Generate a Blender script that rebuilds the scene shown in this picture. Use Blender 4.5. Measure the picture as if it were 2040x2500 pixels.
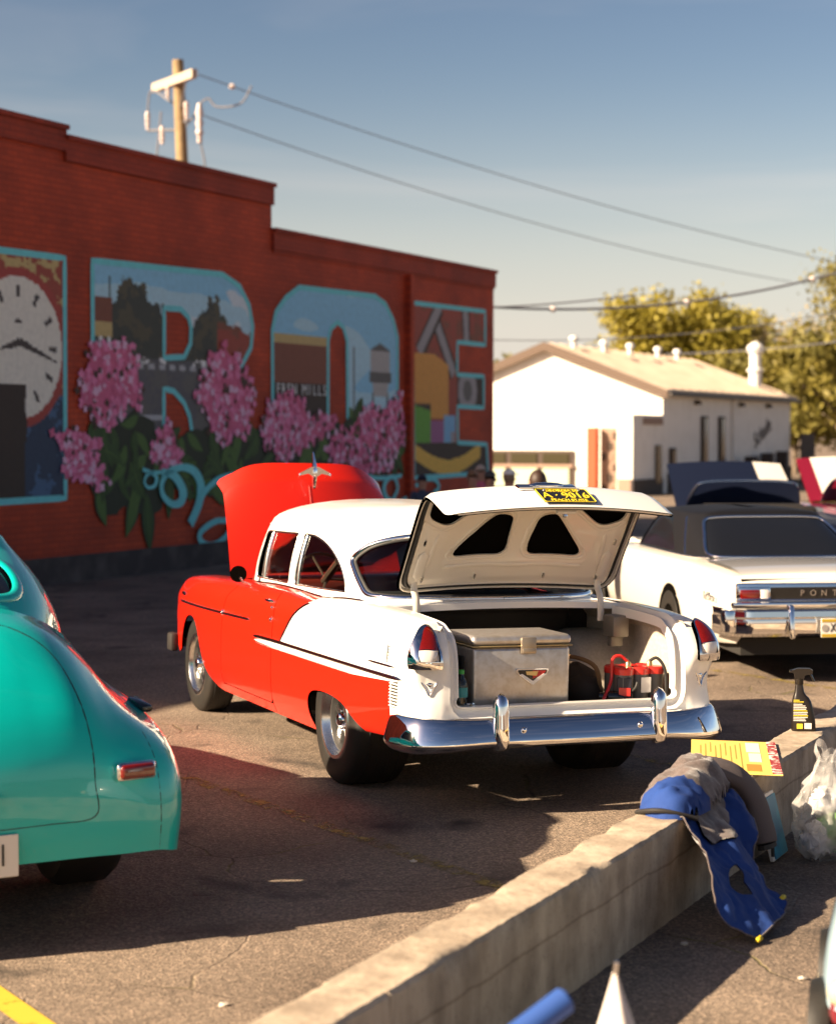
import bpy, bmesh, math, random
import numpy as np
from math import sin, cos, pi, radians, sqrt, atan2
from mathutils import Vector, Matrix, Euler
from mathutils.geometry import delaunay_2d_cdt

for o in list(bpy.data.objects):
    bpy.data.objects.remove(o)
SC = bpy.context.scene
COL = SC.collection
random.seed(7)
RNG = np.random.default_rng(7)

# ------------------------------------------------------------------ camera
cam_d = bpy.data.cameras.new('camera')
cam = bpy.data.objects.new('camera', cam_d)
COL.objects.link(cam)
SC.camera = cam
cam.location = (0, 0, 1.92)
cam.rotation_euler = (radians(90 - 2.39), 0, 0)
cam_d.sensor_fit = 'VERTICAL'
cam_d.sensor_height = 70.0
cam_d.lens = 4600 / 2500 * 70.0
cam_d.clip_start = 0.05
cam_d.clip_end = 3000
cam_d.dof.use_dof = True
cam_d.dof.focus_distance = 9.5
cam_d.dof.aperture_fstop = 4.4

# ------------------------------------------------------------------ light
SUN_AZ, SUN_EL = 245.5, 28.2          # clockwise from +Y, degrees
w = bpy.data.worlds.new('World')
SC.world = w
w.use_nodes = True
wn, wl = w.node_tree.nodes, w.node_tree.links
bg = wn['Background']
sky = wn.new('ShaderNodeTexSky')
sky.sky_type = 'NISHITA'
sky.sun_disc = False
sky.sun_elevation = radians(SUN_EL)
sky.sun_rotation = radians(SUN_AZ)
sky.altitude = 200
sky.air_density = 1.0
sky.dust_density = 1.2
sky.ozone_density = 1.0
# thin high cirrus mixed into the sky
tc = wn.new('ShaderNodeTexCoord')
mp = wn.new('ShaderNodeMapping')
mp.inputs['Rotation'].default_value = (0.0, radians(-12), radians(20))
mp.inputs['Scale'].default_value = (1.6, 3.0, 13.0)
nz = wn.new('ShaderNodeTexNoise')
nz.inputs['Scale'].default_value = 1.5
nz.inputs['Detail'].default_value = 6
nz.inputs['Distortion'].default_value = 0.6
rp = wn.new('ShaderNodeValToRGB')
rp.color_ramp.elements[0].position = 0.52
rp.color_ramp.elements[0].color = (0, 0, 0, 1)
rp.color_ramp.elements[1].position = 0.85
rp.color_ramp.elements[1].color = (0.16, 0.16, 0.16, 1)
mx = wn.new('ShaderNodeMix')
mx.data_type = 'RGBA'
mx.inputs[7].default_value = (9.0, 8.2, 7.6, 1)
wl.new(tc.outputs['Generated'], mp.inputs['Vector'])
wl.new(mp.outputs['Vector'], nz.inputs['Vector'])
wl.new(nz.outputs['Fac'], rp.inputs['Fac'])
wl.new(rp.outputs['Color'], mx.inputs[0])
wl.new(sky.outputs['Color'], mx.inputs[6])
# film-like rendering of the sky: a little more contrast and a warm white balance
g1 = wn.new('ShaderNodeMix'); g1.data_type = 'RGBA'; g1.blend_type = 'MULTIPLY'; g1.inputs[0].default_value = 1; g1.inputs[7].default_value = (.125, .125, .125, 1)
gm = wn.new('ShaderNodeGamma'); gm.inputs['Gamma'].default_value = 1.6
g2 = wn.new('ShaderNodeMix'); g2.data_type = 'RGBA'; g2.blend_type = 'MULTIPLY'; g2.inputs[0].default_value = 1; g2.inputs[7].default_value = (10.0, 7.7, 6.5, 1)
wl.new(mx.outputs[2], g1.inputs[6]); wl.new(g1.outputs[2], gm.inputs['Color']); wl.new(gm.outputs['Color'], g2.inputs[6])
# low haze all round the horizon
sx = wn.new('ShaderNodeSeparateXYZ'); wl.new(tc.outputs['Generated'], sx.inputs[0])
mr_ = wn.new('ShaderNodeMapRange'); mr_.interpolation_type = 'SMOOTHERSTEP'
mr_.inputs['From Min'].default_value = -0.02; mr_.inputs['From Max'].default_value = 0.21; mr_.inputs['To Min'].default_value = 0.80; mr_.inputs['To Max'].default_value = 0.0
wl.new(sx.outputs['Z'], mr_.inputs['Value'])
hz = wn.new('ShaderNodeMix'); hz.data_type = 'RGBA'; hz.inputs[7].default_value = (5.3, 4.9, 4.6, 1)
wl.new(mr_.outputs['Result'], hz.inputs[0]); wl.new(g2.outputs[2], hz.inputs[6])
wl.new(hz.outputs[2], bg.inputs['Color'])
bg.inputs['Strength'].default_value = 0.05

sun_d = bpy.data.lights.new('sun', 'SUN')
sun_d.energy = 5.0
sun_d.angle = radians(0.55)
sun_d.color = (1.0, 0.80, 0.56)
sun = bpy.data.objects.new('sun', sun_d)
COL.objects.link(sun)
_a, _e = radians(SUN_AZ), radians(SUN_EL)
SUN_DIR = Vector((sin(_a) * cos(_e), cos(_a) * cos(_e), sin(_e)))
sun.rotation_euler = SUN_DIR.to_track_quat('Z', 'Y').to_euler()

SC.render.engine = 'CYCLES'
SC.view_settings.view_transform = 'Standard'
SC.view_settings.look = 'None'
SC.view_settings.gamma = 1.0
SC.view_settings.use_curve_mapping = False
SC.view_settings.exposure = 1.7
# ------------------------------------------------------------------ helpers
def tag(o, label=None, cat=None, group=None, kind=None):
    if label: o['label'] = label
    if cat: o['category'] = cat
    if group: o['group'] = group
    if kind: o['kind'] = kind
    return o

def empty(name, loc=(0, 0, 0), rz=0.0, label=None, cat=None, group=None):
    o = bpy.data.objects.new(name, None)
    o.empty_display_size = 0.2
    o.location = loc
    o.rotation_euler = (0, 0, rz)
    COL.objects.link(o)
    return tag(o, label, cat, group)

def link(name, me, parent=None, loc=None, rot=None):
    o = bpy.data.objects.new(name, me)
    COL.objects.link(o)
    if parent is not None: o.parent = parent
    if loc is not None: o.location = loc
    if rot is not None: o.rotation_euler = rot
    return o

def mk(name, verts, faces, mat, parent=None, smooth=False, normals=None, fm=None, loc=None, rot=None):
    me = bpy.data.meshes.new(name)
    me.from_pydata([tuple(map(float, v)) for v in verts], [], [tuple(int(i) for i in f) for f in faces])
    for m in (mat if isinstance(mat, (list, tuple)) else [mat]):
        me.materials.append(m)
    if fm is not None:
        me.polygons.foreach_set('material_index', [int(i) for i in fm])
    if smooth is True:
        me.polygons.foreach_set('use_smooth', [True] * len(me.polygons))
    elif smooth:
        me.polygons.foreach_set('use_smooth', [True] * len(me.polygons))
        me.set_sharp_from_angle(angle=radians(smooth))
    me.validate()
    me.update()
    if normals is not None:
        me.normals_split_custom_set_from_vertices([tuple(map(float, n)) for n in normals])
    return link(name, me, parent, loc, rot)

class MB:
    """collects simple shapes into one mesh"""
    def __init__(s): s.v = []; s.f = []; s.m = []
    def add(s, vs, fs, m=0):
        b = len(s.v)
        s.v += [tuple(map(float, v)) for v in vs]
        s.f += [tuple(int(i) + b for i in f) for f in fs]
        s.m += [m] * len(fs)
        return s
    def box(s, c, d, rot=None, m=0, taper=None):
        x, y, z = d[0] / 2, d[1] / 2, d[2] / 2
        tx, ty = taper or (1, 1)
        vs = [(-x, -y, -z), (x, -y, -z), (x, y, -z), (-x, y, -z),
              (-x * tx, -y * ty, z), (x * tx, -y * ty, z), (x * tx, y * ty, z), (-x * tx, y * ty, z)]
        R = rot if isinstance(rot, Matrix) else (Euler(rot).to_matrix() if rot else Matrix.Identity(3))
        vs = [R @ Vector(v) + Vector(c) for v in vs]
        return s.add(vs, [(0, 3, 2, 1), (4, 5, 6, 7), (0, 1, 5, 4), (1, 2, 6, 5), (2, 3, 7, 6), (3, 0, 4, 7)], m)
    def rbox(s, c, d, r=0.01, seg=2, rot=None, m=0):
        bm = bmesh.new()
        bmesh.ops.create_cube(bm, size=1.0)
        for v in bm.verts: v.co = Vector((v.co.x * d[0], v.co.y * d[1], v.co.z * d[2]))
        bmesh.ops.bevel(bm, geom=bm.edges[:], offset=r, segments=seg, profile=0.5, affect='EDGES')
        bm.verts.index_update()
        R = rot if isinstance(rot, Matrix) else (Euler(rot).to_matrix() if rot else Matrix.Identity(3))
        vs = [R @ v.co + Vector(c) for v in bm.verts]
        fs = [[v.index for v in f.verts] for f in bm.faces]
        bm.free()
        return s.add(vs, fs, m)
    def tube(s, pts, r, n=10, m=0, cap=True, flat=1.0, upv=None):
        P = [Vector(p) for p in pts]
        rs = r if isinstance(r, (list, tuple, np.ndarray)) else [r] * len(P)
        vs = []; fs = []; ref = None
        for i, p in enumerate(P):
            t = (P[min(i + 1, len(P) - 1)] - P[max(i - 1, 0)]).normalized()
            if ref is None:
                ref = Vector(upv) if upv is not None else (Vector((0, 0, 1)) if abs(t.z) < 0.9 else Vector((1, 0, 0)))
            if upv is not None: ref = Vector(upv)
            a = (ref - t * ref.dot(t))
            a = a.normalized() if a.length > 1e-6 else t.orthogonal().normalized()
            b = t.cross(a)
            ref = a
            for k in range(n):
                q = 2 * pi * k / n
                vs.append(p + a * (cos(q) * rs[i] * flat) + b * (sin(q) * rs[i]))
        for i in range(len(P) - 1):
            for k in range(n):
                fs.append((i * n + k, i * n + (k + 1) % n, (i + 1) * n + (k + 1) % n, (i + 1) * n + k))
        if cap:
            fs.append(tuple(range(n))[::-1]); fs.append(tuple((len(P) - 1) * n + k for k in range(n)))
        return s.add(vs, fs, m)
    def lathe(s, prof, n=24, c=(0, 0, 0), axis='z', m=0, a0=0, a1=2 * pi):
        vs = []; fs = []; full = abs(a1 - a0 - 2 * pi) < 1e-6
        k = n if full else n + 1
        for r, z in prof:
            for i in range(k):
                a = a0 + (a1 - a0) * i / n
                p = (r * cos(a), r * sin(a), z)
                if axis == 'y': p = (r * cos(a), z, -r * sin(a))
                if axis == 'x': p = (z, r * cos(a), r * sin(a))
                vs.append((p[0] + c[0], p[1] + c[1], p[2] + c[2]))
        for j in range(len(prof) - 1):
            for i in range(n):
                i2 = (i + 1) % k
                fs.append((j * k + i, j * k + i2, (j + 1) * k + i2, (j + 1) * k + i))
        return s.add(vs, fs, m)
    def prism(s, poly, d0, d1, axis='y', m=0):
        """2D polygon (a,b) extruded along axis between d0 and d1"""
        n = len(poly); vs = []
        for d in (d0, d1):
            for a, b in poly:
                vs.append({'y': (a, d, b), 'x': (d, a, b), 'z': (a, b, d)}[axis])
        fs = [tuple(range(n))[::-1], tuple(range(n, 2 * n))]
        fs += [(i, (i + 1) % n, n + (i + 1) % n, n + i) for i in range(n)]
        return s.add(vs, fs, m)
    def sphere(s, c, r, n=12, k=8, m=0):
        rx, ry, rz = r if isinstance(r, (tuple, list)) else (r, r, r)
        vs = [(c[0], c[1], c[2] + rz)]
        for j in range(1, k):
            t = pi * j / k
            for i in range(n):
                a = 2 * pi * i / n
                vs.append((c[0] + rx * sin(t) * cos(a), c[1] + ry * sin(t) * sin(a), c[2] + rz * cos(t)))
        vs.append((c[0], c[1], c[2] - rz))
        fs = [(0, 1 + i, 1 + (i + 1) % n) for i in range(n)]
        for j in range(k - 2):
            for i in range(n):
                a = 1 + j * n + i; b = 1 + j * n + (i + 1) % n
                fs.append((a, a + n, b + n, b))
        L = len(vs) - 1; b0 = 1 + (k - 2) * n
        fs += [(L, b0 + (i + 1) % n, b0 + i) for i in range(n)]
        return s.add(vs, fs, m)
    def grid(s, P, m=0, flip=False):
        """P: array (a,b,3)"""
        a, b = len(P), len(P[0])
        fs = []
        for i in range(a - 1):
            for j in range(b - 1):
                f = (i * b + j, i * b + j + 1, (i + 1) * b + j + 1, (i + 1) * b + j)
                fs.append(f[::-1] if flip else f)
        return s.add([p for row in P for p in row], fs, m)
    def build(s, name, mat, parent=None, smooth=40, loc=None, rot=None):
        me = bpy.data.meshes.new(name)
        me.from_pydata(s.v, [], s.f)
        for q in (mat if isinstance(mat, (list, tuple)) else [mat]): me.materials.append(q)
        me.polygons.foreach_set('material_index', s.m)
        bm = bmesh.new(); bm.from_mesh(me)
        bmesh.ops.recalc_face_normals(bm, faces=bm.faces[:])
        bm.to_mesh(me); bm.free()
        if smooth:
            me.polygons.foreach_set('use_smooth', [True] * len(me.polygons))
            if smooth is not True: me.set_sharp_from_angle(angle=radians(smooth))
        me.update()
        return link(name, me, parent, loc, rot)

def copy_tree(o, parent=None):
    c = o.copy()
    COL.objects.link(c)
    c.parent = parent
    for ch in o.children: copy_tree(ch, c)
    return c

def catmull(pts, n=8, closed=False):
    P = np.array(pts, float)
    N = len(P); out = []
    rng = N if closed else N - 1
    for i in range(rng):
        if closed: p0, p1, p2, p3 = P[(i - 1) % N], P[i], P[(i + 1) % N], P[(i + 2) % N]
        else: p0, p1, p2, p3 = P[max(i - 1, 0)], P[i], P[i + 1], P[min(i + 2, N - 1)]
        for k in range(n):
            t = k / n
            out.append(0.5 * ((2 * p1) + (-p0 + p2) * t + (2 * p0 - 5 * p1 + 4 * p2 - p3) * t * t + (-p0 + 3 * p1 - 3 * p2 + p3) * t ** 3))
    if not closed: out.append(P[-1])
    return np.array(out)

def densify(poly, step, closed=True):
    P = np.array(poly, float); out = []
    N = len(P)
    for i in range(N if closed else N - 1):
        a, b = P[i], P[(i + 1) % N]
        k = max(1, int(math.ceil(np.linalg.norm(b - a) / step)))
        for j in range(k): out.append(a + (b - a) * j / k)
    if not closed: out.append(P[-1])
    return np.array(out)

def rounded(poly, r, n=5):
    """round the corners of a closed 2D polygon; r scalar or list"""
    P = [Vector((p[0], p[1])) for p in poly]; N = len(P); out = []
    for i in range(N):
        p = P[i]; a = P[i - 1] - p; b = P[(i + 1) % N] - p
        rr = r[i] if isinstance(r, (list, tuple)) else r
        rr = min(rr, a.length * 0.48, b.length * 0.48)
        if rr < 1e-5: out.append((p.x, p.y)); continue
        A = p + a.normalized() * rr; B = p + b.normalized() * rr
        for k in range(n + 1):
            t = k / n
            q = A * (1 - t) ** 2 + p * 2 * t * (1 - t) + B * t * t
            out.append((q.x, q.y))
    return out

def inside(pts, poly):
    x, y = pts[:, 0], pts[:, 1]
    r = np.zeros(len(pts), bool)
    P = np.asarray(poly)
    for i in range(len(P)):
        x1, y1 = P[i - 1]; x2, y2 = P[i]
        if y1 == y2: continue
        c = ((y1 > y) != (y2 > y)) & (x < (x2 - x1) * (y - y1) / (y2 - y1) + x1)
        r ^= c
    return r

def fill2d(loops, step, bstep=None):
    """triangulate a 2D region with holes; returns verts (n,2), tris, n_boundary, loop index lists"""
    bstep = bstep or step
    L = [densify(l, bstep) for l in loops]
    V = np.concatenate(L)
    E = []; b = 0; idx = []
    for l in L:
        n = len(l); E += [(b + i, b + (i + 1) % n) for i in range(n)]
        idx.append(list(range(b, b + n))); b += n
    lo, hi = V.min(0), V.max(0)
    gx = np.arange(lo[0] + step * 0.5, hi[0], step); gy = np.arange(lo[1] + step * 0.5, hi[1], step)
    if len(gx) and len(gy):
        G = np.array(np.meshgrid(gx, gy)).reshape(2, -1).T
        m = inside(G, L[0])
        for h in L[1:]: m &= ~inside(G, h)
        G = G[m]
        if len(G):
            ok = np.ones(len(G), bool)
            for s in range(0, len(V), 400):
                d = ((G[:, None, :] - V[None, s:s + 400, :]) ** 2).sum(2).min(1)
                ok &= d > (0.45 * step) ** 2
            V = np.concatenate([V, G[ok]])
    r = delaunay_2d_cdt([Vector((float(a), float(b_))) for a, b_ in V], E, [], 0, 1e-7)
    rv = np.array([(p.x, p.y) for p in r[0]]); rf = np.array([f for f in r[2] if len(f) == 3])
    c = rv[rf].mean(1)
    m = inside(c, L[0])
    for h in L[1:]: m &= ~inside(c, h)
    rf = rf[m]
    # keep ccw
    a, b_, c_ = rv[rf[:, 0]], rv[rf[:, 1]], rv[rf[:, 2]]
    s = (b_[:, 0] - a[:, 0]) * (c_[:, 1] - a[:, 1]) - (b_[:, 1] - a[:, 1]) * (c_[:, 0] - a[:, 0])
    rf[s < 0] = rf[s < 0][:, ::-1]
    used = np.unique(rf)
    mp_ = -np.ones(len(rv), int); mp_[used] = np.arange(len(used))
    return rv[used], mp_[rf], L

def surf_normals(S, uv, e=2e-3, flip=False):
    u, v = uv[:, 0], uv[:, 1]
    du = S(u + e, v) - S(u - e, v); dv = S(u, v + e) - S(u, v - e)
    n = np.cross(du, dv)
    n /= (np.linalg.norm(n, axis=1, keepdims=True) + 1e-12)
    return -n if flip else n

def panel(name, S, loops, mat, parent, step=0.04, flip=False, mirror=False, flange=0.012, off=0.0, bstep=None):
    uv, tri, L = fill2d(loops, step, bstep)
    P = S(uv[:, 0], uv[:, 1]); N = surf_normals(S, uv, flip=flip)
    P = P + N * off
    if flip: tri = tri[:, ::-1]
    V = [P]; NN = [N]; F = [tri]; b = len(P)
    if flange:
        for l in L:
            p = S(l[:, 0], l[:, 1]); n = surf_normals(S, l, flip=flip)
            p = p + n * off
            k = len(l); i = np.arange(k); j = (i + 1) % k
            q = p - n * flange
            V += [p, q]
            t = np.roll(p, -1, 0) - np.roll(p, 1, 0)
            sn = np.cross(t, n); sn /= (np.linalg.norm(sn, axis=1, keepdims=True) + 1e-12)
            NN += [sn, sn]
            a_ = b + i; b_ = b + j; c_ = b + k + j; d_ = b + k + i
            F.append(np.stack([a_, b_, c_], 1)); F.append(np.stack([a_, c_, d_], 1))
            b += 2 * k
    V = np.concatenate(V); NN = np.concatenate(NN); F = np.concatenate(F)
    if mirror:
        V = V * [1, -1, 1]; NN = NN * [1, -1, 1]; F = F[:, ::-1]
    return mk(name, V, F, mat, parent, smooth=True, normals=NN)

def trim(name, S, path, w, h, mat, parent, flip=False, mirror=False, taper=0.0, lift=0.0, n=6):
    """domed strip lying on surface S along the (u,v) path"""
    path = np.asarray(path, float)
    P = S(path[:, 0], path[:, 1]); N = surf_normals(S, path, flip=flip)
    T = np.gradient(P, axis=0); T /= np.linalg.norm(T, axis=1, keepdims=True) + 1e-12
    B = np.cross(N, T)
    k = len(P); V = []; F = []
    d = np.concatenate([[0], np.cumsum(np.linalg.norm(np.diff(P, axis=0), axis=1))])
    sc = np.ones(k)
    if taper: sc = np.clip(np.minimum(d, d[-1] - d) / taper, 0.0, 1) ** 0.5 * 0.97 + 0.03
    for i in range(k):
        for j in range(n + 1):
            a = pi * j / n
            V.append(P[i] + B[i] * (-cos(a) * w / 2 * sc[i]) + N[i] * (sin(a) * h * (0.3 + 0.7 * sc[i]) + lift - 0.002))
    for i in range(k - 1):
        for j in range(n):
            F.append((i * (n + 1) + j, i * (n + 1) + j + 1, (i + 1) * (n + 1) + j + 1, (i + 1) * (n + 1) + j))
    F.append(tuple(range(n + 1))); F.append(tuple((k - 1) * (n + 1) + j for j in range(n + 1))[::-1])
    V = np.array(V)
    if mirror: V = V * [1, -1, 1]
    b = MB(); b.add(V, F)
    return b.build(name, mat, parent, smooth=50)

def crom_basis(t):
    t2 = t * t; t3 = t2 * t
    return np.stack([-0.5 * t + t2 - 0.5 * t3, 1 - 2.5 * t2 + 1.5 * t3, 0.5 * t + 2 * t2 - 1.5 * t3, -0.5 * t2 + 0.5 * t3], -1)

def net_surface(net):
    """tensor Catmull-Rom surface through net[i][j]; u in [0,I-1], v in [0,J-1]"""
    A = np.array(net, float)
    A = np.concatenate([2 * A[:1] - A[1:2], A, 2 * A[-1:] - A[-2:-1]], 0)
    A = np.concatenate([2 * A[:, :1] - A[:, 1:2], A, 2 * A[:, -1:] - A[:, -2:-1]], 1)
    I, J = A.shape[0] - 2, A.shape[1] - 2
    def S(u, v):
        u = np.atleast_1d(np.asarray(u, float)); v = np.atleast_1d(np.asarray(v, float))
        iu = np.clip(np.floor(u).astype(int), 0, I - 2); iv = np.clip(np.floor(v).astype(int), 0, J - 2)
        bu = crom_basis(np.clip(u - iu, -.2, 1.2)); bv = crom_basis(np.clip(v - iv, -.2, 1.2))
        out = np.zeros((len(u), 3))
        for a in range(4):
            for b in range(4):
                out += (bu[:, a] * bv[:, b])[:, None] * A[iu + a, iv + b]
        return out
    return S

def invert(S, pts, axes, guess):
    """find (u,v) with S(u,v)[axes] == pts by Newton"""
    T = np.asarray(pts, float)
    uv = np.array(guess, float)
    if uv.ndim == 1: uv = np.tile(uv, (len(T), 1))
    for _ in range(40):
        p = S(uv[:, 0], uv[:, 1])[:, axes]; r = T - p
        e = 1e-4
        du = (S(uv[:, 0] + e, uv[:, 1])[:, axes] - p) / e; dv = (S(uv[:, 0], uv[:, 1] + e)[:, axes] - p) / e
        det = du[:, 0] * dv[:, 1] - du[:, 1] * dv[:, 0]
        det = np.where(np.abs(det) < 1e-9, 1e-9, det)
        a = (r[:, 0] * dv[:, 1] - r[:, 1] * dv[:, 0]) / det; b = (du[:, 0] * r[:, 1] - du[:, 1] * r[:, 0]) / det
        uv[:, 0] += np.clip(a, -.5, .5); uv[:, 1] += np.clip(b, -.5, .5)
    return uv

def text_mesh(name, s, size, mat, parent, M, ext=0.001, font_w=1.0, align='CENTER'):
    cu = bpy.data.curves.new(name, 'FONT')
    cu.body = s; cu.size = size; cu.extrude = ext; cu.align_x = align; cu.align_y = 'CENTER'
    cu.resolution_u = 3
    o = bpy.data.objects.new(name, cu)
    COL.objects.link(o)
    dg = bpy.context.evaluated_depsgraph_get()
    me = bpy.data.meshes.new_from_object(o.evaluated_get(dg))
    bpy.data.objects.remove(o)
    bpy.data.curves.remove(cu)
    me.transform(M @ Matrix.Diagonal((font_w, 1, 1, 1)))
    me.name = name
    me.materials.clear(); me.materials.append(mat)
    return link(name, me, parent)

# ------------------------------------------------------------------ materials
def mat(name, col, rough=0.5, metal=0.0, coat=0.0, spec=0.5, noise=None, bump=None, trans=0.0, emit=None, alpha=None, coat_rough=0.03, sheen=0.0):
    m = bpy.data.materials.new(name)
    m.use_nodes = True
    nt = m.node_tree; b = nt.nodes['Principled BSDF']
    c = (*col, 1.0) if len(col) == 3 else col
    b.inputs['Base Color'].default_value = c
    b.inputs['Roughness'].default_value = rough
    b.inputs['Metallic'].default_value = metal
    b.inputs['Specular IOR Level'].default_value = spec
    b.inputs['Coat Weight'].default_value = coat
    b.inputs['Coat Roughness'].default_value = coat_rough
    b.inputs['Transmission Weight'].default_value = trans
    if sheen:
        b.inputs['Sheen Weight'].default_value = sheen
    if emit:
        b.inputs['Emission Color'].default_value = (*emit[0], 1); b.inputs['Emission Strength'].default_value = emit[1]
    tcn = nt.nodes.new('ShaderNodeTexCoord')
    if noise:                      # (scale, second colour, low, high, detail)
        n = nt.nodes.new('ShaderNodeTexNoise'); n.inputs['Scale'].default_value = noise[0]
        n.inputs['Detail'].default_value = noise[4] if len(noise) > 4 else 5
        r = nt.nodes.new('ShaderNodeValToRGB')
        r.color_ramp.elements[0].position = noise[2]; r.color_ramp.elements[0].color = c
        r.color_ramp.elements[1].position = noise[3]; r.color_ramp.elements[1].color = (*noise[1], 1)
        nt.links.new(tcn.outputs['Object'], n.inputs['Vector'])
        nt.links.new(n.outputs['Fac'], r.inputs['Fac']); nt.links.new(r.outputs['Color'], b.inputs['Base Color'])
    if bump:                       # (scale, strength, distance)
        n2 = nt.nodes.new('ShaderNodeTexNoise'); n2.inputs['Scale'].default_value = bump[0]; n2.inputs['Detail'].default_value = 4
        bp = nt.nodes.new('ShaderNodeBump'); bp.inputs['Strength'].default_value = bump[1]; bp.inputs['Distance'].default_value = bump[2]
        nt.links.new(tcn.outputs['Object'], n2.inputs['Vector'])
        nt.links.new(n2.outputs['Fac'], bp.inputs['Height']); nt.links.new(bp.outputs['Normal'], b.inputs['Normal'])
    return m

def glass_mat(name, tint=(0.75, 0.85, 0.82), refl=0.08, rough=0.0):
    m = bpy.data.materials.new(name); m.use_nodes = True
    nt = m.node_tree; nt.nodes.clear()
    out = nt.nodes.new('ShaderNodeOutputMaterial')
    tr = nt.nodes.new('ShaderNodeBsdfTransparent'); tr.inputs['Color'].default_value = (*tint, 1)
    gl = nt.nodes.new('ShaderNodeBsdfGlossy'); gl.inputs['Roughness'].default_value = rough
    fr = nt.nodes.new('ShaderNodeFresnel'); fr.inputs['IOR'].default_value = 1.28
    ma = nt.nodes.new('ShaderNodeMath'); ma.operation = 'MULTIPLY_ADD'
    ma.inputs[1].default_value = 1.0; ma.inputs[2].default_value = refl
    mi = nt.nodes.new('ShaderNodeMixShader')
    nt.links.new(fr.outputs[0], ma.inputs[0]); nt.links.new(ma.outputs[0], mi.inputs[0])
    nt.links.new(tr.outputs[0], mi.inputs[1]); nt.links.new(gl.outputs[0], mi.inputs[2])
    nt.links.new(mi.outputs[0], out.inputs[0])
    return m

def paint(name, col, rough=0.35, coat=1.0):
    m = mat(name, col, rough, coat=coat, spec=0.25, bump=(900, 0.02, 0.0004))
    return m

M = {}
M['red'] = paint('scarlet_paint', (0.66, 0.013, 0.0012), 0.45, 1.0)
M['white'] = paint('ivory_paint', (0.81, 0.79, 0.755), 0.40, .8)
M['cream'] = mat('lid_inner_paint', (0.74, 0.675, 0.57), 0.32, coat=0.5)
M['chrome'] = mat('chrome', (0.86, 0.86, 0.87), 0.045, metal=1.0)
M['alu'] = mat('polished_aluminium', (0.80, 0.79, 0.77), 0.22, metal=1.0)
M['barrel'] = mat('rim_barrel', (0.10, 0.095, 0.09), 0.45, metal=0.6)
M['black'] = mat('black_rubber', (0.012, 0.011, 0.010), 0.6)
M['gloss_black'] = mat('gloss_black', (0.008, 0.008, 0.008), 0.15, coat=0.5)
M['tire'] = mat('tyre_rubber', (0.010, 0.0085, 0.007), 0.62, noise=(9, (0.019, 0.015, 0.011), 0.45, 0.75), bump=(60, 0.2, 0.002))
M['dark'] = mat('dark_trim', (0.018, 0.015, 0.013), 0.7)
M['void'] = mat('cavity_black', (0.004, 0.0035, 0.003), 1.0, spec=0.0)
M['under'] = mat('underbody', (0.02, 0.018, 0.016), 0.8)
M['glass'] = glass_mat('window_glass', (0.93, 0.96, 0.95), 0.0)
M['glass_dark'] = glass_mat('tinted_glass', (0.50, 0.58, 0.60), 0.0)
M['lens_red'] = mat('red_lens', (0.13, 0.004, 0.002), 0.10, coat=1.0, emit=None)
M['lens_clear'] = mat('clear_lens', (0.72, 0.68, 0.64), 0.12, coat=1.0)
M['plate_black'] = mat('plate_black', (0.012, 0.012, 0.014), 0.3, coat=0.4)
M['plate_yellow'] = mat('plate_yellow', (0.85, 0.66, 0.03), 0.4)
M['greycloth'] = mat('trunk_carpet', (0.42, 0.37, 0.30), 0.95, noise=(60, (0.5, 0.44, 0.36), 0.4, 0.7), bump=(300, 0.3, 0.003))
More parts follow.
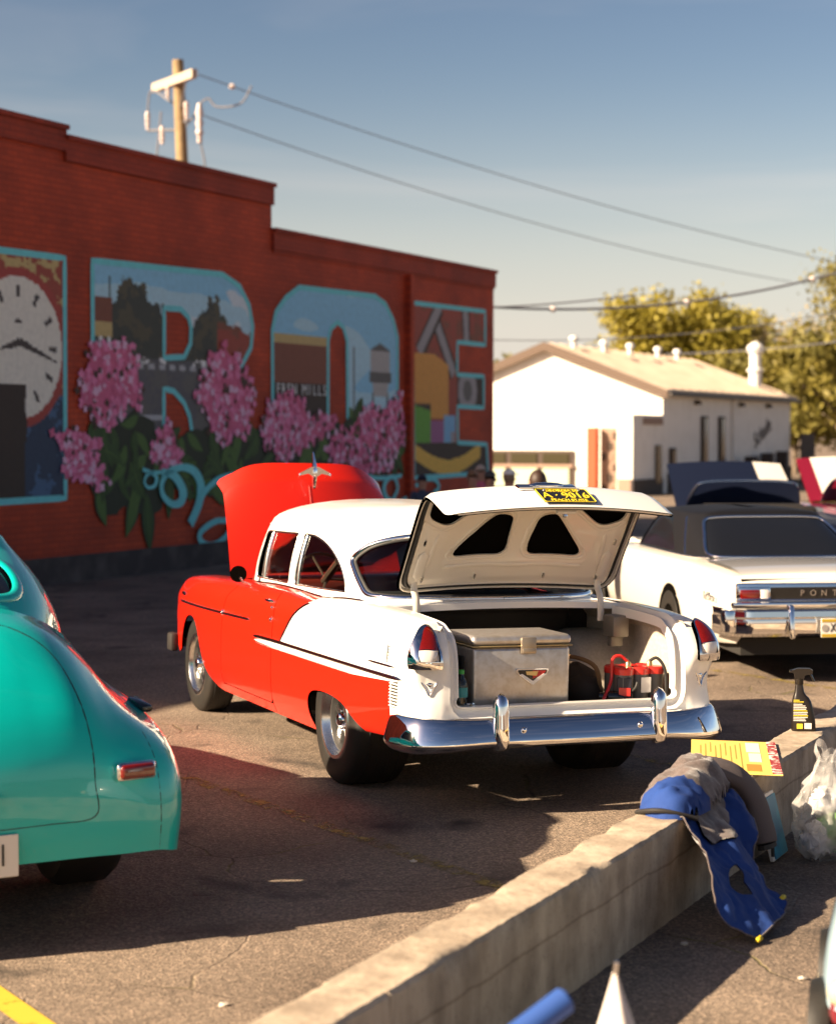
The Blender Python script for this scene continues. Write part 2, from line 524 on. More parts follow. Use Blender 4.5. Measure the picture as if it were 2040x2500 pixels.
# ------------------------------------------------------------------ ground
def asphalt_mat():
    m = bpy.data.materials.new('worn_asphalt'); m.use_nodes = True
    nt = m.node_tree; N = nt.nodes.new; Lk = nt.links.new; b = nt.nodes['Principled BSDF']
    t = N('ShaderNodeTexCoord')
    def noise(sc, det, dist=0.0):
        n = N('ShaderNodeTexNoise'); n.inputs['Scale'].default_value = sc; n.inputs['Detail'].default_value = det; n.inputs['Distortion'].default_value = dist
        Lk(t.outputs['Object'], n.inputs['Vector']); return n
    def ramp(src, stops):
        r = N('ShaderNodeValToRGB'); e = r.color_ramp.elements
        while len(e) < len(stops): e.new(0.5)
        for k, (p, c) in enumerate(stops): e[k].position = p; e[k].color = (*c, 1)
        Lk(src, r.inputs['Fac']); return r
    def mix(a, bb, fac, mode='MIX'):
        x = N('ShaderNodeMix'); x.data_type = 'RGBA'; x.blend_type = mode
        if isinstance(fac, float): x.inputs[0].default_value = fac
        else: Lk(fac, x.inputs[0])
        Lk(a, x.inputs[6])
        if isinstance(bb, tuple): x.inputs[7].default_value = (*bb, 1)
        else: Lk(bb, x.inputs[7])
        return x.outputs[2]
    big = ramp(noise(0.9, 4, .5).outputs['Fac'], [(0.32, (.142, .110, .086)), (0.52, (.205, .160, .125)), (0.72, (.270, .212, .165))])
    v = N('ShaderNodeTexVoronoi'); v.inputs['Scale'].default_value = 85; Lk(t.outputs['Object'], v.inputs['Vector'])
    v2 = N('ShaderNodeTexVoronoi'); v2.inputs['Scale'].default_value = 190; Lk(t.outputs['Object'], v2.inputs['Vector'])
    ag = ramp(v.outputs['Color'], [(0.1, (.35, .35, .36)), (0.55, (.95, .93, .9)), (0.96, (2.0, 1.9, 1.8))])
    ag2 = ramp(v2.outputs['Color'], [(0.1, (.55, .55, .55)), (0.6, (1, 1, 1)), (0.97, (1.9, 1.85, 1.75))])
    c = mix(big.outputs['Color'], ag.outputs['Color'], .55, 'MULTIPLY'); c = mix(c, ag2.outputs['Color'], .55, 'MULTIPLY')
    # oil stains
    st = ramp(noise(1.7, 3, .4).outputs['Fac'], [(0.60, (0, 0, 0)), (0.74, (1, 1, 1))])
    c = mix(c, (.05, .042, .037), st.outputs['Color'])
    # cracks with moss
    nn = noise(1.3, 4, 0); wv = N('ShaderNodeVectorMath'); wv.operation = 'MULTIPLY_ADD'; wv.inputs[1].default_value = (.55, .55, .0)
    Lk(nn.outputs['Color'], wv.inputs[0]); Lk(t.outputs['Object'], wv.inputs[2])
    cr = N('ShaderNodeTexVoronoi'); cr.feature = 'DISTANCE_TO_EDGE'; cr.inputs['Scale'].default_value = 1.05; Lk(wv.outputs[0], cr.inputs['Vector'])
    ck = ramp(cr.outputs['Distance'], [(0.0, (1, 1, 1)), (0.004, (.8, .8, .8)), (0.010, (0, 0, 0))])
    gate = ramp(noise(.8, 2).outputs['Fac'], [(0.52, (0, 0, 0)), (0.64, (.8, .8, .8))])
    cm = mix(ck.outputs['Color'], gate.outputs['Color'], 1.0, 'MULTIPLY')
    moss = ramp(noise(2.1, 3).outputs['Fac'], [(0.45, (.045, .036, .03)), (0.62, (.13, .12, .02))])
    c = mix(c, moss.outputs['Color'], cm)
    Lk(c, b.inputs['Base Color'])
    b.inputs['Roughness'].default_value = .88; b.inputs['Specular IOR Level'].default_value = .25
    bp = N('ShaderNodeBump'); bp.inputs['Strength'].default_value = .55; bp.inputs['Distance'].default_value = .005
    ad = N('ShaderNodeMath'); ad.operation = 'MULTIPLY_ADD'; ad.inputs[1].default_value = -1.2
    Lk(ck.outputs['Color'], ad.inputs[0]); Lk(v.outputs['Distance'], ad.inputs[2]); Lk(ad.outputs[0], bp.inputs['Height']); Lk(bp.outputs['Normal'], b.inputs['Normal'])
    return m
M['asphalt'] = asphalt_mat()
g = mk('parking_lot', [(-1500, -1500, 0), (1500, -1500, 0), (1500, 1500, 0), (-1500, 1500, 0)], [(0, 1, 2, 3)], M['asphalt'])
tag(g, kind='structure')

def worn_paint(name, col, lo, hi):
    m = mat(name, col, .8); nt = m.node_tree; b = nt.nodes['Principled BSDF']
    n = nt.nodes.new('ShaderNodeTexNoise'); n.inputs['Scale'].default_value = 9; n.inputs['Detail'].default_value = 8; n.inputs['Roughness'].default_value = .75
    r = nt.nodes.new('ShaderNodeValToRGB'); r.color_ramp.elements[0].position = lo; r.color_ramp.elements[1].position = hi
    t = nt.nodes.new('ShaderNodeTexCoord'); nt.links.new(t.outputs['Object'], n.inputs['Vector']); nt.links.new(n.outputs['Fac'], r.inputs['Fac']); nt.links.new(r.outputs['Color'], b.inputs['Alpha'])
    return m
M['line_worn'] = worn_paint('worn_yellow_paint', (.27, .20, .045), .46, .62)
M['line_fresh'] = worn_paint('yellow_paint', (.62, .40, .03), .30, .42)
_az = radians(-33)
_ld = Vector((sin(_az), cos(_az), 0)); _lp = Vector((cos(_az), -sin(_az), 0))
for (cx, cy, l0, l1, m_) in ((-.6, 9.37, -1.9, 2.6, 'line_worn'), (1.45, 10.86, -1.4, 2.6, 'line_worn'), (-1.40, 6.30, -1.3, 1.2, 'line_fresh'), (3.7, 13.2, -1.8, 2.4, 'line_worn')):
    c = Vector((cx, cy, .004))
    pts = [c + _ld * l0 - _lp * .05, c + _ld * l0 + _lp * .05, c + _ld * l1 + _lp * .05, c + _ld * l1 - _lp * .05]
    o = mk('parking_line', pts, [(0, 1, 2, 3)], M[m_]); tag(o, kind='structure')

# ------------------------------------------------------------------ low concrete wall
GA = radians(25.9)                                      # street grid azimuth
GU = Vector((sin(GA), cos(GA), 0)); GN = Vector((cos(GA), -sin(GA), 0)); GROT = radians(90 - 25.9)
M['concrete'] = mat('weathered_concrete', (.50, .41, .31), .9, noise=(7, (.33, .265, .20), .45, .70, 10), bump=(30, .7, .006))
def concrete_mat():
    m = M['concrete']; nt = m.node_tree; b = nt.nodes['Principled BSDF']
    base = b.inputs['Base Color'].links[0].from_socket
    t = nt.nodes.new('ShaderNodeTexCoord'); mp2 = nt.nodes.new('ShaderNodeMapping'); mp2.inputs['Scale'].default_value = (3.6, 3.6, .8)
    n = nt.nodes.new('ShaderNodeTexNoise'); n.inputs['Scale'].default_value = 1.6; n.inputs['Detail'].default_value = 9; n.inputs['Roughness'].default_value = .7
    r = nt.nodes.new('ShaderNodeValToRGB'); r.color_ramp.elements[0].position = .40; r.color_ramp.elements[0].color = (.40, .36, .32, 1); r.color_ramp.elements[1].position = .62; r.color_ramp.elements[1].color = (1, 1, 1, 1)
    x = nt.nodes.new('ShaderNodeMix'); x.data_type = 'RGBA'; x.blend_type = 'MULTIPLY'; x.inputs[0].default_value = .55
    nt.links.new(t.outputs['Object'], mp2.inputs['Vector']); nt.links.new(mp2.outputs['Vector'], n.inputs['Vector']); nt.links.new(n.outputs['Fac'], r.inputs['Fac'])
    nt.links.new(base, x.inputs[6]); nt.links.new(r.outputs['Color'], x.inputs[7]); nt.links.new(x.outputs[2], b.inputs['Base Color'])
concrete_mat()
def concrete_pores():
    m = M['concrete']; nt = m.node_tree; b = nt.nodes['Principled BSDF']; N = nt.nodes.new; Lk = nt.links.new
    t = N('ShaderNodeTexCoord'); v = N('ShaderNodeTexVoronoi'); v.inputs['Scale'].default_value = 38; Lk(t.outputs['Object'], v.inputs['Vector'])
    r = N('ShaderNodeValToRGB'); r.color_ramp.elements[0].position = .06; r.color_ramp.elements[0].color = (.45, .42, .4, 1); r.color_ramp.elements[1].position = .2; r.color_ramp.elements[1].color = (1, 1, 1, 1); Lk(v.outputs['Distance'], r.inputs['Fac'])
    # board lines left by the formwork and hairline cracks
    s3 = N('ShaderNodeSeparateXYZ'); Lk(t.outputs['Object'], s3.inputs[0]); nz_ = N('ShaderNodeTexNoise'); nz_.inputs['Scale'].default_value = 3; nz_.inputs['Detail'].default_value = 6; Lk(t.outputs['Object'], nz_.inputs['Vector'])
    ad = N('ShaderNodeMath'); ad.operation = 'MULTIPLY_ADD'; ad.inputs[1].default_value = .05; Lk(nz_.outputs['Fac'], ad.inputs[0]); Lk(s3.outputs['Z'], ad.inputs[2])
    sb = N('ShaderNodeMath'); sb.operation = 'SUBTRACT'; sb.inputs[1].default_value = .262; Lk(ad.outputs[0], sb.inputs[0]); ab = N('ShaderNodeMath'); ab.operation = 'ABSOLUTE'; Lk(sb.outputs[0], ab.inputs[0])
    r2 = N('ShaderNodeValToRGB'); r2.color_ramp.elements[0].position = .0; r2.color_ramp.elements[0].color = (.5, .46, .42, 1); r2.color_ramp.elements[1].position = .008; r2.color_ramp.elements[1].color = (1, 1, 1, 1); Lk(ab.outputs[0], r2.inputs['Fac'])
    base = b.inputs['Base Color'].links[0].from_socket
    for rr, f in ((r, .75), (r2, .8)):
        x = N('ShaderNodeMix'); x.data_type = 'RGBA'; x.blend_type = 'MULTIPLY'; x.inputs[0].default_value = f; Lk(base, x.inputs[6]); Lk(rr.outputs['Color'], x.inputs[7]); base = x.outputs[2]
    Lk(base, b.inputs['Base Color'])
concrete_pores()
CW = empty('concrete_wall', (-.43 + .11 * GN.x, 4.93 + .11 * GN.y, 0), GROT, 'low weathered concrete wall running across the lot in the right foreground', 'wall')
def wall_segment(t0, t1, seed):
    rg = np.random.default_rng(seed)
    H, T = .376, .22
    prof = []                       # closed section loop with chipped edges
    base = [(-T / 2, 0)] + [(-T / 2, H * k / 5) for k in range(1, 5)] + [(-T / 2, H - .012), (-T / 2 + .012, H)] + [(-T / 2 + T * k / 6, H) for k in range(1, 6)] + [(T / 2 - .012, H), (T / 2, H - .014)] + [(T / 2, H * k / 5) for k in range(4, 0, -1)] + [(T / 2, 0)]
    n = int((t1 - t0) / .035)
    ring = []
    ch = np.zeros(n + 1); ch2 = np.zeros(n + 1)
    for arr in (ch, ch2):
        for _ in range(int(n * .11)):
            c = rg.integers(0, n + 1); w_ = rg.integers(1, 5); a = rg.random() ** 2.5 * .026
            for k in range(-w_, w_ + 1):
                if 0 <= c + k <= n: arr[c + k] = max(arr[c + k], a * (1 - abs(k) / (w_ + 1)))
    for i in range(n + 1):
        x = t0 + (t1 - t0) * i / n
        row = []
        for (y, z) in base:
            jy = rg.normal(0, .0012); jz = rg.normal(0, .0022) if 0 < z < H else rg.normal(0, .0008) * (z > 0)
            yy, zz = y + jy, max(0, z + jz)
            e = None
            if z > H - .02 and abs(y) > T / 2 - .02:
                c = ch[i] if y > 0 else ch2[i]
                yy -= np.sign(y) * c * .8; zz -= c * .55
            row.append((x, -yy, zz))
        ring.append(row)
    mb = MB(); mb.grid(np.array(ring)); k = len(base)
    mb.f.append(tuple(range(k))); mb.m.append(0); mb.f.append(tuple(n * k + j for j in range(k))[::-1]); mb.m.append(0)
    mb.build('wall_section', M['concrete'], CW, smooth=35)
for k, (a, b_) in enumerate(((-2.4, .35), (.356, 3.02), (3.026, 5.9), (5.906, 9.2))): wall_segment(a, b_, 11 + k)
# ------------------------------------------------------------------ brick building with the mural
def brick_mat(name, c1, c2, cm):
    m = bpy.data.materials.new(name); m.use_nodes = True; nt = m.node_tree; b = nt.nodes['Principled BSDF']; N = nt.nodes.new; Lk = nt.links.new
    t = N('ShaderNodeTexCoord'); mp_ = N('ShaderNodeMapping'); mp_.inputs['Rotation'].default_value = (radians(90), 0, 0)
    br = N('ShaderNodeTexBrick'); br.inputs['Scale'].default_value = 1; br.inputs['Brick Width'].default_value = .22; br.inputs['Row Height'].default_value = .075; br.inputs['Mortar Size'].default_value = .008; br.inputs['Mortar Smooth'].default_value = .3
    br.inputs['Color1'].default_value = (*c1, 1); br.inputs['Color2'].default_value = (*c2, 1); br.inputs['Mortar'].default_value = (*cm, 1)
    Lk(t.outputs['Object'], mp_.inputs['Vector']); Lk(mp_.outputs['Vector'], br.inputs['Vector'])
    n = N('ShaderNodeTexNoise'); n.inputs['Scale'].default_value = 1.1; n.inputs['Detail'].default_value = 7; Lk(t.outputs['Object'], n.inputs['Vector'])
    r = N('ShaderNodeValToRGB'); r.color_ramp.elements[0].position = .3; r.color_ramp.elements[0].color = (.62, .56, .55, 1); r.color_ramp.elements[1].position = .7; r.color_ramp.elements[1].color = (1.1, 1.06, 1.05, 1); Lk(n.outputs['Fac'], r.inputs['Fac'])
    x = N('ShaderNodeMix'); x.data_type = 'RGBA'; x.blend_type = 'MULTIPLY'; x.inputs[0].default_value = 1; Lk(br.outputs['Color'], x.inputs[6]); Lk(r.outputs['Color'], x.inputs[7]); Lk(x.outputs[2], b.inputs['Base Color'])
    bp = N('ShaderNodeBump'); bp.inputs['Strength'].default_value = .7; bp.inputs['Distance'].default_value = .008; bp.invert = True; Lk(br.outputs['Fac'], bp.inputs['Height']); Lk(bp.outputs['Normal'], b.inputs['Normal'])
    b.inputs['Roughness'].default_value = .75
    return m
M['brick'] = brick_mat('painted_brick', (.56, .066, .016), (.45, .052, .013), (.38, .044, .013))
M['brick_cap'] = brick_mat('painted_brick_cap', (.42, .048, .014), (.35, .040, .012), (.27, .032, .011))
M['found'] = mat('foundation_concrete', (.055, .045, .045), .9, noise=(3, (.10, .085, .08), .45, .7, 7))
MBD = empty('brick_building', (-4.69, 23.9, 0), GROT, 'long red painted brick building with a flower and letter mural', 'building')
secs = ((-30.0, -8.0, 6.1), (-8.0, .385, 5.82), (.385, 5.62, 5.70), (5.62, 14.08, 5.03))
for a, b_, h in secs:
    mb = MB(); mb.box(((a + b_) / 2, 6.0, h / 2 - .15), (b_ - a, 12.0, h - .3)); mb.build('wall', M['brick'], MBD)
    mb = MB(); mb.box(((a + b_) / 2, 6.0, h - .16), (b_ - a + .012, 12.10, .28)); mb.box(((a + b_) / 2, 6.0, h), (b_ - a + .03, 12.18, .06)); mb.build('parapet_cap', M['brick_cap'], MBD)
mb = MB(); mb.box((-7.95, 6.0, .17), (44.2, 12.12, .34)); mb.build('foundation', M['found'], MBD)
mb = MB(); mb.box((10.30, -.05, 2.55), (.14, .12, 4.3)); mb.build('pilaster', M['brick'], MBD)
for zz in (4.72,):
    mb = MB(); mb.box((-7.95 if zz < 1 else 9.85, -.012, zz), (44.1 if zz < 1 else 8.4, .03, .07)); mb.build('brick_band', M['brick_cap'], MBD)

# mural paint colours
def mp_(n, c):
    c = tuple(min(.85, q * 1.4) for q in c); return mat('mural_' + n, c, .7, noise=(14, tuple(q * .88 for q in c), .4, .7))
MU = {k: mp_(k, c) for k, c in dict(cyan=(.13, .48, .52), sky=(.21, .44, .60), sky2=(.34, .52, .62), cloud=(.50, .56, .60), tree=(.042, .045, .036), road=(.085, .082, .09), roadline=(.34, .34, .36),
      brownb=(.17, .055, .032), redb=(.26, .05, .032), tan=(.42, .31, .13), face=(.66, .57, .50), ring=(.30, .045, .035), ink=(.05, .038, .035), dkblue=(.025, .04, .075), blue=(.05, .10, .19), dkbrown=(.035, .022, .016),
      grey=(.33, .31, .30), dgrey=(.10, .095, .09), orange=(.52, .24, .05), green=(.10, .27, .035), purple=(.25, .09, .20), lblue=(.16, .34, .52), yellow=(.60, .36, .06), white=(.65, .62, .60), dark=(.06, .03, .022),
      pink1=(.70, .17, .32), pink2=(.50, .10, .20), pink3=(.85, .36, .50), leaf1=(.030, .062, .014), leaf2=(.06, .115, .024), leaf3=(.016, .022, .010), olive=(.075, .065, .04), steel=(.26, .24, .25)).items()}
def wallpoly(name, loops, cols, classify, parent, y, step=.07):
    uv, tri, L = fill2d(loops, step)
    V = [(a, y, b) for a, b in uv]; c = uv[tri].mean(1)
    fm = [classify(a, b) for a, b in c]
    # face outward (-y)
    o = mk(name, V, tri, [MU[k] for k in cols], parent, fm=fm)
    return o
def ribbon(mb, pts, w, y, m=0, closed=False):
    P = np.array(pts, float)
    if closed: P = np.vstack([P, P[:1]])
    T = np.gradient(P, axis=0)
    if closed: T[0] = T[-1] = P[1] - P[-2]
    T /= np.linalg.norm(T, axis=1, keepdims=True) + 1e-9
    Nn = np.stack([-T[:, 1], T[:, 0]], 1); ww = np.array(w) if not np.isscalar(w) else np.full(len(P), w)
    a = P + Nn * ww[:, None] / 2; b = P - Nn * ww[:, None] / 2; n = len(P)
    vs = [(q[0], y, q[1]) for q in a] + [(q[0], y, q[1]) for q in b]
    mb.add(vs, [(i, i + 1, n + i + 1, n + i) for i in range(n - 1)], m)
def outline(parent, loop, w=.085, y=-.014):
    P = densify(loop, .12); mb = MB(); ribbon(mb, P, w, y, closed=True)
    mb.build('letter_outline', MU['cyan'], parent, smooth=False)
from mathutils import noise as mnoise
def wob(a, b, s=1.0): return 1.3 * mnoise.noise((a * 3.1 * s, b * 3.1, 1.7)) + .8 * mnoise.noise((a * 8.0 * s, b * 8.0, 4.2)) + .45 * mnoise.noise((a * 19 * s, b * 19, 9.0))

L1 = [(-2.4, 4.14), (0.37, 4.16), (0.35, 1.09), (-2.4, 1.07)]
def cl_clock(a, b):
    r = sqrt(((a + .58) / .92) ** 2 + ((b - 2.98) / .92) ** 2) / .96
    if b < 2.52 and a < -.45 + .03 * wob(a, b): return 4
    ang = atan2(b - 2.98, a + .58)
    if r < 1:
        for h, l, w_ in ((-.30, .80, .045), (pi + .25, .42, .05)):
            d = (a + .55) * cos(h) + (b - 3.05) * sin(h); e = abs(-(a + .55) * sin(h) + (b - 3.05) * cos(h))
            if 0 < d < l and e < w_ * (1.2 - d / l): return 2
        if .70 < r < .88 and abs(((ang / (pi / 6)) + .5) % 1 - .5) < .09: return 2
        if r < .4 and .3 < b - 2.98 < .62 and abs(a + .58) < .07: return 2
        return 0
    if r < 1.13: return 1
    if b < 2.4: return 3 if wob(a, b) < .25 else 6
    return 5 if wob(a, b, .7) > -.2 else 7
l1 = wallpoly('painted_letter', [L1], ['face', 'ring', 'ink', 'dkblue', 'dkbrown', 'redb', 'blue', 'tan'], cl_clock, MBD, -.010, .036)
outline(l1, L1)
RR = [(0.97, 4.18), (4.18, 4.24), (4.66, 4.1), (4.93, 3.83), (5.03, 3.53), (4.98, 3.21), (4.7, 2.92), (4.41, 2.76), (4.4, 2.37), (4.69, 1.76), (3.32, 1.77), (3.34, 1.94), (3.28, 2.16), (3.14, 2.35), (2.88, 2.51), (2.63, 2.54), (2.62, 1.77), (0.96, 1.78)]
RH = [(2.65, 3.66), (3.07, 3.67), (3.27, 3.56), (3.33, 3.42), (3.31, 3.19), (3.15, 3.0), (2.64, 2.97)]
def cl_R(a, b):
    w_ = wob(a, b)
    if b < 2.95 + .02 * w_:                                   # street
        if 2.80 < b < 2.88 and 1.9 < a < 4.0 and sin(a * 24 + 3 * b) > -.2: return 6
        if b < 2.25 and abs(b - 2.14) < .03 and 2.0 < a < 2.6: return 6
        if b < 2.25 and abs(b - 1.95) < .025 and 2.0 < a < 2.9: return 6
        if b > 2.88 and w_ > .35: return 8
        return 10 if w_ > .1 else 5
    crown = lambda c, h, k: h - k * abs(a - c) ** 1.3 + .16 * w_
    tr = max(crown(1.92, 3.98, .62), crown(2.35, 3.72, .7), crown(1.6, 3.66, .8), crown(2.62, 3.48, .8)) if a < 2.95 else max(crown(3.86, 3.80, .75), crown(4.15, 3.6, .9), crown(3.55, 3.45, .9))
    if a < 1.42:
        if b > 3.40 and b < 3.72: return 4
        if 3.28 < b <= 3.40: return 7
        if b <= 3.28: return (8 if sin(a * 34 + b * 6) > .1 else 3) if b < 3.2 else 7
        if abs(a - 1.36) < .018 and b < 4.0: return 3
    if a > 4.05 and b < 3.50 - .22 * max(0, a - 4.4) + (.05 if sin(a * 14) > 0 else 0): return 9 if (w_ > -.35 and b < 3.44) else 4
    if b < tr: return 11 if w_ > .30 else 3
    c_ = mnoise.noise((a * .9, b * 3.2, .5)) + .4 * mnoise.noise((a * 2.6, b * 7, 2.5))
    return 2 if c_ > .22 else (1 if b > 3.85 - .15 * c_ else 0)
l2 = wallpoly('painted_letter', [RR, RH], ['sky2', 'sky', 'cloud', 'tree', 'brownb', 'road', 'roadline', 'tan', 'white', 'redb', 'dgrey', 'olive'], cl_R, MBD, -.010, .036)
outline(l2, RR); outline(l2, RH)
OO = [(5.62, 1.65), (5.61, 3.5), (5.72, 3.78), (6.03, 4.02), (6.45, 4.21), (9.04, 4.24), (9.44, 4.13), (9.73, 3.88), (9.9, 3.58), (9.9, 1.61), (8.06, 1.63), (8.04, 3.45), (7.91, 3.66), (7.71, 3.73), (7.49, 3.62), (7.39, 3.42), (7.38, 1.64)]
def cl_O(a, b):
    if a < 7.5:
        if 3.32 < b < 3.46: return 6
        if b < 3.32:
            if 2.50 < b < 2.70: return 3
            return 2 if b > 2.5 else 3
    if a > 8.0:
        c = 9.25
        if abs(a - c) < .36 and 2.95 < b < 3.32: return 5
        if b >= 3.32 and b < 3.46 - abs(a - c) * .35 and abs(a - c) < .42: return 7
        if abs(a - c) < .40 and 2.78 < b < 2.95: return 7
        if abs(a - c) < .30 - (2.78 - b) * .2 and 2.55 < b < 2.78: return 5
        if b < 2.62 and abs(abs(a - c) - .27) < .04: return 7
        if abs(a - 8.28) < .03 and b < 3.35: return 7
        if b < 2.3 + .12 * wob(a * 2, b): return 3 if a > 8.7 else 8
    return 1 if mnoise.noise((a * .8, b * 2.0, 3.0)) - (b - 3.2) * .5 > .0 else 0
l3 = wallpoly('painted_letter', [OO], ['sky', 'sky2', 'brownb', 'dkbrown', 'white', 'grey', 'tan', 'dgrey', 'leaf2'], cl_O, MBD, -.010, .036)
outline(l3, OO)
EE = [(10.5, 4.22), (13.65, 4.25), (13.66, 3.61), (12.38, 3.61), (12.38, 3.01), (13.59, 3.01), (13.59, 2.41), (12.39, 2.42), (12.41, 1.75), (13.73, 1.71), (13.81, 1.16), (10.56, 1.13)]
def cl_E(a, b):
    if b < 1.75:
        f = 1.62 - .30 * cos((a - 12.0) * 1.1) 
        if a < 13.45 and f - .16 < b < f + .12: return 7
        return 8
    if 12.38 < a and 2.40 < b < 3.02:
        r = sqrt((a - 12.85) ** 2 + (b - 2.72) ** 2); return 9 if r < .2 else (3 if r < .42 else 8)
    if a < 11.25 and b < 2.45: return 4 if b < 2.42 - .15 * (a - 10.6) else 8
    if 11.25 <= a < 11.8 and b < 2.15: return 5
    if 11.8 <= a < 12.3 and b < 2.25: return 6 if b > 1.95 or a < 12.1 else 3
    if a < 12.0 and 2.2 < b < 3.35 - .3 * max(0, a - 11.4): return 2
    for x0, z0, x1, z1 in ((11.6, 4.2, 10.8, 3.4), (11.5, 3.9, 12.2, 3.05), (12.75, 4.2, 12.8, 3.65)):
        L = sqrt((x1 - x0) ** 2 + (z1 - z0) ** 2); t = ((a - x0) * (x1 - x0) + (b - z0) * (z1 - z0)) / L / L
        d = abs((a - x0) * (z1 - z0) - (b - z0) * (x1 - x0)) / L
        if -.05 < t < 1.05 and d < .11: return 3
        if -.05 < t < 1.05 and d < .18: return 8
    return 0 if wob(a, b) > -.3 else 1
l4 = wallpoly('painted_letter', [EE], ['redb', 'brownb', 'orange', 'steel', 'green', 'purple', 'lblue', 'yellow', 'dkbrown', 'dgrey'], cl_E, MBD, -.010, .04)
outline(l4, EE)
# cursive lettering
def script(pts, w0, w1, y=-.040):
    P = catmull(pts, 8); n = len(P); T = np.gradient(P, axis=0)
    ww = w0 + (w1 - w0) * np.clip(-T[:, 1] / (np.abs(T).sum(1) + 1e-6), 0, 1)
    mb = MB(); ribbon(mb, P, ww, y); mb.build('painted_script', MU['cyan'], MBD, smooth=False)
script([(2.06, 1.43), (2.22, 1.39), (2.39, 1.32), (2.35, 1.2), (2.18, 1.18), (2.1, 1.27), (2.22, 1.37), (2.52, 1.38)], .05, .09)
script([(2.52, 1.38), (2.82, 1.33), (3.04, 1.13), (3.0, 0.96), (2.78, 0.93), (2.56, 1.05), (2.52, 1.22), (2.69, 1.38), (3.05, 1.44), (3.36, 1.37), (3.52, 1.17), (3.47, 0.92), (3.24, 0.63)], .10, .22, -.044)
script([(3.42, 0.80), (3.60, 1.06), (3.92, 1.23), (4.25, 1.29), (4.54, 1.3)], .10, .12, -.048)
script([(4.9, 0.75), (4.29, 0.65), (3.91, 0.64), (3.54, 0.52), (3.49, 0.4), (3.67, 0.31), (3.95, 0.32), (4.19, 0.41), (4.39, 0.56), (4.9, 0.70)], .09, .12, -.046)
script([(7.9, 1.16), (8.54, 1.21), (9.04, 1.16), (9.67, 1.16), (10.0, 1.19)], .07, .10)
script([(8.7, 1.15), (8.72, .9), (9.09, 0.77), (9.38, 0.71), (9.61, 0.76), (9.84, 0.96), (9.72, 1.15), (9.49, 1.15), (9.32, 1.0), (9.43, 0.81), (9.84, 0.72), (10.2, 0.79)], .08, .13, -.044)
script([(10.56, 0.99), (10.99, 1.09), (11.37, 1.08), (11.53, 0.94), (11.3, 0.84)], .08, .10)
# leaves and lilac blossom
rg = np.random.default_rng(5)
LV = [(1.78, 2.1), (1.37, 1.75), (2.1, 1.75), (1.68, 1.24), (3.92, 1.66), (3.41, 1.79), (4.94, 1.86), (1.16, 0.97), (1.8, 0.86), (2.22, 0.68), (1.21, 1.23), (2.44, 1.39), (3.09, 1.62), (4.45, 1.53), (6.88, 1.76), (8.38, 2.26), (7.08, 1.61), (5.06, 1.77), (9.78, 1.38), (7.95, 1.95),
      (1.5, 1.45), (2.0, 1.40), (1.9, 1.05), (2.75, 1.55), (3.3, 1.5), (3.7, 1.35), (4.7, 1.3), (5.3, 1.35), (4.1, 1.35), (6.6, 1.4), (5.9, 1.3), (7.6, 1.4), (9.9, 1.6)]
_bk = MB()
for poly in ([(.75, 1.75), (1.2, 1.9), (1.9, 2.25), (2.5, 1.95), (2.9, 1.7), (3.4, 2.0), (4.0, 1.95), (5.2, 2.0), (5.5, 1.7), (5.1, 1.25), (4.2, 1.15), (3.2, 1.2), (2.6, 1.0), (2.3, .75), (1.9, .9), (1.5, .8), (1.0, 1.0)],
             [(5.2, 1.85), (6.0, 1.7), (7.0, 1.95), (8.0, 2.15), (8.5, 2.35), (9.9, 1.9), (10.1, 1.5), (9.4, 1.15), (8.0, 1.1), (6.5, 1.25), (5.4, 1.3)]):
    pp = densify(poly, .12); pp = np.array([(q[0] + .10 * wob(q[0], q[1]), q[1] + .10 * wob(q[1], q[0] + 5)) for q in pp])
    _bk.add([(q[0], -.0165, q[1]) for q in pp], [tuple(range(len(pp)))])
_bk.build('painted_backing', MU['leaf3'], MBD, smooth=False)  # dark background colour of the mural behind the leaves
LV = LV + [(float(rg.uniform(.9, 5.4)), float(rg.uniform(1.0, 1.85))) for _ in range(34)] + [(float(rg.uniform(5.4, 10.0)), float(rg.uniform(1.2, 1.9))) for _ in range(22)]
for i, (a, b) in enumerate(LV):
    ang = rg.uniform(-1.3, 1.3) - pi / 2 if i not in (7, 8, 9) else -pi / 2 + (.25, -.35, .1)[i - 7]
    ln = rg.uniform(.38, .72) if i not in (7, 8, 9) else (.6, .75, .85)[i - 7]; wd = ln * rg.uniform(.17, .26); mb = MB()
    tt = np.linspace(0, 1, 9); wv_ = np.sin(pi * tt ** .8) * wd; bend = rg.uniform(-.12, .12) * ln
    for k, (sc_, m_, dy) in enumerate(((1.0, int(rg.integers(0, 2)) * 2, 0), (.72, int(rg.integers(0, 2)), .0015), (.06, 1, .003))):
        up = [(t - .5, w_ * sc_ + bend * sin(pi * t) / ln * ln) for t, w_ in zip(tt, wv_)]; dn_ = [(t - .5, -w_ * sc_ + bend * sin(pi * t)) for t, w_ in zip(tt, wv_)][::-1][1:-1]
        pts = [(a + x * ln * cos(ang) - y_ * sin(ang), -.018 - dy - .00006 * i, b + x * ln * sin(ang) + y_ * cos(ang)) for x, y_ in up + dn_]
        mb.add(pts, [tuple(range(len(pts)))], m_)
    mb.build('painted_leaf', [MU['leaf1'], MU['leaf2'], MU['leaf3']], MBD, smooth=False)
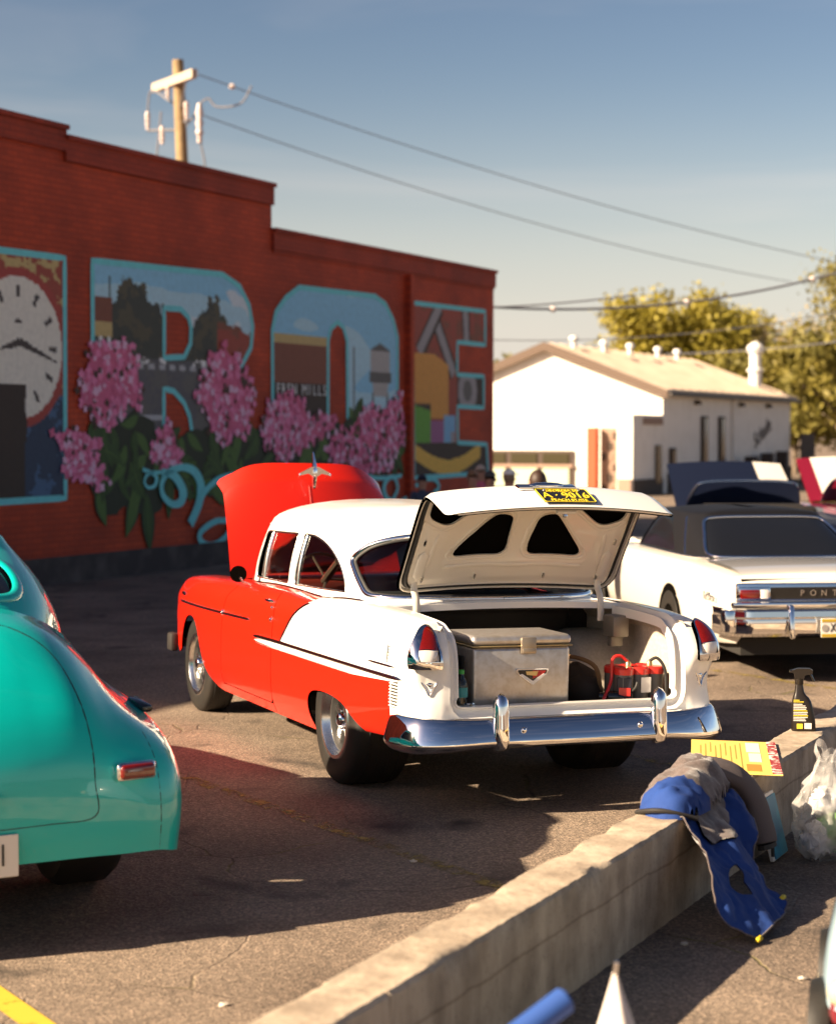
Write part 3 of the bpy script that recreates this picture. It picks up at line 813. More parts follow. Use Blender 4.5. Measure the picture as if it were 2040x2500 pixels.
FLW = [[(0.92, 3.14), (1.43, 3.16), (1.87, 3.13), (2.19, 2.63), (2.02, 2.24), (1.06, 1.91), (0.64, 2.25), (0.61, 2.7)],
       [(0.57, 2.05), (0.9, 1.87), (1.21, 1.78), (1.09, 1.57), (1.29, 1.32), (1.05, 1.14), (0.71, 1.24), (0.23, 1.36), (0.27, 1.65), (0.12, 1.87)],
       [(2.7, 2.11), (2.92, 1.94), (3.12, 1.62), (3.05, 1.5), (2.56, 1.41), (2.23, 1.56), (2.16, 1.68), (2.4, 1.89)],
       [(4.17, 3.26), (4.51, 3.09), (4.9, 2.9), (5.1, 2.57), (5.07, 2.23), (5.0, 1.94), (4.21, 1.74), (3.73, 1.86), (3.6, 2.21), (3.42, 2.41), (3.46, 2.73), (3.84, 3.07)],
       [(6.11, 2.59), (6.54, 2.48), (6.83, 2.22), (7.28, 2.25), (7.69, 2.25), (7.28, 1.86), (6.68, 1.64), (6.01, 1.48), (5.37, 1.58), (5.28, 1.84), (5.15, 2.04), (5.46, 2.23), (5.46, 2.48)],
       [(10.02, 2.67), (10.08, 2.33), (10.14, 1.77), (9.78, 1.51), (9.49, 1.25), (8.76, 1.24), (7.79, 1.24), (7.33, 1.44), (7.13, 1.66), (7.48, 1.83), (8.11, 2.1), (8.87, 2.36), (9.21, 2.37)]]
for poly in FLW:
    P = densify(poly, .10); P = np.array([(q[0] + .10 * wob(q[0], q[1]), q[1] + .10 * wob(q[1] + 3, q[0])) for q in P]); lo, hi = P.min(0), P.max(0); n = int((hi - lo).prod() * 105)
    mb = MB(); pts = []
    ctr = P.mean(0); dk = (P - ctr) * .86 + ctr
    mb.add([(q[0], -.024, q[1]) for q in dk], [tuple(range(len(dk)))], 1)
    while len(pts) < n:
        q = lo + (hi - lo) * rg.random(2)
        if inside(q[None], P)[0]: pts.append(q)
    for i, (a, b) in enumerate(pts):
        r = rg.uniform(.032, .062); th = rg.uniform(0, pi); y_ = -.0265 - .00004 * i
        m_ = rg.choice([0, 0, 0, 1, 1, 2, 2, 3])
        for k in range(2):
            t2 = th + k * pi / 2
            pt = [(a + r * 1.25 * cos(t) * cos(t2) - r * .55 * sin(t) * sin(t2), y_ - k * .00002, b + r * 1.25 * cos(t) * sin(t2) + r * .55 * sin(t) * cos(t2)) for t in np.linspace(0, 2 * pi, 9)[:-1]]
            mb.add(pt, [tuple(range(8))], m_)
    mb.build('painted_blossom', [MU['pink1'], MU['pink2'], MU['pink3'], MU['dark']], MBD, smooth=False)
T_ = Matrix
for k, ch in enumerate('FREN MILLS'):
    if ch != ' ': text_mesh('sign_letter', ch, .24, MU['white'], l3, Matrix.Translation((5.78 + k * .165, -.018, 2.6)) @ Matrix.Rotation(radians(90), 4, 'X'), ext=.001)

# ------------------------------------------------------------------ utility pole behind the building and the wires
M['polewood'] = mat('pole_wood', (.28, .20, .10), .85, noise=(6, (.20, .14, .075), .4, .7), bump=(40, .4, .01))
M['porcelain'] = mat('grey_porcelain', (.52, .45, .43), .35)
M['wire'] = mat('wire', (.15, .15, .17), .6)
PL = empty('utility_pole', (-5.35, 44, 0), 0, 'wooden utility pole with crossarm rising behind the brick building', 'utility pole')
mb = MB(); mb.tube([(.12, 0, 0), (.0, 0, 5), (-.20, 0, 10.55)], [.17, .155, .13], 14); mb.build('pole', M['polewood'], PL)
mb = MB(); _ad = Vector((-.60, .95, 0)).normalized()
c = Vector((-.28, -.12, 10.05)); mb.box(c, (2.2, .13, .20), rot=(0, 0, atan2(_ad.y, _ad.x))); mb.build('crossarm', mat('crossarm_paint', (.40, .34, .27), .7), PL)
for k in (-1, 1):
    mb = MB(); e = c + _ad * (.7 * k); mb.tube([e + Vector((0, 0, -.05)), Vector((-.17, -.05, 9.35))], .018, 6); mb.build('arm_brace', M['wire'], PL)
def insul(p, h=.42, r=.07):
    mb = MB(); mb.lathe([(0, 0), (r * .6, .0), (r * .6, h * .2), (r, h * .25), (r * .6, h * .4), (r, h * .5), (r * .6, h * .62), (r, h * .75), (r * .5, h), (0, h)], 10, c=p); return mb.build('insulator', M['porcelain'], PL, smooth=50)
insul((.02, -.25, 9.15)); insul((-.95, .3, 9.0)); insul((-.60, .2, 8.65)); insul((.33, -.3, 8.6), .9, .10); insul((.30, -.4, 6.9), .35, .1); insul((-.45, .1, 9.7), .3, .06)
mb = MB(); mb.tube([(-.15, 0, 9.1), (.16, -.3, 9.15)], .03, 6); mb.tube([(-.15, 0, 8.95), (-.95, .3, 8.98)], .03, 6); mb.tube([(-.12, 0, 8.9), (.33, -.3, 9.4)], .02, 6); mb.build('insulator_bracket', M['wire'], PL)
def hang(a, b, sag, n=16):
    a, b = Vector(a), Vector(b); return [a.lerp(b, t) - Vector((0, 0, sag * 4 * t * (1 - t))) for t in np.linspace(0, 1, n)]
for pts in (catmull([(.35, -.35, 9.5), (.55, -.4, 9.6), (.75, -.45, 9.4), (1.3, -.6, 9.45), (1.55, -.6, 9.85)], 5), catmull([(.35, -.3, 8.6), (.45, -.3, 8.0), (.35, -.35, 7.2)], 5), catmull([(-.95, .3, 9.4), (-.85, .25, 9.9), (-.4, 0, 9.6)], 5), [(-.62, .2, 9.4), (-1.0, .3, 6.0)]):
    mb = MB(); mb.tube(pts, .022, 6); mb.build('jumper_wire', M['wire'], PL)
def wire(name, a, b, sag, r, label, beads=()):
    pts = hang(a, b, sag, 28); t = empty(name, (0, 0, 0), 0, label, 'wire', 'overhead wires'); mb = MB(); mb.tube(pts, r, 6); mb.build('cable', M['wire'], t)
    for f in beads:
        p = pts[int(f * 27)]; mb = MB(); mb.sphere(p, (.08, .06, .07), 8, 6); mb.build('spacer', M['porcelain'], t)
wire('overhead_wire', (-5.05, 43.6, 10.15), (14.5, 62, 7.35), .35, .013, 'upper dark overhead wire running right from the pole crossarm', (.07,))
wire('overhead_wire', (-5.1, 43.8, 9.3), (13.0, 66, 7.2), .4, .013, 'lower dark overhead wire running right from the pole')
wire('overhead_wire', (1.2, 40, 4.62), (10.4, 44, 5.85), .42, .028, 'thick dark cable with pale spacers crossing above the white building', (.2, .52, .86))
wire('overhead_wire', (1.0, 39, 4.5), (4.6, 40, 4.85), .05, .018, 'short dark cable beside the brick building corner, below the spaced cable')
wire('overhead_wire', (1.5, 40, 3.9), (10.0, 42, 4.75), .25, .010, 'thin pale wire above the ridge of the white building')
wire('overhead_wire', (6.8, 52, 4.1), (13.0, 50, 4.62), .12, .016, 'light wire crossing in front of the right-hand trees')

# ------------------------------------------------------------------ white building
M['wwall'] = mat('white_wall_paint', (.78, .74, .68), .8, noise=(2, (.72, .68, .62), .45, .65))
M['wside'] = M['wwall']
M['metalroof'] = mat('tan_metal_roof', (.50, .40, .31), .6, noise=(1.5, (.42, .33, .25), .4, .65))
M['wainscot'] = mat('dark_wainscot', (.06, .04, .03), .8)
M['orange'] = mat('orange_paint', (.36, .06, .012), .6)
M['tanpanel'] = mat('tan_panel', (.30, .20, .15), .8)
M['dkglass'] = mat('dark_window_glass', (.008, .009, .012), .1, spec=.35)
M['greenrefl'] = mat('green_reflection_pane', (.46, .52, .38), .25, coat=.5)  # pale green stands in for reflections in the shop windows
WB = empty('white_building', (7.77, 60, 0), GROT, 'low white gabled building with tan metal roof and dark base behind the cars', 'building')
# local: x along the shaded side wall, y to the left along the gable
Lw, Wd, eh, ph = 15.6, 7.9, 3.27, 4.74
mb = MB()
mb.add([(0, 0, 0), (0, Wd, 0), (0, Wd, eh), (0, Wd / 2, ph), (0, 0, eh), (Lw, 0, 0), (Lw, Wd, 0), (Lw, Wd, eh), (Lw, Wd / 2, ph), (Lw, 0, eh)], [(0, 4, 3, 2, 1), (5, 6, 7, 8, 9), (0, 5, 9, 4), (1, 2, 7, 6)])
mb.build('wall', M['wwall'], WB, smooth=False)
ov = .25
for s in (0, 1):
    y0, y1 = (-ov, Wd / 2) if s == 0 else (Wd + ov, Wd / 2)
    z0 = eh - ov * (ph - eh) / (Wd / 2)
    mb = MB(); mb.add([(-ov, y0, z0 + .02), (Lw + ov, y0, z0 + .02), (Lw + ov, y1, ph + .02), (-ov, y1, ph + .02), (-ov, y0, z0 + .14), (Lw + ov, y0, z0 + .14), (Lw + ov, y1, ph + .14), (-ov, y1, ph + .14)], [(0, 1, 2, 3), (4, 7, 6, 5), (0, 4, 5, 1), (1, 5, 6, 2), (3, 2, 6, 7), (0, 3, 7, 4)])
    rf = mb.build('roof', M['metalroof'], WB, smooth=False)
    if s == 0:
        for k in range(18):
            x = .2 + k * .88; mb = MB(); mb.add([(x, y0, z0 + .142), (x + .04, y0, z0 + .142), (x + .04, y1, ph + .142), (x, y1, ph + .142), (x, y0, z0 + .18), (x + .04, y0, z0 + .18), (x + .04, y1, ph + .18), (x, y1, ph + .18)], [(4, 5, 6, 7), (0, 4, 7, 3), (1, 2, 6, 5), (0, 1, 5, 4)]); mb.build('roof_seam', M['metalroof'], rf, smooth=False)
mb = MB(); mb.add([(-.30, -ov, eh - .25), (-.30, Wd / 2, ph - .12), (-.30, Wd + ov, eh - .25), (-.30, Wd + ov, eh + .02), (-.30, Wd / 2, ph + .16), (-.30, -ov, eh + .02)], [(0, 1, 4, 5), (1, 2, 3, 4)]); mb.build('fascia', mat('fascia_brown', (.11, .075, .055), .8), WB, smooth=False)
mb = MB(); mb.box((Lw / 2, -.32, eh - .10), (Lw + .5, .12, .12)); mb.build('gutter', mat('gutter_dark', (.05, .042, .038), .6), WB)
mb = MB(); mb.box((Lw / 2 + .3, -.03, .32), (Lw - .4, .06, .64)); mb.build('wainscot', M['wainscot'], WB)
for x, w_, z0, z1 in ((4.3, .62, .3, 2.5), (6.3, .62, .3, 2.5), (.9, .5, .1, 1.45)):
    mb = MB(); mb.box((x, -.05, (z0 + z1) / 2), (w_, .08, z1 - z0)); wn_ = mb.build('window', M['wainscot'], WB); mb = MB(); mb.box((x, -.10, (z0 + z1) / 2), (w_ - .14, .03, z1 - z0 - .14)); mb.build('pane', M['dkglass'], wn_)
for x in (3.4, 8.6, 12.2):
    mb = MB(); mb.box((x, -.10, 2.95), (.35, .2, .14), taper=(.5, .5)); mb.build('wall_lamp', M['wainscot'], WB)
for x, h in ((8.4, 1.1), (10.6, 1.2), (12.6, 1.25)):
    mb = MB(); mb.rbox((x, -.5, h / 2), (.42, .42, h), .05); o = mb.build('planter', M['wainscot'], WB)
mb = MB(); mb.prism(catmull([(11.2, 1.15), (12.0, 1.15), (12.0, .7), (11.6, .30), (11.2, .7)], 3, True).tolist(), -.12, -.07, 'y'); sh = mb.build('shield_sign', M['wwall'], WB)
text_mesh('script_sign', 'Schade', .85, M['wainscot'], WB, Matrix.Translation((11.6, -.03, 1.95)) @ Matrix.Rotation(radians(90), 4, 'X') @ Matrix.Rotation(radians(18), 4, 'Z'), ext=.004)
mb = MB(); mb.box((0, 0, 0), (.06, .08, 2.6)); mb.build('downpipe', M['wwall'], WB, loc=(7.6, -.06, 1.9))
# projecting wing by the corner and gable openings
mb = MB(); mb.box((-1.42, .25, 1.25), (2.83, .50, 2.5)); wg = mb.build('wing', M['wwall'], WB)
mb = MB(); mb.box((-1.40, -.03, .25), (2.7, .05, .5)); mb.build('wing_base', M['wainscot'], WB)
mb = MB(); mb.box((-1.0, -.03, 2.3), (1.8, .05, .22)); mb.build('wing_sign', M['tanpanel'], WB)
mb = MB(); mb.box((-.5, -.04, .95), (.5, .05, 1.2)); mb.build('side_door', M['dkglass'], WB)
mb = MB(); mb.box((-2.86, .25, .28), (.05, .42, .5)); mb.build('pier_base', M['tanpanel'], WB)
mb = MB(); mb.box((-2.2, 1.52, 1.05), (.3, .30, 2.1)); mb.build('pillar', M['orange'], WB); mb = MB(); mb.box((-1.9, .93, 1.05), (.1, .86, 2.1)); gd = mb.build('garage_door', M['tanpanel'], WB)
for r_ in range(6):
    for c_ in range(4): mb = MB(); mb.box((-1.97, .62 + c_ * .21, .2 + r_ * .33), (.03, .16, .24)); mb.build('door_panel', M['wainscot'] if (r_ + c_) % 3 == 0 else mat('door_panel_tan', (.26, .17, .12), .7), gd)
mb = MB(); mb.box((-.05, 5.3, .68), (.06, 4.6, 1.36)); sf = mb.build('shop_front', M['wainscot'], WB)
for k in range(4):
    mb = MB(); mb.box((-.10, 3.6 + k * 1.12, .48), (.04, .92, .62)); mb.build('pane', M['greenrefl'], sf); mb = MB(); mb.box((-.10, 3.6 + k * 1.12, 1.1), (.04, .92, .34)); mb.build('pane', mat('shop_glass', (.035, .03, .012), .2), sf)
mb = MB(); mb.box((-.12, 5.3, .86), (.08, 4.6, .1)); mb.build('rail', M['tanpanel'], sf)
text_mesh('gable_sign', 'Garage', .6, mat('faded_sign', (.60, .56, .50), .8), WB, Matrix.Translation((-.02, 4.1, 3.35)) @ Matrix.Rotation(radians(-90), 4, 'Z') @ Matrix.Rotation(radians(90), 4, 'X'), ext=.003)
M['ventwhite'] = mat('white_vent', (.75, .72, .68), .5)
for k, x in enumerate((1.6, 4.5, 7.2, 10.3, 12.6)):
    mb = MB(); mb.lathe([(0, .46), (.12, .43), (.16, .36), (.16, .28), (.09, .26), (.09, 0)], 12, c=(x, Wd / 2 - .3, ph - .02)); mb.build('roof_vent', M['ventwhite'], WB)
mb = MB(); mb.lathe([(.24, 0), (.24, .8), (.32, .84), (.32, .92), (.22, .96), (.22, 1.5), (.32, 1.58), (.32, 1.8), (.12, 1.95), (0, 2.0)], 14, c=(13.8, .9, eh + .2)); mb.build('flue', M['ventwhite'], WB, smooth=50)
FN = empty('dark_fence', (7.77 + GU.x * 15.7 , 60 + GU.y * 15.7, 0), GROT, 'dark board screen at the far right end of the white building', 'fence')
for k in range(7): mb = MB(); mb.box((.2 + k * .31, -.4, .95 + .02 * (k % 2)), (.29, .05, 1.9)); mb.build('board', M['wainscot'], FN)
# ------------------------------------------------------------------ trees
def leaf_mat(name, c, c2):
    m = mat(name, c, .6); nt = m.node_tree; b = nt.nodes['Principled BSDF']
    oi = nt.nodes.new('ShaderNodeTexNoise'); oi.inputs['Scale'].default_value = .8; t = nt.nodes.new('ShaderNodeTexCoord'); nt.links.new(t.outputs['Object'], oi.inputs['Vector'])
    r = nt.nodes.new('ShaderNodeValToRGB'); r.color_ramp.elements[0].position = .35; r.color_ramp.elements[0].color = (*c, 1); r.color_ramp.elements[1].position = .65; r.color_ramp.elements[1].color = (*c2, 1)
    nt.links.new(oi.outputs['Fac'], r.inputs['Fac']); nt.links.new(r.outputs['Color'], b.inputs['Base Color'])
    b.inputs['Transmission Weight'].default_value = 0.0
    tl = nt.nodes.new('ShaderNodeBsdfTranslucent'); nt.links.new(r.outputs['Color'], tl.inputs['Color']); mi = nt.nodes.new('ShaderNodeMixShader'); mi.inputs[0].default_value = .35
    out = [n for n in nt.nodes if n.type == 'OUTPUT_MATERIAL'][0]
    nt.links.new(b.outputs[0], mi.inputs[1]); nt.links.new(tl.outputs[0], mi.inputs[2]); nt.links.new(mi.outputs[0], out.inputs[0])
    return m
M['bark'] = mat('bark', (.16, .12, .085), .9, noise=(4, (.09, .07, .05), .4, .7))
M['bark_pale'] = mat('pale_bark', (.30, .24, .17), .9)
M['leaf_y'] = leaf_mat('spring_leaf_yellow', (.27, .23, .03), (.38, .32, .045))
M['leaf_g'] = leaf_mat('spring_leaf_green', (.16, .145, .03), (.25, .21, .04))
M['leaf_b'] = leaf_mat('bud_leaf', (.32, .25, .10), (.44, .34, .15))
def tree(name, label, loc, H, spread, leafm, nleaf, lsize, seed, trunk_r=.2, bark='bark', bare=0.0, droop=0.0):
    rg = np.random.default_rng(seed)
    t = empty(name, loc, 0, label, 'tree', 'trees behind the white building')
    mb = MB(); tips = []
    top = np.array([rg.normal(0, .2), rg.normal(0, .2), H * .55])
    mb.tube([(0, 0, 0), tuple(top * .5 + [.1, 0, 0]), tuple(top)], [trunk_r, trunk_r * .8, trunk_r * .55], 8)
    nl = 11
    for i in range(nl):
        f = .35 + .65 * (i / (nl - 1)); p = top * f; a = i * 2.4 + rg.uniform(-.4, .4)
        L = spread * rg.uniform(.7, 1.05) * (1.15 - .4 * abs(f - .6))
        up = H * (.2 + .25 * f) * rg.uniform(.7, 1.2)
        e = p + np.array([cos(a) * L, sin(a) * L, up]); e[2] = min(e[2], H * .97)
        m = p + (e - p) * .5 + np.array([0, 0, L * .12]) + rg.normal(0, .15, 3)
        mb.tube([tuple(p), tuple(m), tuple(e)], [trunk_r * .42, trunk_r * .26, trunk_r * .08], 6)
        tips += [e, m + (e - m) * .5]
        for k in range(5):
            q = p + (e - p) * rg.uniform(.4, .95); d = rg.normal(0, 1, 3); d[2] = abs(d[2]) * .7 - droop; d *= spread * .38 / np.linalg.norm(d); r2 = q + d
            r2[2] = min(r2[2], H)
            mb.tube([tuple(q), tuple(q + d * .55 + rg.normal(0, .08, 3)), tuple(r2)], [trunk_r * .16, trunk_r * .1, trunk_r * .04], 5); tips.append(r2); tips.append(q + d * .6)
            for k2 in range(2):
                d2 = rg.normal(0, 1, 3); d2 *= spread * .2 / np.linalg.norm(d2); mb.tube([tuple(r2 - d * .3), tuple(r2 + d2)], [trunk_r * .07, trunk_r * .03], 4); tips.append(r2 + d2)
    mb.build('trunk', M[bark], t, smooth=60)
    tips = np.array(tips); n = int(nleaf)
    c = tips[rg.integers(0, len(tips), n)] + rg.normal(0, spread * .13, (n, 3)) * [1, 1, .8]
    a = rg.normal(0, 1, (n, 3)); a /= np.linalg.norm(a, axis=1, keepdims=True); b = np.cross(a, rg.normal(0, 1, (n, 3))); b /= np.linalg.norm(b, axis=1, keepdims=True)
    s = lsize * rg.uniform(.6, 1.3, (n, 1))
    V = np.stack([c - a * s, c + b * s * .6, c + a * s, c - b * s * .6], 1).reshape(-1, 3)
    F = np.arange(n * 4).reshape(-1, 4)
    o = mk('crown', V, F, M[leafm], t); o['kind'] = 'stuff'
    return t
tree('broadleaf_tree', 'rounded yellow-green tree rising behind the white roof ridge', (13.0, 97, 0), 8.4, 3.5, 'leaf_y', 26000, .15, 3)
tree('broadleaf_tree', 'second yellow-green tree behind the roof, right of the rounded one', (15.6, 101, 0), 8.0, 2.7, 'leaf_y', 14000, .15, 4)
tree('bare_tree', 'half bare budding tree between roof and flue', (18.2, 98, 0), 7.4, 3.2, 'leaf_b', 2200, .12, 5, .16, 'bark_pale')
tree('bare_tree', 'half bare budding tree just left of the tall right-hand tree', (20.2, 97, 0), 8.2, 3.0, 'leaf_b', 2600, .12, 6, .16, 'bark_pale')
tree('broadleaf_tree', 'tall green tree at the right edge of the picture', (22.3, 88, 0), 10.2, 3.6, 'leaf_g', 12000, .13, 8, .24, 'bark_pale', droop=.3)
tree('broadleaf_tree', 'low green tree right behind the dark fence', (19.4, 84, 0), 6.4, 2.6, 'leaf_g', 9000, .18, 9, .16, 'bark_pale')
tree('broadleaf_tree', 'bushy green tree filling the gap below the tall right tree', (18.0, 90, 0), 5.2, 3.0, 'leaf_g', 9000, .19, 10, .15)
tree('broadleaf_tree', 'small green tree peeking between the brick corner and the gable', (4.1, 110, 0), 5.7, 3.0, 'leaf_g', 3000, .2, 12)
# ------------------------------------------------------------------ red and white sedan
CAR = empty('classic_car', (0.333, 10.62, -0.012), 0, 'red and white two-tone vintage sedan with hood and trunk open', 'car')
CAR.rotation_euler = (radians(1.0), 0, radians(112.8))

_xs = [3.52, 3.40, 3.2, 2.9, 2.5, 2.1, 1.7, 1.3, .9, .5, .15, -.2, -.5, -.75, -.93]
_wp = np.polyfit([3.52, 3.2, 2.9, 2.1, 1.3, .5, -.5, -.93], [.785, .832, .857, .884, .892, .888, .880, .868], 4)
_zc = [.87, .895, .915, .935, .95, .962, .975, .988, .985, .975, .995, 1.0, .998, .99, .975]
_yi = [.60, .62, .64, .65, .66, .67, .735, .748, .75, .745, .735, .705, .685, .68, .68]
_zr = [.235, .235, .235, .235, .235, .235, .235, .235, .235, .235, .235, .25, .28, .32, .35]
_net = []
for x, zc, yi, z0 in zip(_xs, _zc, _yi, _zr):
    W = np.polyval(_wp, x)
    s = (zc - 0.235) / 0.75
    col = [(x, W - .05, z0), (x, W - .012, z0 + .1), (x, W, .235 + .24 * s + (z0 - .235) * .5), (x, W - .001, .235 + .405 * s), (x, W - .010, .235 + .55 * s),
           (x, W - .024, zc - .095), (x, W - .062, zc - .026), (x, W - .112, zc - .002), (x, min(yi, W - .135), zc + .002)]
    _net.append(col)
_net[0] = [(p[0] - (0.09 if j < 3 else 0.02 * abs(j - 5)), p[1] - (.03 if j < 3 else 0), p[2]) for j, p in enumerate(_net[0])]
_net.append([(-1.06, .845, .39), (-1.07, .852, .44), (-1.08, .856, .50), (-1.062, .845, .65), (-1.095, .866, .785), (-1.065, .848, .88), (-1.0, .806, .945), (-.965, .745, .966), (-.965, .68, .965)])
_net.append([(-1.10, .79, .39), (-1.115, .80, .44), (-1.125, .80, .50), (-1.098, .79, .65), (-1.14, .797, .785), (-1.095, .79, .875), (-1.035, .765, .938), (-1.005, .725, .953), (-.992, .68, .952)])
_net.append([(-1.12, .73, .39), (-1.13, .73, .44), (-1.135, .725, .50), (-1.122, .725, .65), (-1.14, .722, .78), (-1.107, .72, .865), (-1.06, .71, .92), (-1.033, .695, .938), (-1.015, .68, .938)])
_net.append([(-1.12, .675, .39), (-1.127, .675, .44), (-1.13, .675, .50), (-1.13, .675, .64), (-1.12, .675, .77), (-1.10, .675, .85), (-1.075, .675, .895), (-1.055, .675, .918), (-1.035, .675, .928)])
_S0 = net_surface(_net)
UA, VA = 0.30, 0.11
BODY = lambda U, V: _S0(np.asarray(U) / UA, np.asarray(V) / VA)
def bxz(pts):
    """(x, z) on the side -> scaled (U, V)"""
    P = np.array(pts, float)
    u = np.interp(-P[:, 0], -np.array(_xs), np.arange(15))
    v = np.interp(P[:, 1], [.235, .335, .475, .64, .785, .89, .955, .98], np.arange(8))
    q = invert(_S0, P, [0, 2], np.stack([u, v], 1))
    return q * [UA, VA]
def bu(x): return float(np.interp(-x, -np.array(_xs), np.arange(15))) * UA
TOPV = 8 * VA
def top_path(x0, x1, n=12): return np.array([(bu(x), TOPV) for x in np.linspace(x0, x1, n)])
cat_ = np.concatenate

_arch_f = catmull([(3.22, .40), (3.17, .52), (3.06, .63), (2.90, .665), (2.76, .635), (2.66, .555), (2.55, .42), (2.42, .31), (2.27, .252), (2.13, .237)], 5)
_arch_r = catmull([(-.47, .352), (-.36, .385), (-.26, .425), (-.14, .466), (.05, .486), (.22, .482), (.33, .462), (.385, .415), (.385, .35), (.345, .262)], 5)
_door_f = catmull([(2.072, .30), (2.072, .55), (2.066, .75), (2.02, .86), (1.92, .925)], 5)
_sash = catmull([(.50, .955), (.60, .915), (.71, .85), (.80, .77), (.875, .70), (.895, .672)], 5)

for mir in (False, True):
    kw = dict(mirror=mir)
    # front fender
    lp = cat_([bxz(cat_([_arch_f, [(2.076, .237)]])), bxz(_door_f), top_path(1.84, 3.52, 16), [(0.0, v * VA) for v in np.linspace(7.8, 4.2, 8)], np.array(catmull([(.02, 4.0), (.25, 3.3), (.9, 2.6), (1.35, 1.8), (1.6, 1.35)], 4)) * [UA, VA]])
    ff = panel('front_fender', BODY, [lp], M['red'], CAR, 0.045, **kw)
    # rocker
    lp = bxz(cat_([densify([(2.072, .238), (2.072, .292)], .1, False), densify([(2.066, .296), (1.045, .296)], .1, False)[1:], densify([(1.045, .238), (2.072, .238)], .1, False)[:-1]]))
    panel('rocker_panel', BODY, [lp[::-1]], M['red'], CAR, 0.05, **kw)
    # door
    d0 = np.array([(x - .006, z) for x, z in _door_f if z > .303])
    lp = cat_([bxz(cat_([rounded([(1.2, .302), (1.044, .302), (1.044, .5)], .05)[6:12], densify([(1.044, .42), (1.044, .88)], .1, False)])), [(bu(1.044), TOPV)],
               top_path(1.1, 1.83, 8), bxz(d0[::-1]), bxz(densify([(2.066, .302), (1.15, .302)], .1, False))])
    door = panel('door', BODY, [lp], M['red'], CAR, 0.045, **kw)
    # quarter: red and white paint zones
    split = cat_([_sash, densify([(.85, .666), (-.82, .664)], .1, False)])
    lp = cat_([bxz(densify([(1.037, .238), (1.037, .88)], .1, False)), [(bu(1.037), TOPV)], top_path(1.0, .5, 6), bxz(split),
               bxz(densify([(-.82, .64), (-.82, .375)], .06, False)), bxz(cat_([densify([(-.78, .368), (-.5, .352)], .1, False), _arch_r, densify([(.36, .24), (1.0, .238)], .1, False)]))])
    panel('quarter_panel', BODY, [lp], M['red'], CAR, 0.045, **kw)
    uE = 18 * UA
    lp = cat_([top_path(.495, -.93, 14)[:-1], [(u * UA, TOPV) for u in np.linspace(14, 18, 14)], [(uE, v * VA) for v in np.linspace(7.8, 1.0, 16)],
               [(u * UA, 1.0 * VA) for u in np.linspace(17.8, 13.6, 14)], bxz(densify([(-.823, .42), (-.823, .655)], .06, False)), bxz(split[::-1][1:] + np.array([-.001, .002]))])
    panel('quarter_panel', BODY, [lp], M['white'], CAR, 0.035, **kw)
    # mouldings
    trim('front_moulding', BODY, bxz([(x, .735 + (3.2 - x) * .016) for x in np.linspace(3.36, 1.47, 40)]), .022, .010, M['chrome'], CAR, taper=.08, **kw)
    trim('side_spear', BODY, bxz([(x, .680 - .012 * max(0, x - 1.0)) for x in np.linspace(1.40, -.96, 60)]), .027, .015, M['chrome'], CAR, taper=.06, **kw)
    trim('spear_insert', BODY, bxz([(x, .653 + max(0, (-.3 - x)) * .024 - .004 * max(0, x - 1.0)) for x in np.linspace(1.375, -.92, 60)]), .032, .007, M['white'], CAR, taper=.35, **kw)
    trim('spear_lower_edge', BODY, bxz([(x, .6345 + max(0, (-.3 - x)) * .045 + .02 * max(0, x - 1.2)) for x in np.linspace(1.36, -.90, 60)]), .006, .009, M['chrome'], CAR, taper=.06, **kw)
    trim('sash_moulding', BODY, cat_([[(bu(.49), TOPV)], bxz(catmull([(.52, .945), (.60, .915), (.71, .85), (.80, .77), (.875, .70), (.90, .688)], 6))]), .019, .010, M['chrome'], CAR, taper=.04, **kw)
    trim('belt_moulding', BODY, cat_([top_path(1.86, .56, 20) - [0, .012], [(bu(.52), TOPV - .02)]]), .018, .012, M['chrome'], CAR, taper=.04, **kw)
    trim('belt_moulding', BODY, top_path(.40, -.05, 12) - [0, .008], .016, .012, M['chrome'], CAR, taper=.04, **kw)
    # ribbed trim behind the rear wheel
    rib = trim('ribbed_trim_base', BODY, bxz([(-.872, z) for z in np.linspace(.53, .668, 12)]), .10, .003, M['dark'], CAR, **kw)
    for z in np.linspace(.538, .667, 9):
        trim('rib', BODY, bxz([(x, z) for x in np.linspace(-.824, -.920, 4)]), .0085, .010, M['white'], rib, **kw)
    # door hardware
    for nm, x, z, w_, h_ in (('door_handle', 1.02 + .12, .905, .026, .030), ('lock', 1.085, .872, .022, .012), ('lock', 1.08, .80, .030, .014)):
        L = .17 if nm == 'door_handle' else .02
        trim(nm, BODY, bxz([(x + L / 2 - L * t, z) for t in np.linspace(0, 1, 8)]), w_, h_, M['chrome'], door, taper=L * .3, **kw)
    trim('fender_emblem', BODY, bxz([(x, .79) for x in np.linspace(3.30, 3.14, 6)]), .03, .012, M['chrome'], ff, taper=.03, **kw)
    trim('fender_bead', BODY, bxz([(x, .757) for x in np.linspace(2.085, 2.05, 4)]), .04, .016, M['chrome'], ff, taper=.01, **kw)
    # side nameplate: upright script and wing bar
    trim('wing_emblem', BODY, bxz([(x, .733) for x in np.linspace(-.50, -.87, 14)]), .016, .010, M['chrome'], CAR, taper=.08, **kw)
    trim('script_emblem', BODY, bxz([(-.765, z) for z in np.linspace(.738, .872, 16)]), .013, .010, M['chrome'], CAR, taper=.09, **kw)
    for z in np.linspace(.755, .83, 6):
        trim('script_letter', BODY, bxz([(-.775, z), (-.785, z + .004), (-.797, z)]), .006, .006, M['chrome'], CAR, **kw)
    trim('script_emblem', BODY, bxz([(x, .885) for x in np.linspace(-.70, -.79, 5)]), .004, .004, M['chrome'], CAR, **kw)
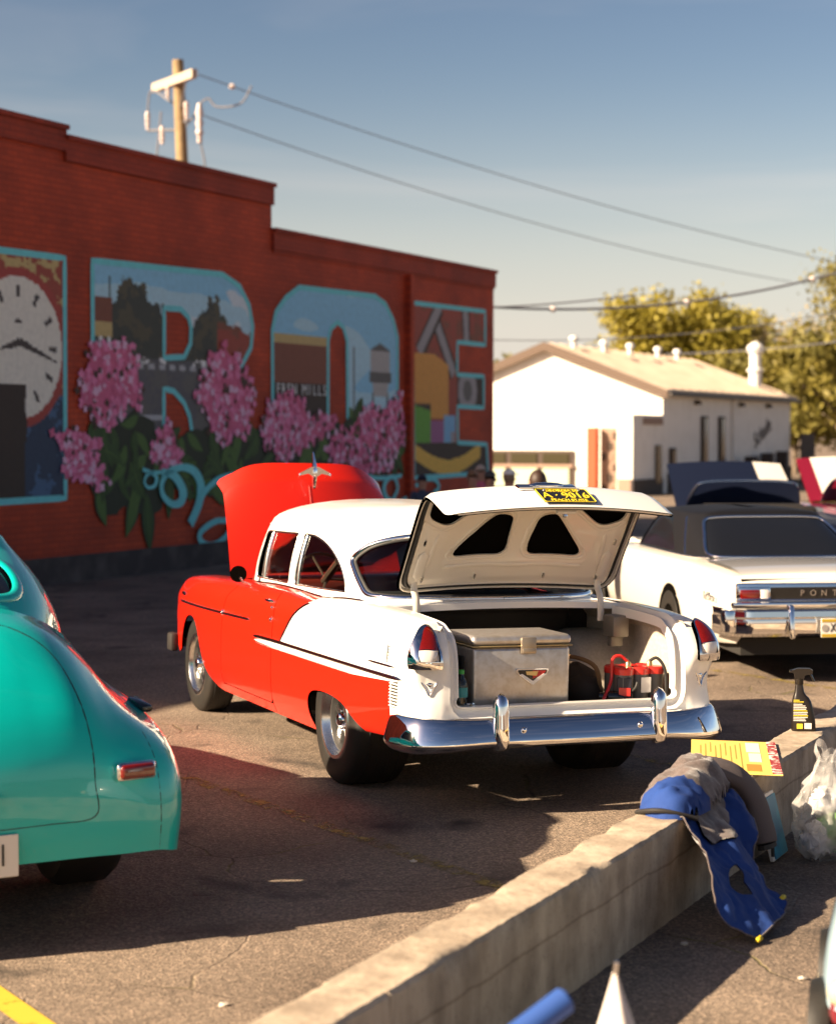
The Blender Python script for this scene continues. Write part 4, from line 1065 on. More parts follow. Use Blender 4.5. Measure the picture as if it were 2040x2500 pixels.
    # taillight on the fender end
    TL = [(15.02, 3.80), (14.98, 4.2), (15.14, 5.0), (15.38, 5.65), (15.78, 6.06), (16.22, 6.0), (16.55, 5.5), (16.74, 4.5), (16.78, 3.80)]
    TLp = cat_([catmull(TL, 6), densify([(16.78, 3.80), (15.02, 3.80)], .15, False)[1:-1]])
    cen = np.array([15.9, 4.75])
    inner = (TLp - cen) * [.66, .80] + cen + [0.14, 0.06]
    sc = np.array([UA, VA])
    tl = panel('taillight', BODY, [TLp * sc, inner[::-1] * sc], M['chrome'], CAR, .02, off=.030, flange=.045, bstep=.012, **kw)
    tag(tl, 'chrome-framed teardrop taillight')
    def tlens(name, vlo, vhi, m):
        q = inner.copy(); q = q[(q[:, 1] >= vlo) & (q[:, 1] <= vhi)]
        mid = []
        lo, hi = inner[:, 1].min(), inner[:, 1].max()
        poly = []
        N = len(inner)
        for i in range(N):          # clip inner outline to the v band
            a, b = inner[i], inner[(i + 1) % N]
            if vlo <= a[1] <= vhi: poly.append(a)
            for vv in (vlo, vhi):
                if (a[1] - vv) * (b[1] - vv) < 0:
                    t = (vv - a[1]) / (b[1] - a[1]); poly.append(a + (b - a) * t)
        poly = np.array(poly) * sc
        c0 = cen * sc
        def LS(U, V):
            base = BODY(U, V)
            uv = np.stack([np.asarray(U, float), np.asarray(V, float)], 1)
            n = surf_normals(BODY, uv)
            r2 = ((uv - c0 - [0, .03]) / [UA * .80, VA * 1.2]) ** 2
            d = np.clip(1 - r2.sum(1), 0, 1)[:, None]
            return base + n * (.016 + .024 * np.sqrt(d))
        return panel(name, LS, [poly], m, tl, .014, flange=.015, bstep=.012, **kw)
    tlens('red_lens', 4.50, 9, M['lens_red'])
    tlens('reverse_lens', 0, 4.46, M['lens_clear'])
    for v in np.linspace(4.62, 5.6, 11):
        hw = np.interp(v, [4.3, 5.0, 5.6, 6.0], [.62, .52, .32, .1])
        trim('lens_ridge', lambda U, V: BODY(U, V), np.array([(u * UA, v * VA) for u in np.linspace(15.98 - hw * .85, 15.98 + hw * .75, 8)]), .004, .003, M['lens_red'], tl, lift=.034 if v < 5.3 else .030, taper=.03, **kw)
    trim('lens_divider', BODY, np.array([(u * UA, 4.48 * VA) for u in np.linspace(15.42, 16.5, 10)]), .010, .008, M['chrome'], tl, lift=.028, **kw)
    # V crest below the taillight
    em = empty('crest_emblem'); em.parent = CAR
    vp = [(15.55, 3.26), (15.95, 3.02), (16.25, 2.78), (16.5, 3.02), (16.78, 3.28)]
    trim('chevron', BODY, catmull(np.array(vp) * sc, 5), .014, .012, M['chrome'], em, taper=.02, **kw)
    trim('shield', BODY, np.array([(15.95, 3.18), (16.22, 3.12), (16.5, 3.2)]) * sc, .036, .010, M['plate_yellow'] if False else M['chrome'], em, taper=.02, **kw)

# --- greenhouse dome
_D = [  # base (x,y,z)         roof edge (x,y,z)
    ((2.22, 0, .965), (1.74, 0, 1.385)), ((2.19, .30, .965), (1.75, .28, 1.380)), ((2.09, .55, .97), (1.775, .48, 1.37)),
    ((1.95, .69, .975), (1.82, .60, 1.352)), ((1.84, .735, .98), (1.80, .648, 1.342)), ((1.62, .745, .985), (1.59, .662, 1.347)),
    ((1.30, .75, .985), (1.28, .669, 1.352)), ((1.0, .75, .985), (.99, .669, 1.353)), ((.70, .746, .98), (.71, .662, 1.352)),
    ((.42, .742, .985), (.47, .648, 1.348)), ((.16, .73, 1.0), (.28, .610, 1.348)), ((-.05, .685, 1.002), (.14, .535, 1.352)),
    ((-.20, .56, 1.0), (.045, .40, 1.362)), ((-.29, .32, 1.0), (-.02, .21, 1.37)), ((-.32, 0, 1.0), (-.04, 0, 1.373))]
_dn = []
for B, R in _D:
    B, R = np.array(B), np.array(R)
    out = np.array([B[0] - np.clip(B[0], .5, 1.5), B[1], 0]); out = out / np.linalg.norm(out)
    C = np.array([np.clip(R[0], .55, 1.30), 0, 1.528 - .012 * abs(np.clip(R[0], .55, 1.30) - .9)])
    col = [B, B + (R - B) * .34 + out * .016, B + (R - B) * .68 + out * .016, R]
    for w_ in (.25, .5, .75, 1.0):
        q = 1 - cos(w_ * pi / 2)
        p = R + (C - R) * q; p[2] = R[2] + (C[2] - R[2]) * sin(w_ * pi / 2)
        col.append(p)
    _dn.append(col)
_S1 = net_surface(_dn)
DA, DB = .22, .12
DOME = lambda U, V: _S1(np.clip(np.asarray(U) / DA, 0, 14), np.minimum(np.asarray(V) / DB, 7))
def _dome_n(uv):
    q = uv.copy(); q[:, 1] = np.minimum(q[:, 1], 6.8 * DB); return q
_sn0 = surf_normals
def surf_normals(S, uv, e=2e-3, flip=False):
    return _sn0(S, _dome_n(uv) if S is DOME else uv, e, flip)
_dx = np.array([c[0][0] for c in _dn])
def dxz(pts):
    P = np.array(pts, float)
    u = np.interp(-P[:, 0], -_dx, np.arange(15)); v = np.interp(P[:, 1], [.985, 1.11, 1.23, 1.35], [0, 1, 2, 3])
    return invert(_S1, P, [0, 2], np.stack([u, v], 1)) * [DA, DB]
ds = np.array([DA, DB])
win_f = dxz(densify(rounded([(1.795, 1.008), (1.15, 1.012), (1.135, 1.315), (1.775, 1.302)], [.03, .03, .03, .05]), .05))
win_q = dxz(densify(cat_([rounded([(.2, 1.022), (1.04, 1.012), (1.03, 1.318), (.8, 1.318)], [0.0, .03, .03, .0])[1:-1], catmull([(.86, 1.315), (.70, 1.29), (.52, 1.24), (.36, 1.165), (.26, 1.09), (.215, 1.03)], 4)]), .05))
back = cat_([catmull(np.array([(14, .2), (12.6, .2), (11.4, .2), (10.85, .28), (10.5, .7), (10.08, 1.35), (9.9, 1.78), (10.2, 2.2), (10.7, 2.55), (11.6, 2.82), (12.8, 2.93), (14, 2.95)]), 5)])
wind = catmull(np.array([(0, 2.85), (1.0, 2.85), (2.0, 2.83), (3.0, 2.72), (3.5, 2.45), (3.66, 1.9), (3.72, 1.0), (3.70, .45), (3.5, .25), (2.5, .2), (0, .2)]), 5)
for mir in (False, True):
    kw = dict(mirror=mir)
    outer = cat_([densify(np.array([(0, .0), (14, 0)]) * ds, .06, False), back * ds, densify(np.array([(14, 7.0), (0, 7.0)]) * ds, .06, False), wind * ds])
    panel('roof', DOME, [outer, win_f[::-1], win_q[::-1]], M['white'], CAR, .05, flange=.03, **kw)
    for nm, lp, mt in (('side_window', win_f, 'glass'), ('quarter_window', win_q, 'glass')):
        g = panel(nm, DOME, [lp], M[mt], CAR, .08, off=-.016, flange=0, **kw)
        trim('window_seal', DOME, np.vstack([lp, lp[:2]]), .012, .005, M['alu'], g, **kw)
    g = panel('rear_window', DOME, [cat_([back * ds, densify(np.array([(14, 2.95), (14, .2)]) * ds, .08, False)[1:-1]])], M['glass_dark'], CAR, .08, off=-.010, flange=0, **kw)
    trim('window_chrome', DOME, back * ds, .034, .016, M['chrome'], g, **kw)
    trim('window_rubber', DOME, ((back - [14, 1.5]) * [.965, .93] + [14, 1.5]) * ds, .024, .008, M['black'], g, **kw)
    panel('windshield', DOME, [cat_([wind * ds, densify(np.array([(0, .2), (0, 2.85)]) * ds, .08, False)[1:-1]])], M['glass'], CAR, .08, off=-.010, flange=0, **kw)
    # vent post in the door window, drip rail, mirror
    p0 = dxz([(1.655, z) for z in np.linspace(1.012, 1.305, 8)])
    trim('vent_post', DOME, p0, .022, .014, M['alu'], CAR, lift=-.012, **kw)
    trim('vent_post', DOME, dxz([(1.70, z) for z in np.linspace(1.012, 1.305, 8)]), .016, .010, M['black'], CAR, lift=-.014, **kw)
    trim('vent_post', DOME, dxz([(1.012, z) for z in np.linspace(1.02, 1.312, 8)]), .03, .010, M['alu'], CAR, lift=-.010, **kw)
    trim('drip_rail', DOME, np.array([(u, 3.03) for u in np.linspace(3.7, 8.9, 40)]) * ds, .012, .010, M['white'], CAR, taper=.05, **kw)
    sg = -1 if mir else 1
# mirror on the driver's side
mb = MB(); mb.tube([(1.70, .80, .955), (1.70, .86, .98), (1.70, .88, 1.01)], .009)
mr = mb.build('side_mirror', M['chrome'], CAR)
mb = MB(); mb.lathe([(0.0, -.035), (.025, -.033), (.044, -.02), (.053, 0), (.053, .005)], 24, axis='x')
mb.build('mirror_shell', M['chrome'], mr, loc=(1.72, .885, 1.03), rot=(0, pi, radians(-12)))
mb = MB(); mb.lathe([(0, -.004), (.051, -.004), (.051, .004)], 24, axis='x')
mb.build('mirror_face', M['void'], mr, loc=(1.713, .885, 1.03), rot=(0, 0, radians(-12)))

# --- rear deck under the back window
nx, ny = 8, 25
P = np.zeros((nx, ny, 3))
by = np.array([c[0][1] for c in _dn[9:]]); bx_ = np.array([c[0][0] for c in _dn[9:]])
for j, t in enumerate(np.linspace(-1, 1, ny)):
    for i in range(nx):
        f = i / (nx - 1)
        xf = np.interp(abs(t) * .735, by[::-1], bx_[::-1]) + .03
        x = xf + (-.40 - xf) * f
        yi = np.interp(-x, [-.2, .2, .5, 1], [.73, .71, .688, .68])
        P[i, j] = (x, t * yi, 1.0 + .018 * (1 - t * t) - .004 * f)
mb = MB(); mb.grid(P)
e = P[-1]
mb.grid(np.array([e, e + [.0, 0, -.035], e + [.06, 0, -.04]]))
mb.build('rear_deck', M['white'], CAR, smooth=50)

# --- trunk opening: gutter, sill, inner skins
prof = catmull([(-.40, .684, 1.001), (-.6, .683, .998), (-.8, .682, .990), (-.93, .681, .978), (-.99, .679, .954), (-1.035, .675, .930), (-1.075, .675, .895), (-1.10, .675, .85), (-1.12, .675, .77), (-1.13, .675, .64), (-1.13, .67, .575), (-1.13, .655, .535), (-1.13, .62, .505), (-1.13, .55, .498), (-1.13, .3, .498), (-1.13, 0, .498)], 4)
cen = np.array([-.6, 0, .75])
for mir in (False, True):
    g = []
    for p in prof:
        inw = np.array([0, -1.0, 0]) if p[2] > .60 else (np.array([0, -np.clip((p[2] - .50) / .1, 0, 1), 1 - np.clip((p[2] - .50) / .1, 0, 1) * .75]))
        inw = inw / np.linalg.norm(inw)
        if p[0] > -.95: dep = np.array([0, 0, -1.0])
        else:
            k = np.clip((-.95 - p[0]) / .17, 0, 1); dep = np.array([sin(k * pi / 2), 0, -cos(k * pi / 2)])
        g.append([p, p + inw * .010 + dep * .012, p + inw * .020 + dep * .030, p + inw * .042 + dep * .034, p + inw * .048 + dep * .018, p + inw * .054 + dep * .018, p + inw * .056 + dep * .07])
    g = np.array(g)
    if mir: g = g * [1, -1, 1]
    mb = MB(); mb.grid(g)
    mb.build('trunk_gutter', M['white'], CAR, smooth=60)
    # lower rear panel below the opening
    y0 = .675 if not mir else -.675
    rows = []
    for z, x in ((.512, -1.131), (.498, -1.134), (.47, -1.13), (.44, -1.127), (.39, -1.12)):
        rows.append([(x - .012 * (1 - (t * t)) , y0 * t, z) for t in np.linspace(1, 0, 14)])
    rows = [[(x, y, z) for (x, y, z) in r] for r in rows]
    cr = [[(-1.13, y0, .575 if k < 9 else .5)] for k in range(1)]
    mb = MB(); mb.grid(np.array(rows[1:]))
    fil = [(-1.1305, y0, .60), (-1.1305, y0 * .9925, .575), (-1.1305, y0 * .97, .535), (-1.1305, y0 * .918, .505), (-1.1305, y0 * .815, .4975), (-1.1305, y0, .4975)]
    mb.add(fil, [tuple(range(6))])
    mb.build('rear_panel', M['white'], CAR, smooth=40)
    # trunk side skin and wheelhouse
    s = -1 if mir else 1
    mb = MB()
    mb.grid(np.array([[(x, s * (.74 - .05 * (z > .9)), z) for z in (.47, .6, .75, .88, .955)] for x in np.linspace(-1.06, .1, 10)]))
    mb.grid(np.array([[(-1.06, s * y, z) for z in (.47, .6, .75, .88)] for y in (.74, .70, .655)]))
    sk = mb.build('trunk_side', M['greycloth'], CAR, smooth=30)
    A = []
    for a in np.linspace(0, pi, 18):
        A.append([(-.02 + (.40 + r_) * cos(a), s * y, .44 + (.38 + r_ * .9) * sin(a)) for y, r_ in ((.75, .0), (.56, .0), (.50, -.02), (.46, -.07), (.45, -.14), (.45, -.37))])
    mb = MB(); mb.grid(np.array(A)); mb.build('wheelhouse', M['greycloth'], CAR, smooth=50)
mb = MB(); mb.box((-.48, 0, .485), (1.2, 1.48, .02)); mb.build('trunk_floor', M['dark'], CAR)
mb = MB(); mb.box((.12, 0, .73), (.02, 1.48, .52)); mb.build('trunk_bulkhead', M['under'], CAR)
# hinge bracket on the right inner side
mb = MB(); mb.rbox((-.50, -.60, .88), (.13, .10, .12), .012); mb.rbox((-.46, -.62, .80), (.05, .08, .08), .01)
mb.build('hinge_bracket', mat('bracket_paint', (.22, .20, .17), .45, metal=.4), CAR)

# --- trunk lid, open
_pl = catmull([(-.30, 1.065), (-.40, 1.215), (-.505, 1.365), (-.59, 1.485), (-.645, 1.555), (-.69, 1.597), (-.745, 1.615), (-.82, 1.602), (-.93, 1.562), (-1.045, 1.515)], 8)
_pd = np.concatenate([[0], np.cumsum(np.linalg.norm(np.diff(_pl, axis=0), axis=1))]); LIDL = _pd[-1]
def LID(U, V):          # U across (y), V along the profile
    U = np.asarray(U, float); V = np.asarray(V, float)
    x = np.interp(V, _pd, _pl[:, 0]); z = np.interp(V, _pd, _pl[:, 1])
    e = .02
    tx = np.interp(V + e, _pd, _pl[:, 0]) - np.interp(V - e, _pd, _pl[:, 0]); tz = np.interp(V + e, _pd, _pl[:, 1]) - np.interp(V - e, _pd, _pl[:, 1])
    l = np.sqrt(tx * tx + tz * tz) + 1e-9; nxx, nzz = -tz / l, tx / l   # towards the front / up when open
    nxx, nzz = tz / l, -tx / l
    k = .045 * (1 - (U / .66) ** 2) - .022 * np.clip((np.abs(U) - .60) / .06, 0, 1) ** 2
    return np.stack([x + nxx * k, U, z + nzz * k], 1)
def lid_out(mg, r0=.12, r1=.07):
    a, b = .66 - mg, LIDL - mg
    return densify(rounded([(-a, mg), (a, mg), (a, b), (-a, b)], [r0, r0, r1, r1], 6), .05)
LIDO = empty('trunk_lid'); LIDO.parent = CAR
_c = LID(np.array([0.]), np.array([.3]))[0]; _n = surf_normals(LID, np.array([[0, .3]]))[0]
FL = _n[0] < 0          # want outer normal pointing forward/up
panel('lid_skin', LID, [lid_out(0)], M['white'], LIDO, .045, flip=FL, flange=.018)
panel('lid_cavity', LID, [lid_out(.02)], M['void'], LIDO, .08, flip=FL, flange=0, off=-.012)  # black sheet, painted-in shade for the hollow behind the openings
def lidpoly(pts, r): return densify(rounded(pts, r, 5), .03)
h1 = lidpoly([(.42, .25), (.055, .25), (.075, .52), (.17, .54)], [.09, .07, .07, .06])
h2 = lidpoly([(-.42, .25), (-.055, .25), (-.075, .52), (-.17, .54)], [.09, .07, .07, .06])
h3 = lidpoly([(.585, .52), (.46, .455), (.17, .66), (.30, .88), (.585, .88)], [.04, .06, .04, .05, .05])
h4 = lidpoly([(-.585, .52), (-.46, .455), (-.17, .66), (-.30, .88), (-.585, .88)], [.04, .06, .04, .05, .05])
slots = [lidpoly(rounded([(y - .006, v - .018), (y + .006, v - .018), (y + .006, v + .018), (y - .006, v + .018)], .006, 3), 0) for y, v in ((.53, .115), (.21, .115), (-.21, .115), (-.53, .115), (.57, .36), (-.57, .36))]
inn = lid_out(.05, .09, .05)
def LIDIN(U, V):
    P = LID(U, V); n = surf_normals(LID, np.stack([np.asarray(U, float), np.asarray(V, float)], 1), flip=FL)
    U = np.asarray(U); V = np.asarray(V)
    rim = np.minimum(np.minimum(.615 - np.abs(U), V - .045), LIDL - .045 - V)
    d = .022 + .022 * np.clip(rim / .06, 0, 1) ** 1.0
    for hh, rr in ((h1, .07), (h2, .07), (h3, .07), (h4, .07)):      # pressed-in rims round the openings
        c = hh.mean(0); a = np.abs(np.asarray(hh) - c).max(0) + .05
        q = ((U - c[0]) / a[0]) ** 2 + ((V - c[1]) / a[1]) ** 2
        d = d - .018 * np.clip(1.25 - q, 0, 1)
    d = d + .008 * np.exp(-((V - .20) / .03) ** 2) * (np.abs(U) < .42)
    return P - n * d[:, None]
def _lidin_panel():
    global surf_normals
    return panel('lid_inner_frame', LIDIN, [inn, h1, h2, h3, h4] + slots, M['cream'], LIDO, .026, flip=not FL, flange=-.012, bstep=.02)
_lidin_panel()
for hh in (h1, h2, h3, h4):
    c_ = hh.mean(0); big = (hh - c_) * 1.17 + c_; big = big[(np.abs(big[:, 0]) < .60) & (big[:, 1] < LIDL - .07)]
    if len(big) < len(hh):
        k_ = int(np.argmax(np.linalg.norm(np.roll(big, -1, 0) - big, axis=1))); big = np.roll(big, -k_ - 1, 0)
    else: big = np.vstack([big, big[:2]])
    trim('pressed_rib', LIDIN, big, .022, .007, M['cream'], LIDO, flip=not FL)
for pth in ([(-.44, .185), (.44, .185)], [(.52, .18), (.50, .42)], [(-.52, .18), (-.50, .42)]):
    trim('pressed_rib', LIDIN, densify(pth, .04, False), .03, .008, M['cream'], LIDO, flip=not FL, taper=.03)
for yy in (.555, -.555):
    trim('hinge_plate', LIDIN, np.array([(yy, v) for v in np.linspace(.10, .30, 8)]), .06, .010, M['cream'], LIDO, flip=not FL, taper=.01)
sl = lid_out(.033, .11, .06)
trim('lid_seal', LID, np.vstack([sl, sl[:2]]), .022, .026, M['black'], LIDO, flip=not FL, lift=.010)
lt = trim('lid_lip', LID, np.vstack([lid_out(.006), lid_out(.006)[:2]]), .016, .016, M['cream'], LIDO, flip=not FL, lift=.006)
# latch
q = LID(np.array([-.02]), np.array([LIDL - .06]))[0]; n = -surf_normals(LID, np.array([[0, LIDL - .06]]), flip=FL)[0]
mb = MB(); mb.rbox(q + n * .035, (.06, .11, .03), .006, rot=(0, radians(-70), 0)); mb.rbox(q + n * .06, (.05, .022, .022), .004, rot=(0, radians(-70), 0), m=1)
mb.build('lid_latch', [M['cream'], M['chrome']], LIDO)
# chrome handle and number plate on the outer lip
def lidframe(y, v, up):
    p = LID(np.array([y]), np.array([v]))[0]; nn = Vector(surf_normals(LID, np.array([[y, v]]), flip=FL)[0])
    t = Vector(LID(np.array([y]), np.array([v + .02]))[0] - p).normalized(); right = t.cross(nn) * -1
    # local X = to the viewer's right (−y), local Y = up the plate, local Z = out
    X = Vector((0, -1, 0)); Z = nn; Y = Z.cross(X).normalized(); X = Y.cross(Z)
    Mx = Matrix((X, Y, Z)).transposed().to_4x4(); Mx.translation = Vector(p) + nn * up
    return Mx
Mh = lidframe(0.02, LIDL - .235, .008)
mb = MB(); mb.rbox((0, 0, 0), (.34, .055, .022), .01, 2); mb.sphere((0, -.006, .014), (.10, .02, .014)); mb.v = [Mh @ Vector(v) for v in mb.v]
mb.build('lid_handle', M['chrome'], LIDO)
Mp = lidframe(-.03, LIDL - .105, .014) @ Matrix.Rotation(radians(3), 4, 'X')
mb = MB(); mb.rbox((0, 0, 0), (.305, .152, .004), .0019, 1); mb.v = [Mp @ Vector(v) for v in mb.v]
pl = mb.build('license_plate', M['plate_black'], LIDO); tag(pl, 'black license plate with yellow lettering')
fr = rounded([(-.148, -.072), (.148, -.072), (.148, .072), (-.148, .072)], .012)
mb = MB(); mb.tube([Mp @ Vector((a, b, .003)) for a, b in fr + fr[:1]], .0022, 6); mb.build('plate_border', M['plate_yellow'], pl)
T = Matrix.Translation
text_mesh('plate_text', 'A · 9016', .088, M['plate_yellow'], pl, Mp @ T((0, -.002, .004)), font_w=.88)
text_mesh('plate_text', 'GEORGIA 55', .034, M['plate_yellow'], pl, Mp @ T((.0, .052, .004)))
text_mesh('plate_text', 'PEACH STATE', .034, M['plate_yellow'], pl, Mp @ T((.0, -.055, .004)))
for a in (-.10, .10):
    mb = MB(); mb.sphere(Mp @ Vector((a, .058, .004)), .007, 8, 6); mb.build('plate_bolt', M['chrome'], pl)
# hinge arms
for s in (1, -1):
    y = .555 * s
    pts = catmull([(-.405, y, .90), (-.405, y, .97), (-.395, y, 1.03), (-.36, y, 1.09), (-.375, y, 1.16), (-.425, y, 1.235)], 5)
    mb = MB(); mb.tube(pts, .020, 8, flat=.4, upv=(1, 0, .25)); mb.build('lid_hinge', M['cream'], CAR)

# --- rear bumper
_bp = catmull([(-.88, .905), (-.97, .905), (-1.08, .88), (-1.16, .82), (-1.215, .68), (-1.235, .45), (-1.245, .2), (-1.247, 0), (-1.245, -.2), (-1.235, -.45), (-1.215, -.68), (-1.16, -.82), (-1.08, -.88), (-.97, -.905), (-.88, -.905)], 5)
_bs = [(-.06, .490), (-.035, .506), (-.018, .508), (-.006, .500), (.010, .475), (.024, .447), (.035, .420), (.041, .402), (.0425, .394), (.040, .386), (.030, .374), (.012, .362), (-.02, .360)]
tg = np.gradient(_bp, axis=0); tg /= np.linalg.norm(tg, axis=1, keepdims=True); nr = np.stack([tg[:, 1], -tg[:, 0]], 1)
if nr[len(nr) // 2][0] > 0: nr = -nr
G = []
for i, (p, n) in enumerate(zip(_bp, nr)):
    e = min(1, min(i, len(_bp) - 1 - i) / 5.0); e = .35 + .65 * sqrt(e)
    dz = -.012 * np.clip((abs(p[1]) - .5) / .35, 0, 1)
    sw = 1 + .22 * np.clip((abs(p[1]) - .55) / .3, 0, 1)
    G.append([(p[0] + n[0] * d * e, p[1] + n[1] * d * e, .43 + (z - .43) * sw * (0.55 + .45 * e) + dz) for d, z in _bs])
BM = empty('rear_bumper'); BM.parent = CAR
mb = MB(); mb.grid(np.array(G)); bb = mb.build('bumper_bar', M['chrome'], BM, smooth=True)
for s in (1, -1):
    rows = []
    for t, z in enumerate((.345, .36, .40, .46, .52, .565, .60, .622, .63)):
        k = (.55, .8, 1, 1, .98, .95, .82, .5, .05)[t]; out = (.03, .055, .062, .058, .052, .05, .042, .022, .0)[t]
        rows.append([(-1.235 - out * (max(0, sin(a)) ** .7) , s * .448 + cos(a) * .044 * k, z + .006 * sin(a)) for a in np.linspace(-.25, pi + .25, 15)])
    mb = MB(); mb.grid(np.array(rows)); mb.build('bumper_guard', M['chrome'], BM, smooth=True)
for y in (.74, .33, -.33, -.74):
    mb = MB(); mb.sphere((-1.265 + (.05 if abs(y) > .6 else 0), y, .415 if abs(y) > .6 else .45), .016, 10, 6); mb.build('bumper_bolt', M['chrome'], BM)

# --- hood, open
def HOOD(U, V):      # U: y, V: 0 (cowl) .. 1 (nose)
    U = np.asarray(U, float); V = np.asarray(V, float)
    k = 1 - (U / .62) ** 2
    x = 2.60 + .36 * V - .10 * k * (.4 + .6 * V) + .05 * np.clip(V - .85, 0, 1) * 6
    z = .93 + .79 * V - .15 * (np.abs(U) / .62) ** 5 * V ** 3 
    fl_ = np.clip((V - .86) / .14, 0, 1) * np.clip((np.abs(U) - .54) / .09, 0, 1)
    return np.stack([x + .10 + .03 * fl_, U * (1 - .06 * V + .035 * fl_), z + .02 * fl_], 1)
HD = empty('hood'); HD.parent = CAR
lp = densify(rounded([(-.63, 0), (.63, 0), (.63, 1), (-.63, 1)], .03), .06)
fl = surf_normals(HOOD, np.array([[0, .5]]))[0][0] > 0
panel('hood_skin', HOOD, [lp], M['red'], HD, .05, flip=fl, flange=.025)
panel('hood_lining', HOOD, [densify(rounded([(-.6, 0.03), (.6, 0.03), (.6, .97), (-.6, .97)], .03), .06)], M['red'], HD, .08, flip=not fl, flange=0, off=.03)
trim('hood_ridge', HOOD, np.array([(0, v) for v in np.linspace(.05, .80, 20)]), .012, .005, M['red'], HD, flip=fl)
mb = MB()
mb.tube(catmull([(2.86, 0, 1.545), (2.85, 0, 1.60), (2.85, 0, 1.66), (2.865, 0, 1.73), (2.89, 0, 1.80)], 4), [.008] + list(np.linspace(.012, .022, 8)) + list(np.linspace(.022, .006, 8)), 8)
wing = [(0, 1.70), (.03, 1.695), (.11, 1.655), (.115, 1.635), (.05, 1.65), (.0, 1.62), (-.05, 1.65), (-.115, 1.635), (-.11, 1.655), (-.03, 1.695)]
mb.prism([(a, b) for a, b in wing], 2.838, 2.850, axis='x')
for s in (-1, 1): mb.tube([(2.84, .10 * s, 1.645), (2.90, .10 * s, 1.62)], .006, 6); mb.sphere((2.845, .112 * s, 1.642), (.012, .008, .014), 8, 6)
mb.build('hood_ornament', M['chrome'], HD, loc=(-.055, 0, .0))

# --- front end, engine bay, underbody
mb = MB(); mb.box((2.35, 0, .62), (.03, 1.36, .62)); mb.box((2.9, 0, .30), (1.1, 1.1, .1)); mb.rbox((2.85, 0, .62), (.62, .5, .45), .04)
mb.box((3.44, 0, .66), (.04, 1.2, .42)); mb.build('engine_bay', M['under'], CAR)
mb = MB(); mb.box((1.9, 0, .27), (3.2, 1.30, .05)); mb.box((1.6, 0, .36), (1.7, 1.66, .14)); mb.box((-.72, 0, .43), (.6, 1.0, .09)); mb.tube([(0, -.55, .33), (0, .55, .33)], .05); mb.sphere((0, 0, .33), (.14, .13, .14))
mb.tube([(2.921, -.55, .32), (2.921, .55, .32)], .04); mb.tube([(1.8, .35, .2), (.3, .4, .19), (.1, .42, .2)], .035, 10)
mb.build('underbody', M['under'], CAR)
mb = MB(); mb.grid(np.array([[(3.50 - .18 * abs(t) ** 2.5, .80 * t, z) for z in (.40, .43, .50, .56, .58)] for t in np.linspace(-1, 1, 24)])); mb.grid(np.array([[(3.52 - .18 * abs(t) ** 2.5 + .03 * sin(a), .80 * t, .45 + .06 * cos(a)) for a in np.linspace(0, pi, 7)] for t in np.linspace(-1, 1, 24)]))
mb.build('front_bumper', M['chrome'], CAR)
mb = MB(); mb.rbox((3.40, .84, .43), (.12, .06, .13), .02); mb.build('bumper_end', M['dark'], CAR)  # dark colour stands in for shade on the chrome bumper end
for s in (1, -1):
    mb = MB(); mb.lathe([(0, .03), (.05, .025), (.085, .0), (.10, -.01), (.105, -.06)], 20, axis='x'); mb.build('headlight', M['chrome'], CAR, loc=(3.42, .62 * s, .74))
mb = MB(); mb.box((3.50, 0, .70), (.02, .95, .22)); 
for k in range(9): mb.box((3.512, 0, .61 + k * .022), (.012, .93, .006), m=1)
mb.build('grille', [M['dark'], M['chrome']], CAR)

# --- cabin
mb = MB(); mb.rbox((1.95, 0, .93), (.34, 1.36, .16), .05, 3); mb.box((1.88, 0, .86), (.2, 1.3, .14)); dsh = mb.build('dashboard', mat('dash_paint', (.16, .02, .012), .35, coat=.4), CAR)
mb = MB(); mb.rbox((.98, 0, .55), (.5, 1.3, .2), .06, 3); mb.rbox((.72, 0, .78), (.16, 1.3, .42), .06, 3, rot=(0, radians(-10), 0)); mb.build('front_seat', M['dark'], CAR)
mb = MB(); mb.rbox((.30, 0, .55), (.45, 1.2, .18), .06, 3); mb.rbox((.12, 0, .78), (.14, 1.2, .36), .05, 3, rot=(0, radians(-14), 0)); mb.box((-.08, 0, .965), (.36, 1.26, .02)); mb.build('rear_seat', M['dark'], CAR)
SW = Matrix.Translation((1.58, .36, .99)) @ Matrix.Rotation(radians(-62), 4, 'Y')
mb = MB(); ring = [SW @ Vector((.19 * cos(a), .19 * sin(a), 0)) for a in np.linspace(0, 2 * pi, 37)]; mb.tube(ring, .012, 8, cap=False)
for a in (0.3, pi - .3, pi * 1.5): mb.tube([SW @ Vector((.19 * cos(a), .19 * sin(a), 0)), SW @ Vector((0, 0, .03))], .008, 6)
mb.tube([SW @ Vector((0, 0, .0)), SW @ Vector((0, 0, .3))], .025, 8)
mb.build('steering_wheel', mat('wheel_rim_dark', (.05, .035, .025), .3, coat=.5), CAR)
mb = MB(); mb.box((1.2, 0, .40), (2.2, 1.5, .03)); mb.build('cabin_floor', M['dark'], CAR)
for s in (1, -1):
    mb = MB(); mb.box((1.15, s * .745, .70), (1.9, .02, .52)); mb.build('door_lining', M['dark'], CAR)

